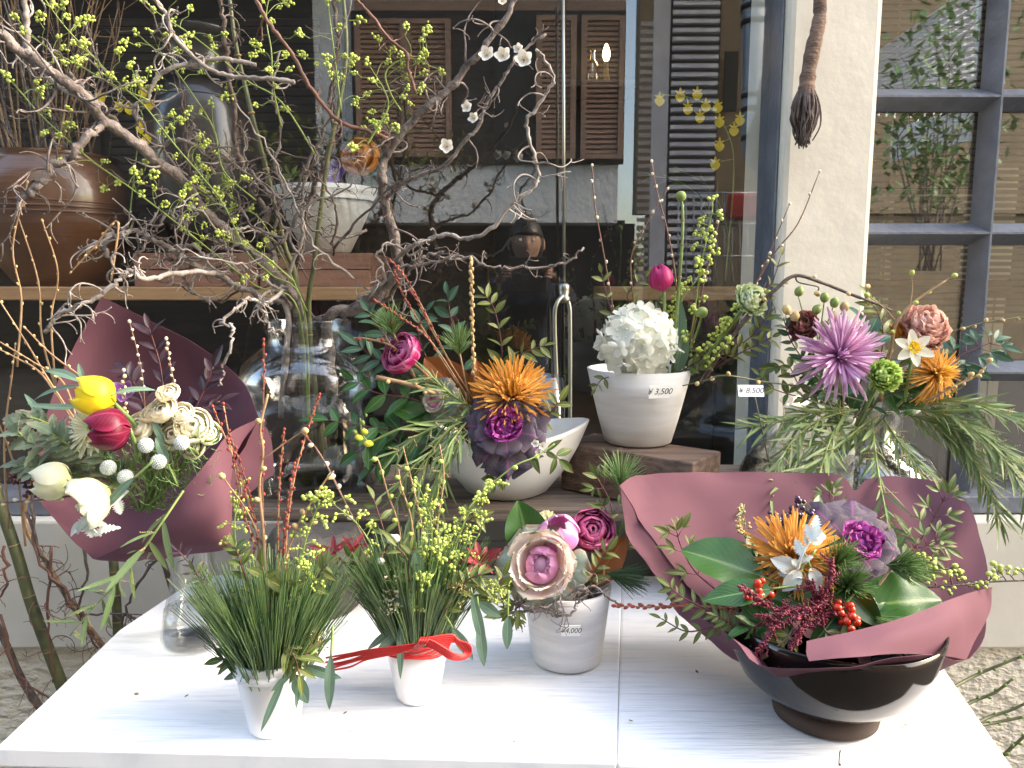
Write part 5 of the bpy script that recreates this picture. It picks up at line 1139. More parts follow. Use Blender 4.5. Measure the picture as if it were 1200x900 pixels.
rodstem('upright olive stem under the maroon paper', [P(128, 600, 1.42), P(133, 660, 1.42), P(136, 700, 1.42), P(138, 745, 1.42), P(139, 800, 1.42)], .0085, .0095, 'stem_dark', 'branch', 'branch')
rodstem('dark brown stem at the lower left corner', [P(-20, 700, 1.40), P(5, 750, 1.40), P(25, 795, 1.40), P(50, 835, 1.40), P(70, 880, 1.40)], .006, .008, 'bark_dark', 'branch', 'branch')
rodstem('short dark stem below the paper tip', [P(160, 590, 1.44), P(188, 650, 1.44), P(198, 680, 1.44), P(206, 710, 1.44), P(215, 760, 1.44)], .005, .006, 'bark_dark', 'branch', 'branch')
rodstem('pale brown stem crossing behind the olive one', [P(40, 560, 1.40), P(28, 610, 1.40), P(55, 660, 1.40), P(85, 710, 1.40), P(115, 750, 1.40), P(150, 800, 1.4)], .004, .006, 'bark_tan', 'branch', 'branch')
for i, l in enumerate(([(30, 600, 1.38), (50, 660, 1.38), (85, 700, 1.38), (105, 735, 1.38), (125, 770, 1.38)], [(35, 570, 1.38), (45, 640, 1.38), (70, 690, 1.38), (95, 720, 1.38), (150, 720, 1.38), (165, 735, 1.38)], [(0, 720, 1.38), (25, 795, 1.38), (60, 820, 1.38)], [(95, 620, 1.39), (100, 680, 1.39), (92, 720, 1.39), (115, 760, 1.39)], [(60, 640, 1.38), (55, 720, 1.38), (62, 800, 1.38)], [(195, 640, 1.4), (160, 690, 1.4), (145, 730, 1.4), (160, 780, 1.4)], [(5, 640, 1.36), (8, 680, 1.36), (0, 700, 1.36)])):
    contorted('thin reddish bare branch behind the table corner, ' + ('middle one', 'long bent one', 'lowest one', 'upright one', 'straight one by the olive stem', 'rightmost one', 'cut by the picture edge')[i], l, .0035, .002, ('bark_red', 'bark_dark')[i % 2], 5, (.03, .09), .4, .004, tt=(.1, 1))
for i, l in enumerate(([(1095, 818, 1.20), (1140, 793, 1.25), (1175, 778, 1.25), (1210, 764, 1.25)], [(1110, 838, 1.22), (1140, 822, 1.25), (1165, 812, 1.25), (1185, 797, 1.25)], [(1135, 852, 1.2), (1160, 840, 1.22), (1185, 832, 1.22), (1210, 820, 1.22)], [(1135, 852, 1.2), (1165, 847, 1.22), (1210, 838, 1.22)], [(1175, 886, 1.2), (1190, 872, 1.2), (1215, 850, 1.2)])):
    rodbuds('green twig with small nodes right of the table, ' + ('topmost', 'short second from top', 'upper of the forked pair', 'lower of the forked pair', 'lowest by the corner')[i], l, .0032, .0022, 'stem_dark', 'stem_green', 6, .003, 1.5, .1)
# ================================================================ flowers inside the shop
ic = lambda x, y: P(x, y, 1.8)
double('orange ruffled flower in the white pot inside the window', ic(424, 186), V(-.3, -.8, .3), .042, ['amber'], 4, 5, P(400, 240, 1.95), name='orange_flower', ruffle=.06)
blossom('purple flower beside the orange one inside the window', ic(392, 205), V(0, -.9, .3), .035, 'purple', 6, name='purple_flower')
for lab, l, m_ in (('dark leaves behind the orange flower inside the window', [(390, 235, 1.84), (380, 200, 1.84), (400, 160, 1.84)], 'leaf_dark'), ('green blades in the white pot inside the window', [(410, 235, 1.83), (425, 215, 1.83), (440, 190, 1.83)], 'leaf_deep'), ('small green leaves at the left rim of the white inside pot', [(350, 235, 1.83), (345, 215, 1.83), (340, 205, 1.83)], 'nandina')):
    sprig(lab, l, m_, .05, 4, W=.3)
def orchid(lab, xs_, Y, pts):
    p = catmull(pts3(pts), 6); t_ = thing('orchid_spray', lab, 'orchid', p[0]); MB().tube(p, .0018, .001, 5).build('stem', M['stem_green'], t_)
    for x, y in xs_:
        c = P(x, y, Y); q = min(p, key=lambda a_: (a_ - c).length); MB().tube([q, c], .0008, n=4).build('pedicel', M['stem_green'], t_)
        F0 = frame(c, V(U(-.3, .3), -1, .1))
        f_ = MB(); f_.ball(c, .003, 6, 4); fo = f_.build('floret', M['yellow'], t_)
        k = pxm(7, Y)
        me = leafmesh_y
        for a_, w_, l in ((-pi / 2, 1.5, 1.3), (pi / 2, .5, 1), (pi / 6, .45, .9), (5 * pi / 6, .45, .9), (-.25, .4, .8), (pi + .25, .4, .8)):
            o2 = bpy.data.objects.new('petal', me); S.collection.objects.link(o2); o2.parent = fo
            o2.matrix_basis = Matrix.Translation(-t_.location) @ orient(c, V(math.cos(a_), -.15, math.sin(a_)), V(0, -1, 0), k * l, k * l * w_)
M['orch'] = leafmat('orchid_petal', (.85, .68, .03), (.78, .58, .02), None, None, .5, .3, .05, 0)
leafmesh_y = leafmesh('orch', .8, .1, .1, .62, .5)
orchid('spray of yellow orchids inside the window over the reflected louvres', [(773, 115), (797, 110), (817, 108), (806, 125), (827, 122), (841, 123), (820, 135), (843, 140), (860, 150), (867, 138), (843, 168), (838, 190)], 1.66, [(850, 330, 1.7), (860, 200, 1.68), (850, 150, 1.67), (820, 118, 1.66), (770, 110, 1.66)])
orchid('yellow orchids deep inside between branches and dark vase', [(118, 112), (140, 122), (152, 125), (168, 105), (175, 120), (165, 147), (172, 160)], 1.7, [(150, 270, 1.75), (160, 180, 1.72), (165, 130, 1.7), (120, 110, 1.7)])
for lab, l in (('dark wispy foliage inside below the orchids', [(860, 330, 1.9), (850, 260, 1.9), (830, 220, 1.9), (790, 195, 1.9)]), ('dark wispy foliage inside by the downpipe', [(840, 330, 1.9), (830, 250, 1.9), (800, 215, 1.9), (760, 205, 1.9)])):
    spray(lab, l, 'leaf_deep', .05, 26, .2, .05, .5, blossomy=False, mat='stem_dark')
# ================================================================ maroon paper in the black bowl
bc5 = c5 + V(0, 0, .11)
t_ = thing('wrapping_paper', 'wide maroon wrapping paper spread open in the glossy black bowl', 'wrapping paper', c5 + V(0, 0, .06))
rim = [(728, 568, .97), (748, 556, 1.00), (800, 554, 1.03), (860, 552, 1.05), (930, 553, 1.06), (985, 556, 1.06), (1003, 574, 1.05), (1020, 560, 1.06), (1062, 556, 1.06), (1108, 568, 1.04), (1142, 600, 1.0), (1157, 650, .96), (1158, 700, .92), (1152, 742, .88), (1124, 770, .80), (1100, 769, .745),
       (1075, 767, .718), (1010, 770, .715), (940, 775, .712), (890, 772, .735), (862, 744, .77), (805, 706, .87), (757, 655, .92), (733, 610, .95)]
cen = V(c5.x, c5.y + .01, c5.z + .045)
rows = []
for s_, dz in ((1, 0), (.82, -.004), (.6, -.012), (.38, -.018), (.15, 0)):
    row = []
    for i, p in enumerate(rim + rim[:1]):
        q = P(*p); r_ = cen.lerp(q, s_); bulge = math.sin(pi * s_) * .035
        out = (q - cen); out.z = 0; r_ = r_ + out.normalized() * bulge * (1 if q.y > .86 else .35) + V(0, 0, dz)
        if s_ < 1: r_ += V(0, 0, .004 * math.sin(i * 2.6)) 
        row.append(r_)
    rows.append(row)
sheet(rows, 4, 4, .008, 6.5, seed=5).build('spread_sheet', M['paper'], t_)
sheet([[(1158, 688, .915), (1120, 700, .83), (1065, 722, .77), (1005, 738, .74), (945, 752, .725)], [(1156, 722, .885), (1118, 728, .80), (1062, 742, .745), (1000, 754, .722), (945, 766, .712)], [(1128, 772, .82), (1105, 768, .775), (1055, 766, .73), (1000, 770, .706), (948, 775, .704)]], 6, 6, .004, 7, seed=9).build('front_fold', M['paper'], t_)
sheet([[(1155, 700, .92), (1152, 725, .91)], [(1152, 745, .91), (1140, 755, .90)], [(1128, 770, .90), (1126, 771, .90)]], 5, 5, .001, 7, seed=4).build('corner_flap', M['paper'], t_)
def bq(x, y, Y): return P(x, y, Y)
foot5 = V(c5.x, c5.y + .01, c5.z + .06)
spider('orange spider chrysanthemum with silver leaves lying over it in the bowl', bq(930, 655, .865), V(-.12, -.72, .68), pxm(62, .865), 'mum_orange', 'mum_orange', 210, 50, foot5, lo=.15, hi=1.65, inl=.6)
kale('purple ornamental kale at the right of the orange chrysanthemum in the bowl', bq(1003, 640, .89), V(.08, -.75, .65), pxm(54, .89), 'kale_p_out', 'kale_p_in', None, foot5, nout=7, ruf=.11, ruf_in=.17, rin=.36)
miller('silver dusty miller spike leaning across the orange chrysanthemum in the bowl', [(935, 715, .84), (932, 685, .825), (938, 655, .82), (950, 632, .82), (958, 625, .82)], .022, 16)
for lab, a_, b__ in (('broad felted silver leaf low left of the chrysanthemum centre', (935, 668, .825), (905, 655, .82)), ('downward silver leaf before the orange petals', (938, 668, .82), (918, 695, .81)), ('silver leaf drooping at the right of the chrysanthemum', (950, 665, .82), (963, 695, .81))):
    bigleaf(lab, a_, b__, 1, .55, 'felt_leaf', V(0, -1, .3), .2, .15, 'silver_leaf')
bigleaf('big glossy green magnolia leaf at the left of the bowl bouquet', (893, 676, .84), (799, 640, .87), 1.02, .66, 'leaf_mag', V(.1, -.62, .8), .08, .13)
bigleaf('broad dull green leaf below the big left magnolia leaf', (905, 690, .81), (822, 700, .81), 1, .42, 'leaf_deep', V(0, -.6, .8), .1, .1, 'broad_leaf')
bigleaf('big glossy green magnolia leaf pointing right in the bowl bouquet', (1005, 712, .83), (1114, 694, .83), 1.0, .62, 'leaf_mag', V(0, -.6, .8), .16, .14, wave=.1)
bigleaf('light green folded leaf among the pine tufts in the bowl', (975, 672, .83), (1037, 738, .79), 1, .40, 'leaf_mag', V(-.5, -.6, .6), .1, .3)
bigleaf('dark narrow leaf in front below the amaranth', (985, 715, .80), (945, 765, .775), 1, .28, 'leaf_deep', V(0, -.7, .6), .1, .2, 'narrow_leaf')
bigleaf('green leaf behind the amaranth under the silver spike', (905, 710, .82), (955, 690, .825), 1, .5, 'leaf_deep', V(0, -.7, .7), .1, .1, 'broad_leaf')
bigleaf('deep green leaf filling the right rear of the bowl bouquet', (1010, 700, .86), (1060, 660, .90), 1, .5, 'leaf_mag', V(0, -.6, .8), .1, .1)
for lab, x, y, Y, d in (('pine tuft below the purple kale', 1040, 662, .855, V(.25, -.7, .2)), ('pine tuft in the middle right of the bowl bouquet', 990, 690, .83, V(-.1, -.7, .5)), ('pine tuft lowest right in the bowl bouquet', 1020, 722, .81, V(.4, -.7, -.2)), ('pine tuft behind the kale and the silver spike', 975, 668, .85, V(.1, -.6, .7))):
    pinetuft(lab, P(x, y, Y), d, .042, 200, 'needle2', spread=.75, stem=[foot5])
def berries(lab, pts, mat, n, r, stem='bark_red', spread=.008, name='berry_sprig', cat='berries'):
    p = catmull(pts3(pts), 5); t_ = thing(name, lab, cat, p[0]); mb = MB(); mb.tube(p, .0011, .0008, 5)
    mk = lambda: MB().ball((0, 0, 0), 1, 12, 8)
    me = freshmesh(mk, M[mat], ('berry', mat)); me.name = 'berry'
    for i in range(n):
        q, d = along(p, .25 + .75 * (i + .5) / n); s_ = randv(); s_ -= d * s_.dot(d) * .5; s_ = s_.normalized(); s_.y -= .2
        e = q + s_ * spread * U(.6, 1.1); mb.tube([q, e], .0004, n=4); put(me, 'berry', t_, Matrix.Translation(e) @ Matrix.Scale(r * U(.85, 1.1), 4))
    mb.build('stem', M[stem], t_); return t_
berries('cluster of bright red berries at the left of the amaranth', [(905, 705, .815), (893, 692, .81), (889, 678, .81)], 'berry_red', 9, .0042, spread=.006)
berries('red berries trailing over the left green leaf', [(905, 705, .815), (885, 700, .805), (872, 694, .80)], 'berry_red', 7, .0038, spread=.005)
berries('large cluster of red berries at the lower right below the pine', [(985, 700, .81), (988, 715, .79), (998, 735, .78)], 'berry_red', 24, .0043, spread=.009)
berries('dark purple privet berries above the orange chrysanthemum', [(935, 640, .90), (930, 612, .92), (945, 588, .93)], 'berry_dark', 42, .0033, 'stem_maroon', .015)
berries('dark purple privet berries left behind the orange petals', [(925, 645, .90), (912, 622, .92), (902, 606, .92)], 'berry_dark', 26, .0033, 'stem_maroon', .013)
def amar(lab, pts, w_=.006, n=220):
    p = catmull(pts3(pts), 6); t_ = thing('amaranth', lab, 'amaranth', p[0]); MB().tube(p, .0012, .0008, 5).build('stem', M['stem_maroon'], t_); mb = MB()
    for i in range(n):
        t = U(0, 1); q, d = along(p, t); mb.ball(q + randv().normalized() * w_ * (1 - .55 * t) * U(.3, 1), U(.0009, .0017), 5, 3)
    for i in range(6):
        q, d = along(p, .1 + .13 * i); e = q + (randv() + d).normalized() * U(.012, .022)
        for k in range(22): mb.ball(q.lerp(e, k / 22) + randv() * .0022 * (1 - k / 28), U(.0009, .0015), 5, 3)
    o_ = mb.build('florets', [M['amaranth']], t_); o_['kind'] = 'stuff'; return t_
for lab, l in (('burgundy amaranth tassel pointing down left over the paper lip', [(925, 705, .80), (905, 735, .775), (895, 755, .765), (882, 772, .76)]), ('burgundy amaranth spike reaching left under the berries', [(940, 715, .80), (905, 712, .79), (885, 700, .79), (866, 688, .79)]), ('burgundy amaranth spike standing by the pine tuft', [(955, 715, .80), (968, 690, .79), (975, 668, .79), (974, 655, .79)]),
        ('burgundy amaranth mass in the front middle of the bowl', [(975, 700, .795), (950, 715, .78), (925, 728, .775), (905, 738, .77)]), ('burgundy amaranth spike beneath the silver leaves', [(965, 722, .795), (940, 712, .785), (910, 722, .78), (885, 722, .78)]), ('short burgundy amaranth tassel at the front centre', [(950, 720, .785), (935, 745, .77), (925, 760, .765)]), ('burgundy amaranth spike curling right of the silver leaf', [(960, 715, .80), (955, 695, .795), (945, 680, .795)]), ('burgundy amaranth strand above the dark front leaf', [(985, 705, .80), (965, 725, .785), (950, 735, .78)])):
    amar(lab, l)
rodbuds('long red budded willow twig reaching far left out of the bowl', [(905, 712, .81), (850, 712, .82), (800, 710, .84), (760, 711, .86), (722, 710, .88)], .0013, .0009, 'bark_tan', 'bud_red', 30, .0024, 2.3, .1)
for lab, l, L, n, lf in (('small leafy sprig spilling left over the paper', [(860, 730, .81), (830, 715, .82), (800, 700, .83), (785, 688, .84)], .022, 6, 'leaf_olive'), ('small leafy sprig low at the left paper edge', [(870, 742, .80), (840, 735, .81), (805, 740, .82), (775, 725, .83)], .020, 6, 'leaf_olive'), ('small pale leaves under the left red twig', [(870, 745, .795), (855, 730, .80), (840, 722, .80)], .018, 6, 'nandina'),
        ('nandina sprig against the left paper lobe', [(850, 700, .90), (815, 670, .92), (798, 640, .93), (793, 622, .93)], .026, 3, 'leaf_olive'), ('nandina sprig against the right paper lobe', [(1020, 690, .95), (1065, 650, .97), (1090, 615, .98), (1110, 578, .98)], .032, 5, 'nandina'), ('second nandina sprig beside the kale against the paper', [(1010, 660, .95), (990, 620, .97), (975, 592, .98), (972, 575, .98)], .024, 4, 'nandina'),
        ('low nandina leaves under the right paper lobe', [(1030, 690, .93), (1070, 660, .95), (1085, 640, .96), (1100, 632, .96)], .028, 4, 'nandina'), ('narrow green leaves over the front paper lip', [(960, 725, .79), (970, 742, .775), (990, 744, .77), (1000, 742, .77)], .026, 3, 'leaf_olive'), ('green leaves below the amaranth at the front', [(930, 735, .78), (920, 750, .77), (905, 762, .765)], .024, 3, 'leaf_olive')):
    sprig(lab, l, lf, L, n, tiers=1 if 'nandina' in lab else 0, W=.3, group=None)
budded('dark twig with round yellow buds pointing right beyond the paper', [(1040, 690, .88), (1085, 688, .89), (1120, 686, .89), (1160, 682, .90), (1210, 680, .90)], .0016, .0009, 'bark_dark', 12, .35, (.008, .02), br=.0034, nb=4)
budded('short twig with round yellow buds against the right paper', [(1040, 690, .90), (1060, 678, .91), (1080, 668, .91), (1105, 668, .91)], .0014, .0009, 'stem_dark', 6, .4, (.008, .02), br=.0034, nb=4)
budded('yellow budded sprig left behind the orange chrysanthemum', [(900, 680, .89), (882, 650, .90), (875, 630, .905), (873, 612, .91)], .0012, .0007, 'stem_pale', 9, .3, (.005, .012), bud='bud_tan', br=.0024, nb=5)
# ================================================================ glass jar arrangement on the right
f3 = V(vc2.x, 1.31, vc2.z + .05); YH = 1.19
spider('lilac pink spider chrysanthemum in the right arrangement', P(982, 418, YH - .03), V(-.05, -.95, .22), pxm(53, YH), 'mum_pink', 'mum_pink', 120, 34, f3, W=.075, lo=.75, hi=1.5, curl=-.03, inl=.38)
pom('lime green button chrysanthemum at the lower right of the lilac one', P(1034, 441, YH - .075), V(.1, -.9, .3), pxm(21, YH), 'mum_green', 150, stem=f3)
pom('tiny lime green button above the lilac chrysanthemum', P(991, 391, YH - .02), V(0, -.8, .5), pxm(10.5, YH), 'mum_green', 70, stem=f3)
t_ = blossom('white narcissus with orange yellow cup in the right arrangement', P(1070, 408, YH - .05), V(-.1, -.95, .25), pxm(21, YH), 'narc', 6, name='narcissus', W=.55, cup=-.05, th=1.45, centre='yellow')
for i in range(5): put(cupmesh('narc_cup', [.1, .55, .85, 1.0], 42, .8, .08, 6, 5, 20, 0, 8, i % 2), 'cup_petal', t_, frame(P(1070, 408, YH - .055), V(-.1, -.95, .25), i * 1.257, pxm(6.5, YH)))
stemto(t_, P(1070, 409, YH - .045), P(1060, 470, YH))
pom('dusty pink ruffled carnation at the top right of the right arrangement', P(1080, 388, YH), V(.1, -.75, .6), pxm(31, YH), 'carnation', 120, .85, 1.9, f3, name='carnation', wave=.35, serr=.12, l=.6)
spider('orange chrysanthemum facing right behind the narcissus', P(1092, 438, YH), V(.55, -.75, .2), pxm(42, YH), 'mum_orange', 'mum_orange_in', 150, 40, f3, curl=.25, hi=1.9, inl=.6)
pom('dusky rose double flower at the left of the right arrangement', P(941, 383, YH + .01), V(-.3, -.8, .4), pxm(22, YH), 'lisi', 60, .8, 1.9, f3, name='dusky_rose', wave=.1)
pom('small orange flower between narcissus and carnation', P(1052, 391, YH), V(-.1, -.8, .5), pxm(14, YH), 'amber', 40, .5, 1.6, f3, name='orange_flower')
t_ = thing('bud_stem', 'stem of plump green and pink buds above the dusky rose', 'flower buds', P(950, 420, YH)); mb = MB()
for (x, y, m_) in ((923, 366, 'lisi'), (930, 374, 'lisi'), (955, 366, 'stem_pale'), (966, 352, 'stem_pale'), (977, 358, 'stem_pale'), (989, 363, 'lisi'), (977, 374, 'lisi'), (963, 385, 'stem_pale'), (935, 345, 'stem_pale')):
    c = P(x, y, YH - .01); put(budmesh('bud_tan' if m_ == 'lisi' else 'stem_pale', 0, 1.3), 'bud', t_, orient(c, V(U(-.4, .4), -.3, .8), None, pxm(5.6, YH))); mb.tube(catmull([P(960, 410, YH), P(958 + (x - 958) * .5, 385, YH), c], 4), .0012, .0009, 5)
mb.build('stem', M['stem_pale'], t_)
for lab, l, L, n, lf, W_, tr_ in (('fine green leaves at the left edge of the right arrangement', [(970, 460, 1.2), (940, 420, 1.2), (925, 395, 1.2), (918, 372, 1.2)], .026, 7, 'leaf_blue', .35, 0), ('loose green leaves low left of the lilac chrysanthemum', [(975, 470, 1.2), (940, 455, 1.2), (925, 430, 1.2), (910, 430, 1.2)], .03, 6, 'nandina', .5, 0), ('trailing green leaves by the frame left of the arrangement', [(985, 480, 1.2), (945, 468, 1.19), (905, 455, 1.18), (890, 440, 1.18)], .026, 6, 'nandina', .4, 0),
        ('dark nandina sprig spreading right of the orange chrysanthemum', [(1080, 450, 1.22), (1110, 425, 1.22), (1140, 410, 1.22), (1166, 400, 1.22)], .036, 5, 'leaf_blue', .38, 1), ('broad blue green leaves behind the lilac chrysanthemum', [(1000, 470, 1.24), (1015, 430, 1.24), (1022, 400, 1.24), (1015, 385, 1.24)], .06, 3, 'leaf_blue', .6, 0), ('dark green leaves under the lilac chrysanthemum', [(985, 490, 1.22), (985, 460, 1.21), (960, 440, 1.21), (945, 430, 1.21)], .045, 6, 'leaf_deep', .4, 0),
        ('dark green leaves below the lime button', [(1000, 490, 1.22), (1030, 470, 1.21), (1060, 455, 1.21), (1075, 445, 1.21)], .045, 6, 'leaf_deep', .4, 0), ('green leaves behind the branch by the pillar', [(1020, 470, 1.24), (1035, 400, 1.25), (1030, 370, 1.25), (1022, 355, 1.25)], .04, 5, 'leaf_olive', .35, 0), ('dark filling leaves deep in the right arrangement', [(1010, 500, 1.26), (990, 470, 1.26), (960, 450, 1.26)], .05, 8, 'leaf_deep', .45, 0),
        ('more filling leaves deep behind the orange chrysanthemum', [(1040, 500, 1.26), (1070, 460, 1.26), (1100, 430, 1.26)], .05, 8, 'leaf_deep', .45, 0)):
    sprig(lab, l, lf, L, n, W=W_, tiers=tr_, jit=.6)
def limb(lab, pts, r0, r1, mat, tw=(), bud='bud_tan', name='branch'):
    p = catmull(pts3(pts), 6); t_ = thing(name, lab, 'branch', p[0]); MB().tube(p, r0, r1, 8, rf=lambda i: 1 + U(-.07, .07)).build('limb', M[mat], t_)
    for q in tw:
        q = catmull(pts3(q), 5); MB().tube(q, r1 * .8, r1 * .5, 6).build('twig', M[mat], t_)
        for k in range(3): put(budmesh(bud, 0, 1.4), 'bud', t_, orient(q[-1], (q[-1] - q[-2]).normalized() + randv() * .5, None, .0042 - .0006 * k))
    for i in range(5):
        q, d = along(p, .3 + .14 * i); s_ = Matrix.Rotation(i * 2.2, 3, d) @ perp(d); put(budmesh(bud, 0, 1.5), 'bud', t_, orient(q + s_ * r0 * .6, s_ + d * .6, None, .0034))
    return t_
limb('brown arched branch with yellow buds passing over the pillar', [(822, 448, 1.26), (850, 405, 1.22), (885, 362, 1.19), (908, 340, 1.18), (932, 323, 1.18), (965, 332, 1.18), (1000, 346, 1.18), (1022, 354, 1.18), (1045, 364, 1.18)], .0040, .0017, 'bark_dark', [[(932, 323, 1.18), (936, 331, 1.18), (958, 336, 1.18), (958, 342, 1.18)], [(1015, 352, 1.18), (1016, 345, 1.18), (1016, 338, 1.18)]])
limb('forked yellow budded branch rising right over the barred window', [(1032, 470, 1.2), (1036, 440, 1.18), (1044, 410, 1.17), (1050, 380, 1.17), (1064, 360, 1.17), (1085, 344, 1.17), (1108, 329, 1.17)], .0032, .0014, 'bark_tan', [[(1049, 375, 1.17), (1035, 360, 1.17), (1018, 347, 1.17)], [(1066, 358, 1.17), (1069, 340, 1.17), (1068, 322, 1.17)], [(1105, 331, 1.17), (1112, 326, 1.17), (1117, 324, 1.17)]], 'bud_yg')
limb('slim green twig pointing right across the glazing bars', [(1085, 400, 1.2), (1130, 384, 1.2), (1165, 376, 1.2), (1215, 370, 1.2)], .0013, .001, 'stem_dark')
limb('thin budded branch by the orange chrysanthemum', [(1085, 470, 1.16), (1120, 452, 1.15), (1142, 442, 1.15), (1155, 430, 1.15)], .0016, .0011, 'bark_tan', [[(1142, 442, 1.15), (1153, 433, 1.15), (1158, 424, 1.15)], [(1120, 452, 1.15), (1130, 446, 1.15), (1136, 440, 1.15)]])
limb('thin leafless green twig crossing left over the price card', [(1010, 470, 1.2), (960, 456, 1.16), (900, 448, 1.14), (850, 440, 1.12), (826, 446, 1.13), (800, 452, 1.15)], .0014, .0009, 'stem_dark')
bigleaf('orange tipped green blade behind the narcissus', (1050, 432, 1.18), (1122, 380, 1.17), 1, .16, 'leaf_olive', V(0, -.9, .4), .05, .3, 'narrow_leaf')
wat = [([(1005, 480, 1.2), (965, 490, 1.16), (930, 515, 1.12), (905, 560, 1.08), (880, 612, 1.05)], 34), ([(1020, 490, 1.2), (985, 520, 1.15), (945, 550, 1.1), (905, 575, 1.06), (870, 600, 1.04)], 34), ([(1022, 495, 1.2), (1026, 530, 1.12), (1032, 570, 1.05), (1042, 610, 1.01), (1064, 652, .98)], 26),
       ([(1035, 490, 1.2), (1055, 520, 1.14), (1075, 548, 1.1), (1090, 582, 1.08)], 26), ([(1070, 478, 1.2), (1115, 488, 1.16), (1155, 515, 1.13), (1185, 550, 1.1), (1212, 600, 1.08)], 46), ([(1080, 482, 1.2), (1115, 505, 1.17), (1140, 540, 1.14), (1160, 575, 1.12), (1172, 612, 1.1)], 40),
       ([(1000, 480, 1.2), (960, 482, 1.17), (920, 492, 1.15), (880, 500, 1.13)], 30), ([(1075, 472, 1.2), (1120, 470, 1.17), (1165, 480, 1.15), (1210, 498, 1.13)], 40), ([(990, 485, 1.2), (975, 510, 1.14), (965, 540, 1.1), (955, 575, 1.07)], 26), ([(1090, 480, 1.2), (1140, 500, 1.16), (1180, 530, 1.14), (1215, 560, 1.12)], 40), ([(1030, 488, 1.22), (1000, 510, 1.18), (965, 520, 1.15), (925, 530, 1.12)], 30), ([(1060, 485, 1.22), (1090, 495, 1.18), (1125, 520, 1.16), (1150, 560, 1.15)], 34)]
nm = ['drooping farthest over the left paper lobe', 'with the straight pale stem low on the left', 'hanging down before the right paper lobe', 'short one hanging by the glass jar', 'arching out past the right picture edge', 'hanging thickly before the barred window', 'spreading level toward the price card', 'spreading level to the far right', 'hanging down the middle left of the jar', 'second one arching past the right edge', 'spreading left under the lilac chrysanthemum', 'spreading right under the orange chrysanthemum']
for (l, n_), q in zip(wat, nm): spray('wattle branch ' + q, l, 'leaf_wattle', .060, int(n_ * 1.5), .05, .075, .6, dirbias=None, droop=.3, r0=.0018)
# ================================================================ hydrangea pot
f4 = c4 + V(0, 0, .10)
hc = P(748, 400, 1.235); hr = pxm(41, 1.235)
t_ = thing('hydrangea', 'large round white hydrangea head over the brushed white pot', 'flower', hc); F0 = frame(hc, V(0, -.75, .6))
def flo(k):
    def mk():
        mb = MB(); g = random.Random(k)
        for i in range(4):
            a_ = i * pi / 2 + g.uniform(-.1, .1); d = V(math.cos(a_), math.sin(a_), 0); s_ = V(-d.y, d.x, 0); z = g.uniform(.05, .3)
            vs = [V(0, 0, 0), d * .45 + s_ * .42 + V(0, 0, .05), d * .92 + s_ * .38 + V(0, 0, z), d * 1.08 + V(0, 0, z * .8), d * .92 - s_ * .38 + V(0, 0, z), d * .45 - s_ * .42 + V(0, 0, .05), d * .55 + V(0, 0, -.02)]
            mb.add(vs, [(0, 6, 1), (1, 6, 3, 2), (6, 5, 4, 3), (0, 5, 6)])
        mb.ball((0, 0, .08), .13, 5, 4); return mb
    me = freshmesh(mk, M['hyd'], ('flo', k)); me.name = 'floret'; return me
for i in range(150):
    t = (i + .5) / 150; th = math.acos(1 - 1.72 * t); ph = i * 2.39996; d = V(math.sin(th) * math.cos(ph), math.sin(th) * math.sin(ph), math.cos(th) * .88)
    put(flo(i % 4), 'floret', t_, F0 @ Matrix.Translation(V(d.x * 1.06, d.y * .96, d.z) * hr * (.97 + .16 * noise.noise(d * 2.3)) * U(.86, 1.05)) @ (d + randv() * .55).to_track_quat('Z', 'Y').to_matrix().to_4x4() @ Matrix.Scale(hr * U(.23, .33), 4) @ Matrix.Rotation(U(0, 6), 4, 'Z'))
MB().ball(hc, hr * .72, 14, 10).build('inner_stalks', M['white_paper'], t_); stemto(t_, hc, f4, r=.004)
tulip('deep pink tulip bud standing behind the hydrangea', P(778, 341, 1.25), V(-.25, -.1, .95), .044, 'tulip_pink', P(782, 438, 1.27), prof=[.1, .46, .56, .54, .42, .16])
for lab, a_, b__, w_ in (('broad upright tulip leaf right of the hydrangea', (790, 440, 1.26), (800, 345, 1.25), .2), ('upright tulip leaf under the pink bud', (778, 440, 1.27), (772, 350, 1.27), .18), ('tulip leaf leaning right by the buds', (792, 438, 1.25), (805, 385, 1.24), .3)):
    bigleaf(lab, a_, b__, 1, w_, 'leaf_euc', V(.3, -1, .1), .08, .3, 'tulip_leaf')
rodstem('tall smooth green stem beside the pink tulip', [(788, 440, 1.26), (792, 380, 1.25), (797, 320, 1.25), (800, 270, 1.25), (800, 240, 1.25)], .0030, .0022, 'stem_green')
def ballt(lab, x, y, Y, r, mat='stem_green', ptsx=None, name='flower_bud'):
    c = P(x, y, Y); t_ = thing(name, lab, 'flower bud', c); mb = MB(); mb.ball(c, pxm(r, Y), 12, 8); mb.build('bud', M[mat], t_)
    if ptsx: MB().tube(catmull(pts3(ptsx) + [c], 5), .0018, n=6).build('stem', M['stem_green'], t_)
ballt('round pale green bud crowning the tall green stem', 798, 230, 1.25, 6, 'stem_pale', [(800, 245, 1.25)])
ballt('round pale green bud low right of the hydrangea', 823, 366, 1.22, 6.5, 'stem_pale', [(808, 410, 1.24), (818, 385, 1.23)])
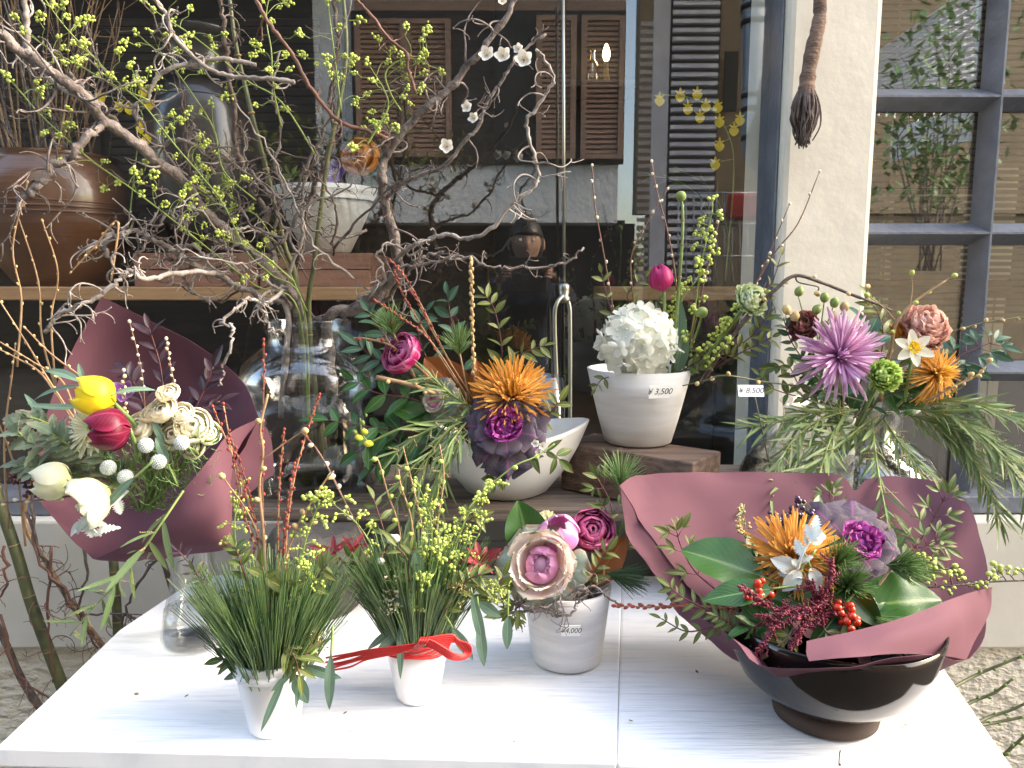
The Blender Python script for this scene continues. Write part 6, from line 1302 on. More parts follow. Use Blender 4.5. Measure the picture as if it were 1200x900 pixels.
for i, l in enumerate(([(728, 430, 1.27), (718, 360, 1.26), (708, 300, 1.26), (697, 240, 1.25), (694, 195, 1.25)], [(750, 430, 1.28), (743, 360, 1.28), (740, 300, 1.28), (762, 255, 1.28), (782, 222, 1.28)], [(796, 430, 1.27), (792, 330, 1.27), (782, 270, 1.27), (770, 225, 1.27), (764, 190, 1.27)], [(835, 420, 1.25), (870, 360, 1.23), (905, 300, 1.22), (935, 262, 1.22), (960, 202, 1.22)], [(805, 420, 1.25), (825, 330, 1.25), (835, 290, 1.25), (845, 248, 1.25)], [(850, 400, 1.24), (880, 345, 1.23), (900, 300, 1.23), (925, 240, 1.23)])):
    rodbuds('slim reddish bare twig in the hydrangea pot, ' + ('leftmost one', 'kinked one in the middle', 'one leaning left over the tulip', 'longest one reaching over the pillar', 'short one beside the yellow buds', 'one crossing the window frame')[i], l, .0016, .0009, 'bark_red', 'bud_cream', 7, .0024, 1.5, .25)
budded('yellow green budding branch right of the tall green stem', [(800, 430, 1.26), (812, 380, 1.25), (820, 320, 1.25), (828, 280, 1.25), (835, 245, 1.25)], .0016, .0009, n=20, t0=.1, L=(.006, .02), br=.0032, nb=6)
budded('second yellow budding branch low behind the hydrangea', [(790, 435, 1.26), (790, 390, 1.26), (800, 350, 1.26), (815, 330, 1.26)], .0016, .0009, n=14, t0=.1, L=(.006, .02), br=.0032, nb=6)
budded('yellow budding spray leaning right toward the green carnation', [(810, 440, 1.24), (835, 410, 1.23), (855, 385, 1.22), (872, 365, 1.22), (890, 350, 1.22)], .0018, .0009, n=18, t0=.1, L=(.006, .02), br=.0032, nb=6)
pom('pale green carnation at the right of the hydrangea pot', P(876, 354, 1.20), V(.35, -.75, .4), pxm(22, 1.2), 'carn_green', 100, .8, 1.9, P(815, 435, 1.24), name='carnation', wave=.35, serr=.12, l=.6)
berries('cream white small buds cluster below the green carnation', [(830, 430, 1.22), (845, 410, 1.21), (860, 395, 1.2)], 'bud_yg', 12, .0032, 'stem_pale', .008)
for lab, l, L, n, lf, tr_ in (('olive nandina sprig at the left of the hydrangea', [(725, 430, 1.26), (722, 385, 1.25), (712, 350, 1.25), (705, 320, 1.25)], .028, 4, 'leaf_olive', 0), ('olive nandina leaves above the hydrangea', [(745, 430, 1.28), (745, 370, 1.28), (735, 345, 1.28), (755, 325, 1.28)], .026, 4, 'leaf_olive', 0), ('small leaves by the pink tulip', [(760, 430, 1.28), (762, 370, 1.28), (775, 350, 1.28)], .022, 4, 'nandina', 0), ('nandina leaves right of the pot by the frame', [(830, 435, 1.25), (860, 410, 1.24), (885, 390, 1.23), (900, 370, 1.23)], .032, 5, 'leaf_olive', 0), ('leaves beneath the green carnation', [(840, 430, 1.23), (865, 415, 1.22), (885, 405, 1.22), (905, 395, 1.22)], .03, 5, 'leaf_olive', 0), ('upright leaves over the branch by the frame', [(870, 370, 1.24), (890, 345, 1.23), (905, 330, 1.23), (915, 300, 1.23)], .03, 3, 'leaf_olive', 0), ('hanging leaf sprig at the left rim of the hydrangea pot', [(720, 440, 1.23), (705, 445, 1.21), (698, 455, 1.205)], .024, 2, 'leaf_olive', 0), ('green leaves filling right of the hydrangea', [(790, 440, 1.25), (815, 425, 1.24), (840, 410, 1.24)], .03, 7, 'nandina', 0)):
    sprig(lab, l, lf, L, n, tiers=tr_, W=.34, jit=.6)
contorted('thick brown stem leaning right out of the hydrangea pot', [(812, 440, 1.26), (835, 412, 1.24), (862, 385, 1.22), (885, 362, 1.21), (905, 345, 1.2)], .0042, .0032, 'bark_dark', 3, (.02, .04), wob=.001)

for lab, l in (('dark green filling leaves left behind the orange chrysanthemum', [(925, 700, .86), (895, 665, .88), (880, 650, .89)]), ('dark green filling leaves between kale and right magnolia leaf', [(985, 700, .87), (1020, 675, .89), (1040, 650, .90)]), ('dark green filling leaves under the pine tufts', [(960, 715, .83), (1000, 715, .82), (1040, 720, .82)]), ('dark green filling leaves at the front left of the bowl', [(945, 725, .81), (905, 730, .80), (880, 735, .79)]), ('dark green filling leaves above the orange chrysanthemum', [(940, 690, .90), (945, 640, .92), (955, 605, .94)])):
    sprig(lab, l, 'leaf_deep', .04, 8, W=.42, jit=.7)
# ================================================================ grey pot with the pink cabbage
f3p = c3 + V(0, 0, .075)
kale('pink hearted cream cabbage rosette in front of the grey pot', P(636, 664, .93), V(-.12, -.85, .42), pxm(47, .93), 'kale_s_out', 'kale_s_in', 'kale_s_mid', f3p, nout=6, ruf=.08, rin=.70, ruf_in=.05, tight=7)
tulip('lilac pink closed tulip behind the cabbage in the grey pot', P(656, 638, .955), V(-.12, -.55, .85), .046, 'pink_tulip2', f3p, prof=[.12, .56, .66, .62, .5, .3], fat=1.12)
double('burgundy ranunculus at the right of the pink tulip', P(693, 624, .97), V(.1, -.65, .75), pxm(26, .97), ['ranun_m'], 9, 6, f3p, tight=.16)
bigleaf('upright glossy magnolia leaf at the left of the grey pot', (624, 656, .96), (607, 586, .97), 1, .72, 'leaf_mag', V(.15, -1, .2), .03, .14)
bigleaf('brown backed magnolia leaf at the right of the grey pot', (688, 690, .95), (736, 628, .96), 1, .42, 'leaf_magback', V(.1, -1, .35), .05, .22)
bigleaf('large sage leaf behind the cabbage rosette', (640, 665, .955), (668, 618, .96), 1, .7, 'leaf_kalegrey', V(0, -1, .3), .05, .15, 'sage_leaf')
bigleaf('small green leaf at the rim under the cabbage', (640, 690, .93), (662, 712, .91), 1, .5, 'leaf_olive', V(0, -1, .3), .1, .15, 'green_leaf')
pom('pale cream flower peeping behind the pink tulip', P(640, 612, 1.0), V(-.1, -.6, .8), pxm(16, 1.0), 'gerb', 50, .6, 1.7, f3p, name='pale_flower')
pom('pale pink bloom at the left edge behind the magnolia leaf', P(594, 655, .98), V(-.7, -.6, .3), pxm(12, .98), 'carnation', 34, .8, 1.7, f3p, name='pale_flower')
pinetuft('dark pine tuft pointing right out of the grey pot', P(712, 672, .94), V(.85, -.3, -.12), .042, 130, 'needle3', spread=.7, stem=[f3p])
contorted('contorted twig lying across the rim of the grey pot', [(582, 690, .90), (600, 705, .90), (622, 714, .895), (640, 708, .89), (660, 700, .885), (678, 692, .885), (695, 688, .885), (712, 700, .885), (725, 708, .885)], .0026, .0014, 'bark', 9, (.015, .04), wob=.0015)
contorted('second contorted twig below the cabbage on the grey pot', [(590, 722, .89), (612, 716, .885), (640, 718, .88), (655, 722, .88), (672, 718, .88), (676, 708, .885), (690, 692, .89)], .0022, .0014, 'bark', 7, (.012, .03), wob=.0015)
for lab, l, L, n, lf in (('nandina sprig rising behind the burgundy ranunculus', [(690, 680, 1.0), (700, 640, 1.03), (712, 610, 1.05), (705, 585, 1.05)], .026, 4, 'nandina'), ('nandina sprig against the timber block', [(712, 690, 1.02), (722, 640, 1.06), (715, 590, 1.08), (700, 560, 1.08)], .032, 3, 'nandina'), ('nandina leaves at the right of the ranunculus', [(695, 680, .98), (720, 640, 1.0), (735, 620, 1.0)], .026, 4, 'nandina'),
        ('pale curling leaves in the middle of the grey pot', [(690, 700, .93), (695, 675, .92), (705, 655, .92), (712, 645, .92)], .026, 4, 'leaf_olive'), ('orange green nandina leaves left of the grey pot', [(600, 740, .90), (592, 715, .89), (585, 690, .89), (590, 675, .89)], .028, 4, 'leaf_olive'), ('dark green leaves low inside the grey pot', [(680, 705, .96), (670, 690, .95), (690, 675, .95)], .034, 6, 'leaf_deep'), ('small leaves hanging over the rim of the grey pot', [(615, 705, .90), (606, 712, .89), (600, 722, .885)], .02, 3, 'leaf_olive')):
    sprig(lab, l, lf, L, n, W=.32, tiers=1 if n < 4 else 0, jit=.5)
pinetuft('pale pine tuft standing before the timber block', P(726, 572, 1.04), V(0, -.3, .95), .046, 110, 'needle2', spread=1.3, stem=[P(737, 640, 1.02)])
# ================================================================ pine pots at the front
def sheaf(lab, c, topz, rad, n, lean, seed, L=(.10, .15), out=.75, z0=.055):
    t_ = thing('pine_foliage', lab, 'pine foliage', c + V(0, 0, z0)); 
    for m_, k in (('needle', .45), ('needle2', .2), ('needle3', .35)):
        mb = MB()
        for i in range(int(n * k)):
            a_ = U(0, 2 * pi); r_ = rad * math.sqrt(U(0, 1)); b0 = c + V(math.cos(a_) * r_, math.sin(a_) * r_, z0 + U(0, .03))
            s_ = (r_ / rad) * out * U(.75, 1.1); d = V(math.cos(a_) * s_, math.sin(a_) * s_ * .8, 1).normalized() + lean; l = U(*L)
            for q in range(2):
                dd = (d + randv() * .07).normalized(); p1 = b0 + dd * l * .55; p2 = b0 + dd * l + V(math.cos(a_), math.sin(a_), 0) * .012 * s_ - V(0, 0, .004)
                mb.tube([b0, p1, p2], .00085, .0004, 3, cap=False)
        o_ = mb.build('needles', M[m_], t_); o_['kind'] = 'stuff'
    return t_
sheaf('dense fan of long green pine needles in the front left pot', c1, 0, .036, 620, V(0, 0, 0), 1, L=(.075, .128), out=.55)
sheaf('dense fan of long green pine needles in the red corded pot', c2_, 0, .032, 620, V(0, .05, 0), 2, L=(.085, .13), out=.55)
fa = c1 + V(0, 0, .08); fb = c2_ + V(0, 0, .07)
for i, l in enumerate(([(318, 740, .87), (310, 640, .90), (307, 540, .92), (309, 455, .93), (309, 400, .93)], [(330, 740, .87), (326, 640, .88), (328, 560, .89), (333, 505, .89)], [(335, 740, .87), (335, 640, .88), (345, 560, .89), (362, 500, .90), (374, 464, .90)], [(310, 740, .86), (303, 640, .87), (290, 570, .88), (270, 512, .88)], [(305, 740, .86), (300, 650, .87), (283, 590, .88), (262, 475, .89)], [(312, 740, .86), (304, 640, .87), (282, 560, .88), (250, 478, .89)], [(340, 740, .87), (333, 650, .87), (336, 600, .87), (345, 545, .88)])):
    rodbuds('red budded willow rod in the front left pot, ' + ('tallest one with paler tip', 'middle one before the jar', 'one leaning right past the jar foot', 'one leaning left by the paper edge', 'left one crossing the maroon paper', 'leftmost one over the cream ranunculus', 'short one right of centre')[i], l, .0012, .0008, 'bark_tan' if i % 3 else 'bark_red', 'bud_red', 26, .0018, 2.1, .25, splay=.5)
limb('forked yellow tan twig rising from the front left pot', [fa, (312, 690, .86), (308, 620, .87), (304, 570, .88), (308, 530, .88), (305, 500, .88), (314, 462, .88)], .0022, .0014, 'bark_tan', [[(306, 540, .88), (330, 522, .88), (355, 505, .88)], [(308, 640, .87), (290, 600, .87), (262, 560, .87)]])
limb('thin tan twig arching right from the front left pot', [fa, (325, 690, .85), (345, 625, .86), (358, 600, .86), (380, 565, .87), (391, 552, .87)], .0014, .001, 'bark_tan', [[(345, 622, .86), (365, 612, .86)]])
limb('long reddish twig leaning left across the plank', [fb, (455, 700, .90), (430, 640, .92), (405, 590, .94), (388, 555, .95), (370, 525, .96), (352, 505, .97)], .0014, .001, 'bark_red', [[(405, 590, .94), (392, 565, .94), (390, 560, .94)]], 'bud_cream')
for lab, l, n_, r_ in (('yellow budded branch at the right side of the front left pot', [fa, (345, 700, .84), (352, 660, .85), (362, 620, .85), (375, 592, .85), (393, 588, .85)], 24, .0021), ('yellow budded branch at the left side of the front left pot', [fa, (290, 700, .87), (278, 650, .89), (275, 610, .90), (283, 580, .91)], 22, .0020), ('yellow budded branch in the centre of the red corded pot', [fb, (500, 690, .87), (505, 650, .87), (505, 610, .88), (495, 580, .88)], 24, .0021),
        ('yellow budded branch rising right in the red corded pot', [fb, (525, 680, .87), (535, 640, .87), (545, 610, .88), (560, 585, .88), (575, 575, .88)], 22, .0020), ('small yellow budded sprig at the left of the red corded pot', [fb, (460, 700, .88), (440, 650, .89), (422, 618, .90), (400, 598, .91)], 12, .0020), ('lower yellow budded branch before the pine needles', [fb, (488, 720, .84), (495, 690, .83), (510, 670, .83), (515, 640, .83)], 16, .0020), ('yellow budded tip leaning right of the red corded pot', [fb, (530, 690, .86), (545, 655, .86), (562, 625, .86)], 10, .0020), ('yellow budded branch low right in the front left pot', [fa, (345, 720, .82), (360, 690, .81), (368, 665, .81)], 12, .0020)):
    budded(lab, l, .0015, .0008, n=n_, t0=.3, L=(.005, .016), br=r_, nb=6)
for i, l in enumerate(([fb, (475, 690, .9), (468, 620, .92), (455, 580, .93), (444, 542, .93), (437, 535, .93)], [fb, (490, 690, .9), (482, 610, .92), (470, 570, .93), (467, 550, .93)], [fb, (505, 690, .9), (495, 620, .93), (484, 570, .94), (472, 523, .94)], [fb, (515, 690, .9), (520, 650, .9), (540, 610, .91), (560, 583, .92), (600, 548, .93), (628, 535, .94), (650, 520, .95)], [fb, (510, 690, .9), (512, 620, .92), (520, 560, .93), (515, 520, .93)])):
    limb('thin yellowish budded twig in the corded pot, ' + ('leftmost', 'second from left', 'middle', 'longest, reaching the oval bowl', 'upright under the bowl leaves')[i], l, .0014, .0009, 'bark_tan' if i != 3 else 'stem_pale', [], 'bud_yg')
for lab, x, y, r in (('pair of white snowberries on the red corded pot, larger', 459, 632, 6), ('second of the snowberry pair on the red corded pot, just right', 464, 631, 5), ('single white snowberry low at the left of the red corded pot', 446, 658, 4.5)):
    c = P(x, y, .86); t_ = thing('snowberry', lab, 'berry', c); MB().ball(c, pxm(r, .86), 14, 10).build('fruit', M['berry_white'], t_); MB().tube(catmull([c, P(452, 648, .87), P(470, 690, .88)], 4), .0009, n=5).build('stem', M['bark_red'], t_)
def seeds(lab, x, y, Y, h, w_, mat='bud_tan', n=110, base=None):
    c = P(x, y, Y); t_ = thing('eucalyptus_buds', lab, 'seed cluster', c); mb = MB(); b0 = base or fa
    mb.tube(catmull([b0, b0.lerp(c, .6), c, c + V(0, 0, pxm(h / 2, Y))], 4), .0011, .0007, 5, m=1)
    for i in range(n // 4):
        q = c + V(U(-1, 1) * pxm(w_ / 2, Y), U(-1, 1) * pxm(w_ / 2, Y), U(-.5, .5) * pxm(h, Y)); mb.tube([c + V(0, 0, (q.z - c.z) * .7), q], .0005, .0004, 3, m=1)
        for k in range(4):
            d = (randv() + V(0, -.3, .5)).normalized(); e = q + d * .004; mb.tube([q, e], .0003, .0003, 3, m=1); mb.ball(e, (.0010, .0010, .0019), 5, 4, M=d.to_track_quat('Z', 'Y').to_matrix())
    mb.build('buds', [M[mat], M['stem_pale']], t_); return t_
seeds('yellow eucalyptus bud cluster hanging at the front of the left pot', 302, 765, .78, 42, 24, 'bud_yg'); seeds('upper yellow eucalyptus bud cluster in the left pot', 300, 732, .79, 26, 16, 'bud_yg', 60); seeds('tan eucalyptus bud cluster at the right rim of the left pot', 368, 750, .80, 28, 26, 'bud_tan')
seeds('cream eucalyptus buds at the left of the red corded pot', 462, 695, .83, 44, 30, 'bud_cream', 100, fb); seeds('brownish bud cluster at the right of the red corded pot', 537, 695, .84, 26, 24, 'bud_tan', 80, fb); seeds('pale buds between the cord pot and the grey pot', 582, 692, .86, 22, 30, 'bud_yg', 70, fb)
for lab, l, L, n, lf, W_ in (('nandina leaves standing in the middle of the left pine pot', [(318, 750, .82), (318, 720, .81), (312, 690, .805), (308, 665, .80)], .036, 3, 'leaf_olive', .36), ('reddish tipped leaves right of centre in the left pine pot', [(325, 740, .82), (338, 705, .81), (338, 685, .80)], .034, 2, 'leaf_olive', .42), ('fine green leaf sprig at the left of the left pine pot', [(290, 760, .83), (262, 725, .83), (245, 690, .83), (228, 668, .83)], .020, 8, 'nandina', .42), ('wispy purple green sprig beyond the left pine pot', [(285, 760, .84), (255, 710, .85), (235, 680, .85), (222, 660, .85), (208, 645, .85)], .020, 7, 'leaf_dark', .2),
        ('bronze leaves over the rim of the left pine pot', [(330, 770, .79), (330, 755, .775), (345, 770, .765), (350, 790, .76)], .032, 4, 'leaf_olive', .26), ('green leaf sprig rising left among the left pine needles', [(308, 760, .82), (295, 700, .81), (282, 660, .805), (275, 640, .80)], .024, 6, 'nandina', .42), ('olive leaf sprig rising right among the left pine needles', [(335, 760, .82), (355, 710, .81), (372, 675, .805), (385, 660, .80)], .024, 6, 'leaf_olive', .38), ('fine green leaves rising in the centre of the corded pot', [(490, 750, .84), (485, 700, .83), (478, 670, .83), (482, 645, .83)], .022, 6, 'nandina', .4), ('olive leaves leaning right in the corded pot', [(505, 750, .84), (530, 700, .83), (548, 680, .83), (565, 672, .83)], .024, 5, 'leaf_olive', .38), ('olive green leaves low right in the left pine pot', [(335, 775, .79), (345, 762, .78), (362, 768, .775)], .028, 3, 'nandina', .3), ('green leaves at the left rim of the left pine pot', [(300, 780, .80), (282, 768, .79), (262, 772, .785)], .030, 3, 'nandina', .32),
        ('nandina sprig at the left of the red corded pot', [(455, 740, .86), (440, 700, .86), (428, 670, .86), (415, 655, .86)], .030, 5, 'nandina', .38), ('small nandina sprig over the plank behind the red corded pot', [(470, 700, .92), (455, 640, .93), (446, 610, .94), (438, 585, .95)], .028, 4, 'nandina', .36), ('olive leaves rising right in the red corded pot', [(520, 700, .88), (535, 640, .89), (550, 610, .9), (560, 605, .9)], .028, 4, 'leaf_olive', .36), ('orange tinged leaves right of the red corded pot', [(540, 720, .86), (555, 690, .86), (575, 690, .86)], .030, 3, 'leaf_olive', .36), ('curling brown green leaf stem in the red corded pot', [(480, 710, .86), (478, 660, .85), (465, 640, .85)], .03, 2, 'leaf_olive', .3)):
    sprig(lab, l, lf, L, n, W=W_, jit=.6)
for i, (a_, b__, Y, Y2, w_) in enumerate((((285, 785), (262, 797), .79, .775, .36), ((300, 775), (280, 800), .78, .765, .22), ((335, 790), (302, 862), .77, .745, .12), ((345, 785), (316, 812), .77, .755, .2), ((345, 790), (360, 826), .77, .755, .5), ((350, 800), (346, 832), .765, .75, .2), ((355, 780), (400, 797), .775, .765, .25), ((388, 768), (384, 836), .765, .745, .20))):
    bigleaf('grey green eucalyptus leaf on the left pine pot, ' + ('broad one at the left rim', 'narrow folded one at the left', 'longest one hanging down the front', 'slanting one at the front', 'round broad one on the pot front', 'thin one over the round leaf', 'pale one pointing right', 'tall hanging one right of the pot')[i], (*a_, Y), (*b__, Y2), 1, w_, 'leaf_euc', V(0, -1, .25), .12, .1, 'eucalyptus_leaf')
for i, (a_, b__, Y, Y2, w_) in enumerate((((462, 735), (430, 762), .85, .83, .22), ((468, 740), (440, 765), .84, .82, .26), ((470, 728), (468, 800), .835, .81, .13), ((530, 735), (555, 776), .84, .83, .3), ((553, 695), (569, 768), .845, .825, .17), ((562, 730), (567, 784), .84, .82, .25), ((560, 705), (588, 724), .85, .84, .4), ((595, 722), (594, 764), .85, .84, .3), ((492, 672), (486, 648), .83, .82, .5), ((470, 712), (473, 696), .83, .82, .7))):
    bigleaf('grey green eucalyptus leaf on the cord pot, ' + ('left one lying toward the cord tails', 'second left one behind the first', 'long narrow one hanging over the cord', 'dark one behind the cord loop', 'tall one hanging right of the loop', 'broad one hanging beside the loop', 'wide one pointing to the grey pot', 'small one hanging by the grey pot', 'upright one among the needles', 'tiny one low among the needles')[i], (*a_, Y), (*b__, Y2), 1, w_, 'leaf_euc', V(0, -1, .25), .12, .1, 'eucalyptus_leaf')
def bract(lab, x, y, Y, L, n, ax):
    c = P(x, y, Y); t_ = thing('red_bract', lab, 'red leaves', c); F0 = frame(c, ax); MB().tube([c, fb.lerp(c, .3)], .0013, n=5).build('stem', M['stem_maroon'], t_)
    for i in range(n):
        ph = i * 2 * pi / n + U(-.2, .2); th = U(.5, 1.4); d = V(math.sin(th) * math.cos(ph), math.sin(th) * math.sin(ph), math.cos(th)); put(leafmesh('leaf_red', .3, .15, .15, .8, .7, 4, 8), 'leaf', t_, F0 @ orient(V(0, 0, 0), d, V(0, 0, 1), L * U(.75, 1.15)))
bract('red leaf rosette right of the red corded pot', 562, 658, .88, .030, 9, V(.3, -.7, .6)); bract('maroon leaf tuft behind the right buds', 545, 665, .89, .026, 6, V(-.2, -.7, .6)); bract('red leaf rosette between the two pine pots', 392, 648, .90, .030, 6, V(-.2, -.6, .7)); bract('deep red leaves at the left behind the cord pot', 412, 645, .91, .026, 6, V(.2, -.7, .6))
# red paper cord: strands round the pot, a loop at the right and tails to the left
cd = thing('gift_cord', 'red twisted paper cord tied round the second small pot with a loop', 'cord', c2_ + V(0, 0, .07))
for k in range(6):
    z = c2_.z + .0665 + .0022 * k; rr = .0395 + .0006 * (k % 2); pts = [V(c2_.x + rr * math.cos(a_ * pi / 12), c2_.y + rr * math.sin(a_ * pi / 12), z + .002 * math.sin(a_ * .8 + k)) for a_ in range(25)]
    MB().tube(pts, .0013, n=6).build('strand', M['red_cord'], cd)
for k in range(5):
    o_ = V(0, 0, .0021 * (k - 2)); s_ = 1 - .07 * k
    kn = P(500, 752, .80) + o_
    MB().tube(catmull([kn, P(530, 748 - 2 * (k - 2), .81), P(548, 754, .81) + V(-.003 * k, 0, 0), P(552 - 2 * k, 764, .81), P(544 - k, 772 - k, .805), P(528, 768, .80) + o_, P(512, 758, .80) + o_, kn], 5), .0013, n=6).build('loop', M['red_cord'], cd)
for k in range(7):
    y2 = 768 + 2.6 * k; MB().tube(catmull([P(502, 752 + k % 3, .80), P(470, 757 + 1.2 * k, .80), P(430, 762 + 1.8 * k, .81), P(410 - 4 * (k % 3), y2 - 2, .82), P(382 + 5 * (k % 2), y2 + 3, .83)], 5), .0011, n=6).build('tail', M['red_cord'], cd)
for k in range(4): MB().tube(catmull([P(494 + 3 * k, 747, .80), P(491 + 3 * k, 752, .793), P(484 + 3 * k, 759, .80)], 4), .0013, n=6).build('knot_turn', M['red_cord'], cd)
# ================================================================ oval bowl arrangement
f6 = ob_c + V(-.02, 0, .09); YF = 1.19
spider('large orange spider chrysanthemum over the white oval bowl', P(600, 466, 1.17), V(.05, -.72, .69), pxm(53, 1.17), 'mum_orange', 'mum_orange_in', 220, 70, f6, lo=.12, hi=1.6, inl=.6)
kale('dark purple ornamental kale leaning over the oval bowl rim', P(592, 503, 1.13), V(-.05, -.88, .4), pxm(47, 1.13), 'kale_p_out', 'kale_p_in', None, f6, nout=7, ruf=.11, ruf_in=.17, rin=.36)
double('magenta ranunculus at the upper left of the oval bowl arrangement', P(473, 417, YF), V(-.55, -.6, .5), pxm(24, YF), ['ranun_p'], 9, 6, P(560, 490, YF + .05), tight=.16)
kale('small pink hearted cabbage half hidden by grassy leaves', P(514, 470, YF - .01), V(-.5, -.8, .3), pxm(24, YF), 'kale_s_out', 'kale_s_in', 'kale_s_mid', f6, nout=7, ruf=.04, ruf_in=.03, tight=5)
for lab, a_, b__, w_ in (('broad brown backed magnolia leaf left behind the cabbage', (550, 476, YF + .01), (497, 418, YF + .02), .62), ('narrow orange brown magnolia leaf beside the orange chrysanthemum', (568, 480, YF), (558, 421, YF + .01), .42)):
    bigleaf(lab, a_, b__, 1, w_, 'leaf_magback', V(.1, -1, .25), .04, .2)
bigleaf('glossy dark magnolia leaf lying left of the cabbage', (505, 496, YF - .02), (455, 470, YF - .01), 1, .52, 'leaf_mag', V(.1, -.7, .7), .15, .2)
bigleaf('pale green leaf right of the small cabbage', (545, 500, YF - .01), (535, 460, YF), 1, .45, 'leaf_kalegrey', V(0, -1, .3), .1, .2, 'sage_leaf')
for i, l in enumerate(([(555, 468, YF), (525, 420, YF), (495, 360, YF), (475, 325, YF), (458, 305, YF)], [(550, 470, YF), (520, 425, YF), (490, 375, YF), (470, 340, YF), (463, 318, YF)], [(548, 465, YF), (505, 400, YF - .01), (470, 372, YF - .01), (440, 352, YF - .01)], [(530, 430, YF), (505, 385, YF), (488, 350, YF), (480, 340, YF)])):
    rodbuds('orange red budded willow twig over the magenta ranunculus, ' + ('longest', 'second longest', 'lowest one leaning far left', 'short one in the middle')[i], l, .0013, .0009, 'bark_tan', 'bud_red', 28, .0018, 2.1, .3, splay=.25)
rodbuds('upright twisted tan catkin rod beside the orange chrysanthemum', [(556, 450, YF), (554, 400, YF), (553, 350, YF), (552, 305, YF)], .0022, .0014, 'bark_tan', 'bud_tan', 40, .0026, 2, .05, splay=.15)
limb('pruned pale brown stick pointing left in the oval bowl', [(545, 480, YF), (510, 462, YF - .02), (478, 450, YF - .03), (441, 442, YF - .03)], .0036, .0034, 'bark_tan')
limb('forked brown twig behind the magenta ranunculus', [(520, 460, YF), (490, 430, YF), (458, 405, YF), (430, 397, YF), (414, 396, YF)], .0022, .0015, 'bark_tan', [[(458, 405, YF), (452, 392, YF), (458, 380, YF)]], 'bud_red')
bl = [('blue green pinnate leaves standing highest in the oval bowl', [(555, 470, YF + .04), (540, 420, YF + .04), (530, 380, YF + .04), (524, 345, YF + .04)], .038, 5, 'leaf_blue', .42), ('glossy leaves at the upper left of the oval bowl arrangement', [(500, 470, YF + .04), (470, 420, YF + .04), (445, 385, YF + .04), (432, 365, YF + .04)], .042, 5, 'leaf_blue', .42), ('blue green leaves behind the red willow twigs', [(530, 470, YF + .05), (500, 420, YF + .05), (490, 385, YF + .05), (500, 365, YF + .05)], .038, 5, 'leaf_blue', .45),
      ('deep green leaves left below the ranunculus', [(540, 500, YF + .01), (490, 470, YF), (440, 460, YF), (415, 445, YF)], .05, 5, 'leaf_deep', .38), ('deep green leaves spreading left over the jar foot', [(540, 510, YF), (480, 505, YF - .02), (430, 500, YF - .02), (385, 492, YF - .02)], .055, 5, 'leaf_deep', .38), ('deep green leaves low left of the oval bowl', [(545, 520, YF - .01), (500, 520, YF - .03), (460, 530, YF - .03), (440, 545, YF - .03)], .048, 5, 'leaf_deep', .4), ('broad deep green leaves hanging behind the freesia', [(530, 515, YF), (480, 530, YF - .02), (455, 510, YF - .03), (420, 530, YF - .03)], .05, 4, 'leaf_deep', .42),
      ('tall leaf sprig left of the red twigs', [(510, 480, YF + .03), (465, 430, YF + .02), (440, 420, YF + .02), (420, 405, YF + .02)], .045, 5, 'leaf_blue', .3), ('olive nandina sprig rising before the metal stand', [(585, 460, YF + .05), (588, 410, YF + .05), (580, 365, YF + .05), (568, 345, YF + .05)], .032, 6, 'leaf_olive', .36), ('olive nandina leaves right above the orange chrysanthemum', [(590, 450, YF + .04), (605, 420, YF + .04), (622, 410, YF + .04), (638, 405, YF + .04)], .032, 4, 'leaf_olive', .36), ('nandina leaves right of the orange petals', [(610, 500, YF - .03), (635, 492, YF - .04), (648, 480, YF - .05), (655, 470, YF - .05)], .032, 3, 'leaf_olive', .34), ('nandina leaves over the right face of the oval bowl', [(600, 520, YF - .05), (625, 530, YF - .07), (645, 530, YF - .08), (655, 538, YF - .08)], .036, 3, 'nandina', .36), ('green leaves hanging under the purple kale', [(585, 520, YF - .05), (585, 545, YF - .07), (580, 565, YF - .07)], .034, 4, 'nandina', .34), ('filling leaves behind the cabbage in the oval bowl', [(560, 510, YF + .02), (530, 480, YF + .02), (500, 450, YF + .02)], .05, 8, 'leaf_deep', .45), ('filling leaves beneath the orange chrysanthemum', [(570, 510, YF + .02), (585, 480, YF + .02), (600, 470, YF + .02)], .045, 6, 'leaf_deep', .45)]
for lab, l, L, n, lf, W_ in bl: sprig(lab, l, lf, L, n, W=W_, jit=.55)
pinetuft('yellow green pine tuft at the left of the oval bowl arrangement', P(460, 392, YF + .01), V(-.1, -.4, .9), .042, 130, 'needle2', spread=1.4, stem=[P(490, 450, YF)]); pinetuft('yellow green pine tuft above the brown magnolia leaf', P(538, 415, YF + .02), V(0, -.3, .9), .042, 130, 'needle2', spread=1.3, stem=[P(550, 470, YF)])
t_ = thing('freesia', 'green freesia stem with yellow buds reaching left from the oval bowl', 'flower buds', P(545, 495, YF - .04))
MB().tube(catmull([P(548, 497, YF - .02), P(510, 494, YF - .05), P(470, 502, YF - .06), P(432, 519, YF - .06)], 6), .0024, .0016, 7).build('stem', M['stem_pale'], t_)
M['freesia'] = surf('freesia_yellow', (.80, .72, .05), (.70, .66, .05), 60, .45)
for (x, y, dx, dz, s_) in ((430, 518, -1, .1, .0056), (418, 512, -1, .45, .005), (424, 505, -.9, .6, .0042), (412, 506, -.7, .7, .0036), (420, 495, -.3, 1, .003), (423, 486, .1, 1, .0021)): put(budmesh('freesia' if s_ > .004 else 'stem_pale', 0, 1.8), 'bud', t_, orient(P(x + 6, y + 2, YF - .06), V(dx, -.2, dz), None, s_))
MB().tube(catmull([P(432, 519, YF - .06), P(424, 508, YF - .06), P(422, 490, YF - .06)], 4), .0012, n=5).build('tip_stem', M['stem_pale'], t_)
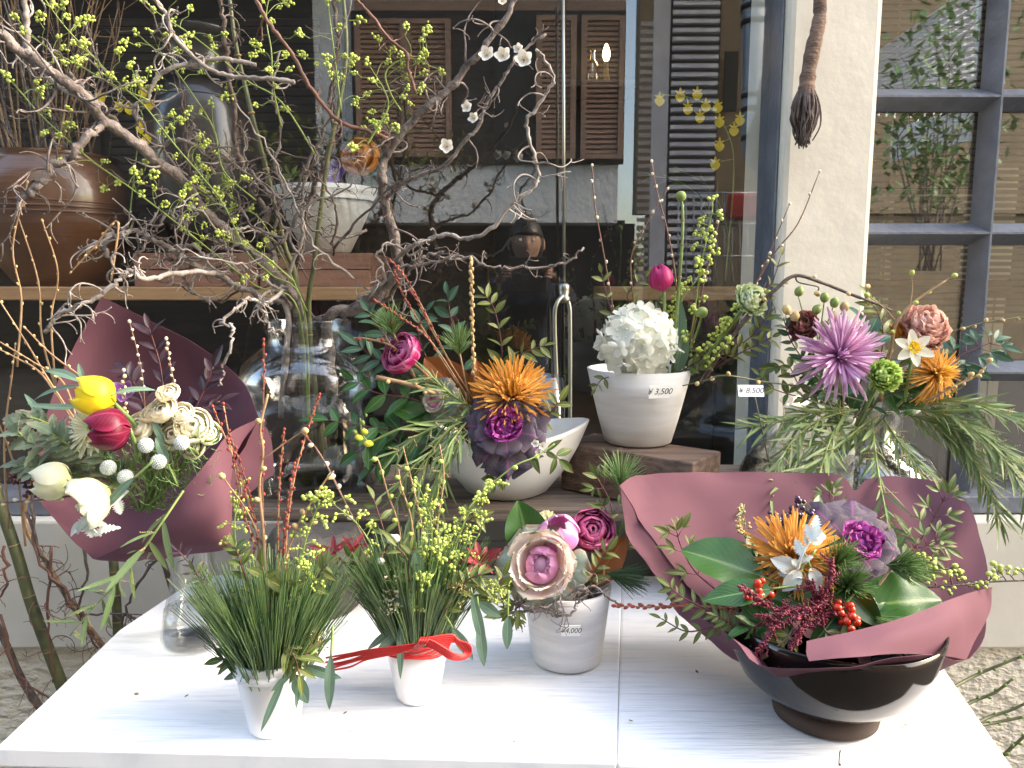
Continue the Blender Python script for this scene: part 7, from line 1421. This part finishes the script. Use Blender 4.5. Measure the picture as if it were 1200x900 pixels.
gw = [([(560, 490, YF - .03), (530, 500, YF - .06), (505, 530, YF - .08), (490, 570, YF - .10), (480, 612, YF - .11)], 'hanging far left'), ([(565, 495, YF - .03), (540, 515, YF - .07), (520, 550, YF - .09), (510, 590, YF - .11), (500, 625, YF - .12)], 'hanging in the middle'), ([(560, 485, YF - .03), (525, 495, YF - .05), (490, 510, YF - .07), (460, 535, YF - .08)], 'spreading left above the others'), ([(550, 490, YF - .04), (525, 525, YF - .10), (512, 565, YF - .12), (500, 600, YF - .13)], 'hanging right beside the bowl face'), ([(555, 480, YF - .02), (540, 470, YF - .04), (520, 455, YF - .05), (505, 440, YF - .05)], 'rising over the small cabbage'), ([(560, 490, YF - .03), (520, 520, YF - .07), (480, 550, YF - .09), (465, 590, YF - .1)], 'drooping over the plank edge')]
for l, q in gw: spray('narrow leaved wattle branch of the oval bowl, ' + q, l, 'leaf_wattle', .052, 32, .1, .075, .5, droop=.5)
for i, (x, y) in enumerate(((628, 520), (636, 523), (632, 530))): blossom('small pinkish white blossom under the purple kale, ' + ('left one', 'right one', 'lower one')[i], P(x, y, 1.10), V(U(-.4, .4), -1, .3), .0075, 'plum', name='small_blossom')
# ================================================================ inside, behind the barred window
mch = surf('beige_chair', (.50, .44, .33), (.42, .37, .28), 4, .7)
for lab, a_, b__, y0, y1 in (('beige rounded chair back behind the mullion of the barred window', 1150, 1199, 192, 330), ('beige bench top behind the barred window', 1032, 1150, 222, 232)):
    p0 = P(a_, y1, 2.3); p1 = P(b_, y0, 2.3) if 0 else P(b__, y0, 2.3)
    t_ = thing('chair' if 'chair' in lab else 'bench', lab, 'chair' if 'chair' in lab else 'bench', V((p0.x + p1.x) / 2, 2.3, .02))
    MB().box((p0.x, 2.3, p0.z), (p1.x, 2.34, p1.z)).build('back' if 'chair' in lab else 'top', mch, t_, smooth=False, bevel=.02 if 'chair' in lab else .004)
    for x in (p0.x + .03, p1.x - .03): MB().box((x - .015, 2.305, .021), (x + .015, 2.335, p0.z - .002)).build('leg', mch, t_, smooth=False)
# a reflected shrub of the street, before the white screen
t_ = thing('street_shrub', 'leafy street shrub reflected in the barred window', 'shrub', PR(1100, 260, 4.8))
mb = MB(); p0 = PR(1095, 260, 4.8)
tips = []
for i in range(16):
    e = PR(U(1045, 1165), U(10, 150), U(4.3, 5.2)); mb.tube(catmull([p0 + V(U(-.1, .1), 0, -.3), p0.lerp(e, .5) + V(U(-.15, .15), 0, .1), e], 4), .006, .003, 5); tips.append(e)
mb.build('trunk', M['bark'], t_); cr = MB(); lm = leafmesh('nandina', .4)
for e in tips + [p0.lerp(e_, U(.3, .8)) for e_ in tips]:
    for k in range(26):
        c = e + randv() * .22; d = randv().normalized(); s_ = perp(d) * .02; cr.add([c, c + d * .035 + s_, c + d * .08, c + d * .035 - s_], [(0, 1, 2, 3)])
cr.build('crown', M['needle2'], t_, smooth=False)
for lab, l in (('drooping green foliage seen low inside the barred window', [(1060, 420, 1.9), (1045, 300, 1.95), (1060, 260, 2.0), (1080, 240, 2.0)]),): sprig(lab, l, 'nandina', .06, 8)
# ================================================================ specks and fallen bits on the table
for i, (x, y, s_, lf, lab) in enumerate(((216, 818, .006, 'leaf_olive', 'tiny fallen leaf bit on the table left of the front pot'), (160, 814, .006, 'bark', 'tiny brown husk on the white table near its left edge'), (402, 838, .006, 'nandina', 'tiny green leaf crumb by the pencilled price'), (560, 815, .009, 'plum', 'fallen white petal on the table before the corded pot'), (742, 846, .006, 'leaf_olive', 'tiny leaf bit on the right board near the seam'),
        (1062, 850, .007, 'leaf_olive', 'small dry leaf on the table right of the black bowl'), (600, 870, .006, 'leaf_olive', 'tiny leaf crumb near the front table edge'), (818, 790, .007, 'leaf_red', 'small fallen red leaf bit beside the black bowl'), (340, 708, .006, 'leaf_olive', 'tiny leaf bit at the foot of the dark stone'))):
    q = T(x, y, TZ) + V(0, 0, .0012); t_ = thing('fallen_petal' if lf == 'plum' else 'fallen_leaf', lab, 'petal' if lf == 'plum' else 'leaf', q)
    if lf == 'bark': MB().ball(q, (.003, .0018, .0014), 8, 5).build('husk', M['bark_tan'], t_)
    else: put(leafmesh(lf, .5, .15, -.2), 'blade', t_, orient(q, V(U(-1, 1), U(-1, 1), 0), V(0, 0, 1), s_))
q = T(983, 897, TZ); t_ = thing('wire_pin', 'thin dark wire pin standing at the front table edge', 'pin', q)
MB().tube([q, q + V(0, 0, .014), q + V(.0008, 0, .017)], .0006, n=5).build('wire', M['ink'], t_); MB().ball(q + V(.001, 0, .001), .0014, 6, 4).build('foot', M['amaranth'], t_)

for lab, l in (('dark branch foot under water crossing the glass jar', [(400, 470, 1.31), (375, 490, 1.30), (350, 512, 1.29), (330, 545, 1.28), (322, 575, 1.28)]), ('dark knobbly branch foot under water at the right of the jar', [(395, 470, 1.30), (412, 505, 1.29), (418, 530, 1.28), (430, 562, 1.27), (436, 580, 1.27)])):
    contorted(lab, l, .0105, .0085, 'bark_dark', 2, (.02, .03), wob=.002)
# ================================================================ the photographer, seen only mirrored in the dark glass
sk = surf('skin', (.42, .26, .19), (.38, .23, .17), 6, .5); hairm = surf('black_hair', (.015, .012, .011), (.025, .02, .018), 40, .4); coat = surf('navy_coat', (.02, .024, .045), (.03, .034, .06), 12, .85, .4); shirt = surf('white_collar', (.75, .75, .75), None, 4, .8)
ph0 = PR(596, 342, 3.215); ph1 = PR(641, 301, 3.215)
pc = (ph0 + ph1) / 2
pe = thing('person', 'person in dark coat holding up a phone, mirrored faintly in the glass', 'person', V(pc.x, -.5, 0.001))
def skinned(name, verts, edges, mat, root, sub=2):
    me = bpy.data.meshes.new(name); me.from_pydata([tuple(Vector(v[0]) - root.location) for v in verts], edges, []); o_ = bpy.data.objects.new(name, me); S.collection.objects.link(o_); o_.parent = root
    me.materials.append(mat); md = o_.modifiers.new('skin', 'SKIN'); md.use_smooth_shade = True
    for i, v in enumerate(verts): r_ = v[1] if isinstance(v[1], tuple) else (v[1], v[1]); me.skin_vertices[0].data[i].radius = r_
    me.skin_vertices[0].data[0].use_root = True; s_ = o_.modifiers.new('sub', 'SUBSURF'); s_.levels = 1; s_.render_levels = sub; return o_
X = pc.x
hz = PR(618, 288, 3.55).z
vb = [((X, -.62, .66), (.15, .11)), ((X, -.56, .82), (.14, .10)), ((X, -.48, 1.0), (.16, .105)), ((X, -.42, 1.10), (.12, .08)), ((X, -.39, 1.17), .05), ((X, -.37, hz - .02), .055),
      ((X - .17, -.43, 1.07), .06), ((X - .24, -.28, .93), .048), ((X - .13, -.09, pc.z - .03), .030), ((X + .17, -.43, 1.07), .06), ((X + .24, -.28, .93), .048), ((X + .13, -.09, pc.z - .03), .030),
      ((X - .10, -.60, .60), .10), ((X - .14, -.30, .40), .068), ((X - .13, -.55, .08), .045), ((X - .13, -.40, .04), .04), ((X + .10, -.60, .60), .10), ((X + .14, -.30, .40), .068), ((X + .13, -.55, .08), .045), ((X + .13, -.40, .04), .04)]
eb = [(0, 1), (1, 2), (2, 3), (3, 4), (4, 5), (3, 6), (6, 7), (7, 8), (3, 9), (9, 10), (10, 11), (0, 12), (12, 13), (13, 14), (14, 15), (0, 16), (16, 17), (17, 18), (18, 19)]
skinned('body', vb, eb, coat, pe)
hd = MB(); v, f = ballgeo(32, 24); out = []; hc_ = V(X, -.36, hz + .01)
for a_ in v:
    q = Vector(a_); x, y, z = q.x * .073, q.y * .092, q.z * .115
    if z < 0: x *= 1 + z * 2.6; y *= 1 + z * 1.2
    if y > .05: y += .018 * math.exp(-((x / .012) ** 2) - ((z + .012) / .022) ** 2) - .006 * math.exp(-((abs(x) - .03) / .016) ** 2 - ((z - .012) / .014) ** 2) + .004 * math.exp(-(x / .025) ** 2 - ((z + .052) / .008) ** 2)
    out.append(hc_ + V(x, y, z))
hd.add(out, f).build('head', sk, pe)
hr_ = MB(); out = []
for a_ in v:
    q = Vector(a_); k = 1.10 + .02 * math.sin(q.x * 40); x, y, z = q.x * .073 * k, q.y * .092 * k - .006, q.z * .115 * k + .003
    if y > .03 and z < .03: y = .03
    out.append(hc_ + V(x, y, z))
hr_.add(out, f).build('hair', hairm, pe)
for s_ in (-1, 1):
    MB().ball(hc_ + V(s_ * .030, .083, .012), .009, 10, 8).build('eye', M['white_paper'], pe); MB().ball(hc_ + V(s_ * .078, -.005, -.005), (.010, .018, .028), 10, 8).build('ear', sk, pe)
    MB().add([V(X, -.325, 1.13), V(X + s_ * .075, -.32, 1.15), V(X + s_ * .06, -.315, 1.07), V(X + s_ * .015, -.31, 1.085), V(X, -.33, 1.128), V(X + s_ * .075, -.325, 1.148), V(X + s_ * .06, -.32, 1.068), V(X + s_ * .015, -.315, 1.083)], [(0, 1, 2, 3), (7, 6, 5, 4), (0, 4, 5, 1), (1, 5, 6, 2), (2, 6, 7, 3), (3, 7, 4, 0)]).build('collar', shirt, pe)
    w_ = V(X + s_ * .13, -.085, pc.z - .03); ex = ph1.x if s_ > 0 else ph0.x
    pv = [(tuple(w_), .022), ((ex + s_ * .03, -.055, pc.z - .012), (.026, .018)), ((ex + s_ * .022, -.04, pc.z + .004), (.022, .014))]; ee = [(0, 1), (1, 2)]
    skinned('palm', pv, ee, sk, pe, 1)
    for j in range(4):
        z_ = pc.z + .022 - .013 * j + .004; k0 = V(ex + s_ * .022, -.034, z_); k1 = V(ex + s_ * .010, -.008 - .001 * j, z_ + .003); k2 = V(ex - s_ * (.012 + .004 * (j % 2)), -.0045, z_ + .004)
        skinned('finger', [(tuple(k0), .0085), (tuple(k0.lerp(k1, .6)), .008), (tuple(k1), .0075), (tuple(k2), .0065)], [(0, 1), (1, 2), (2, 3)], sk, pe, 1)
    skinned('thumb', [((ex + s_ * .025, -.05, pc.z - .012), .010), ((ex + s_ * .006, -.040, pc.z - .004), .009), ((ex - s_ * .016, -.034, pc.z + .004), .0075)], [(0, 1), (1, 2)], sk, pe, 1)
ph = thing('phone', 'black phone with a pale top edge held by the mirrored person', 'phone', V(pc.x, -.018, ph0.z))
MB().box((ph0.x, -.026, ph0.z), (ph1.x, -.0145, ph1.z)).build('body', M['ink'], ph, smooth=False, bevel=.003)
MB().box((ph0.x + .002, -.0265, ph1.z - .0025), (ph1.x - .002, -.0138, ph1.z + .0005)).build('metal_edge', M['steel'], ph, smooth=False)
MB().tube([V(0, -.0144, H), V(0, -.0120, H)], .006, n=16).build('lens', M['blackglaze'], ph)
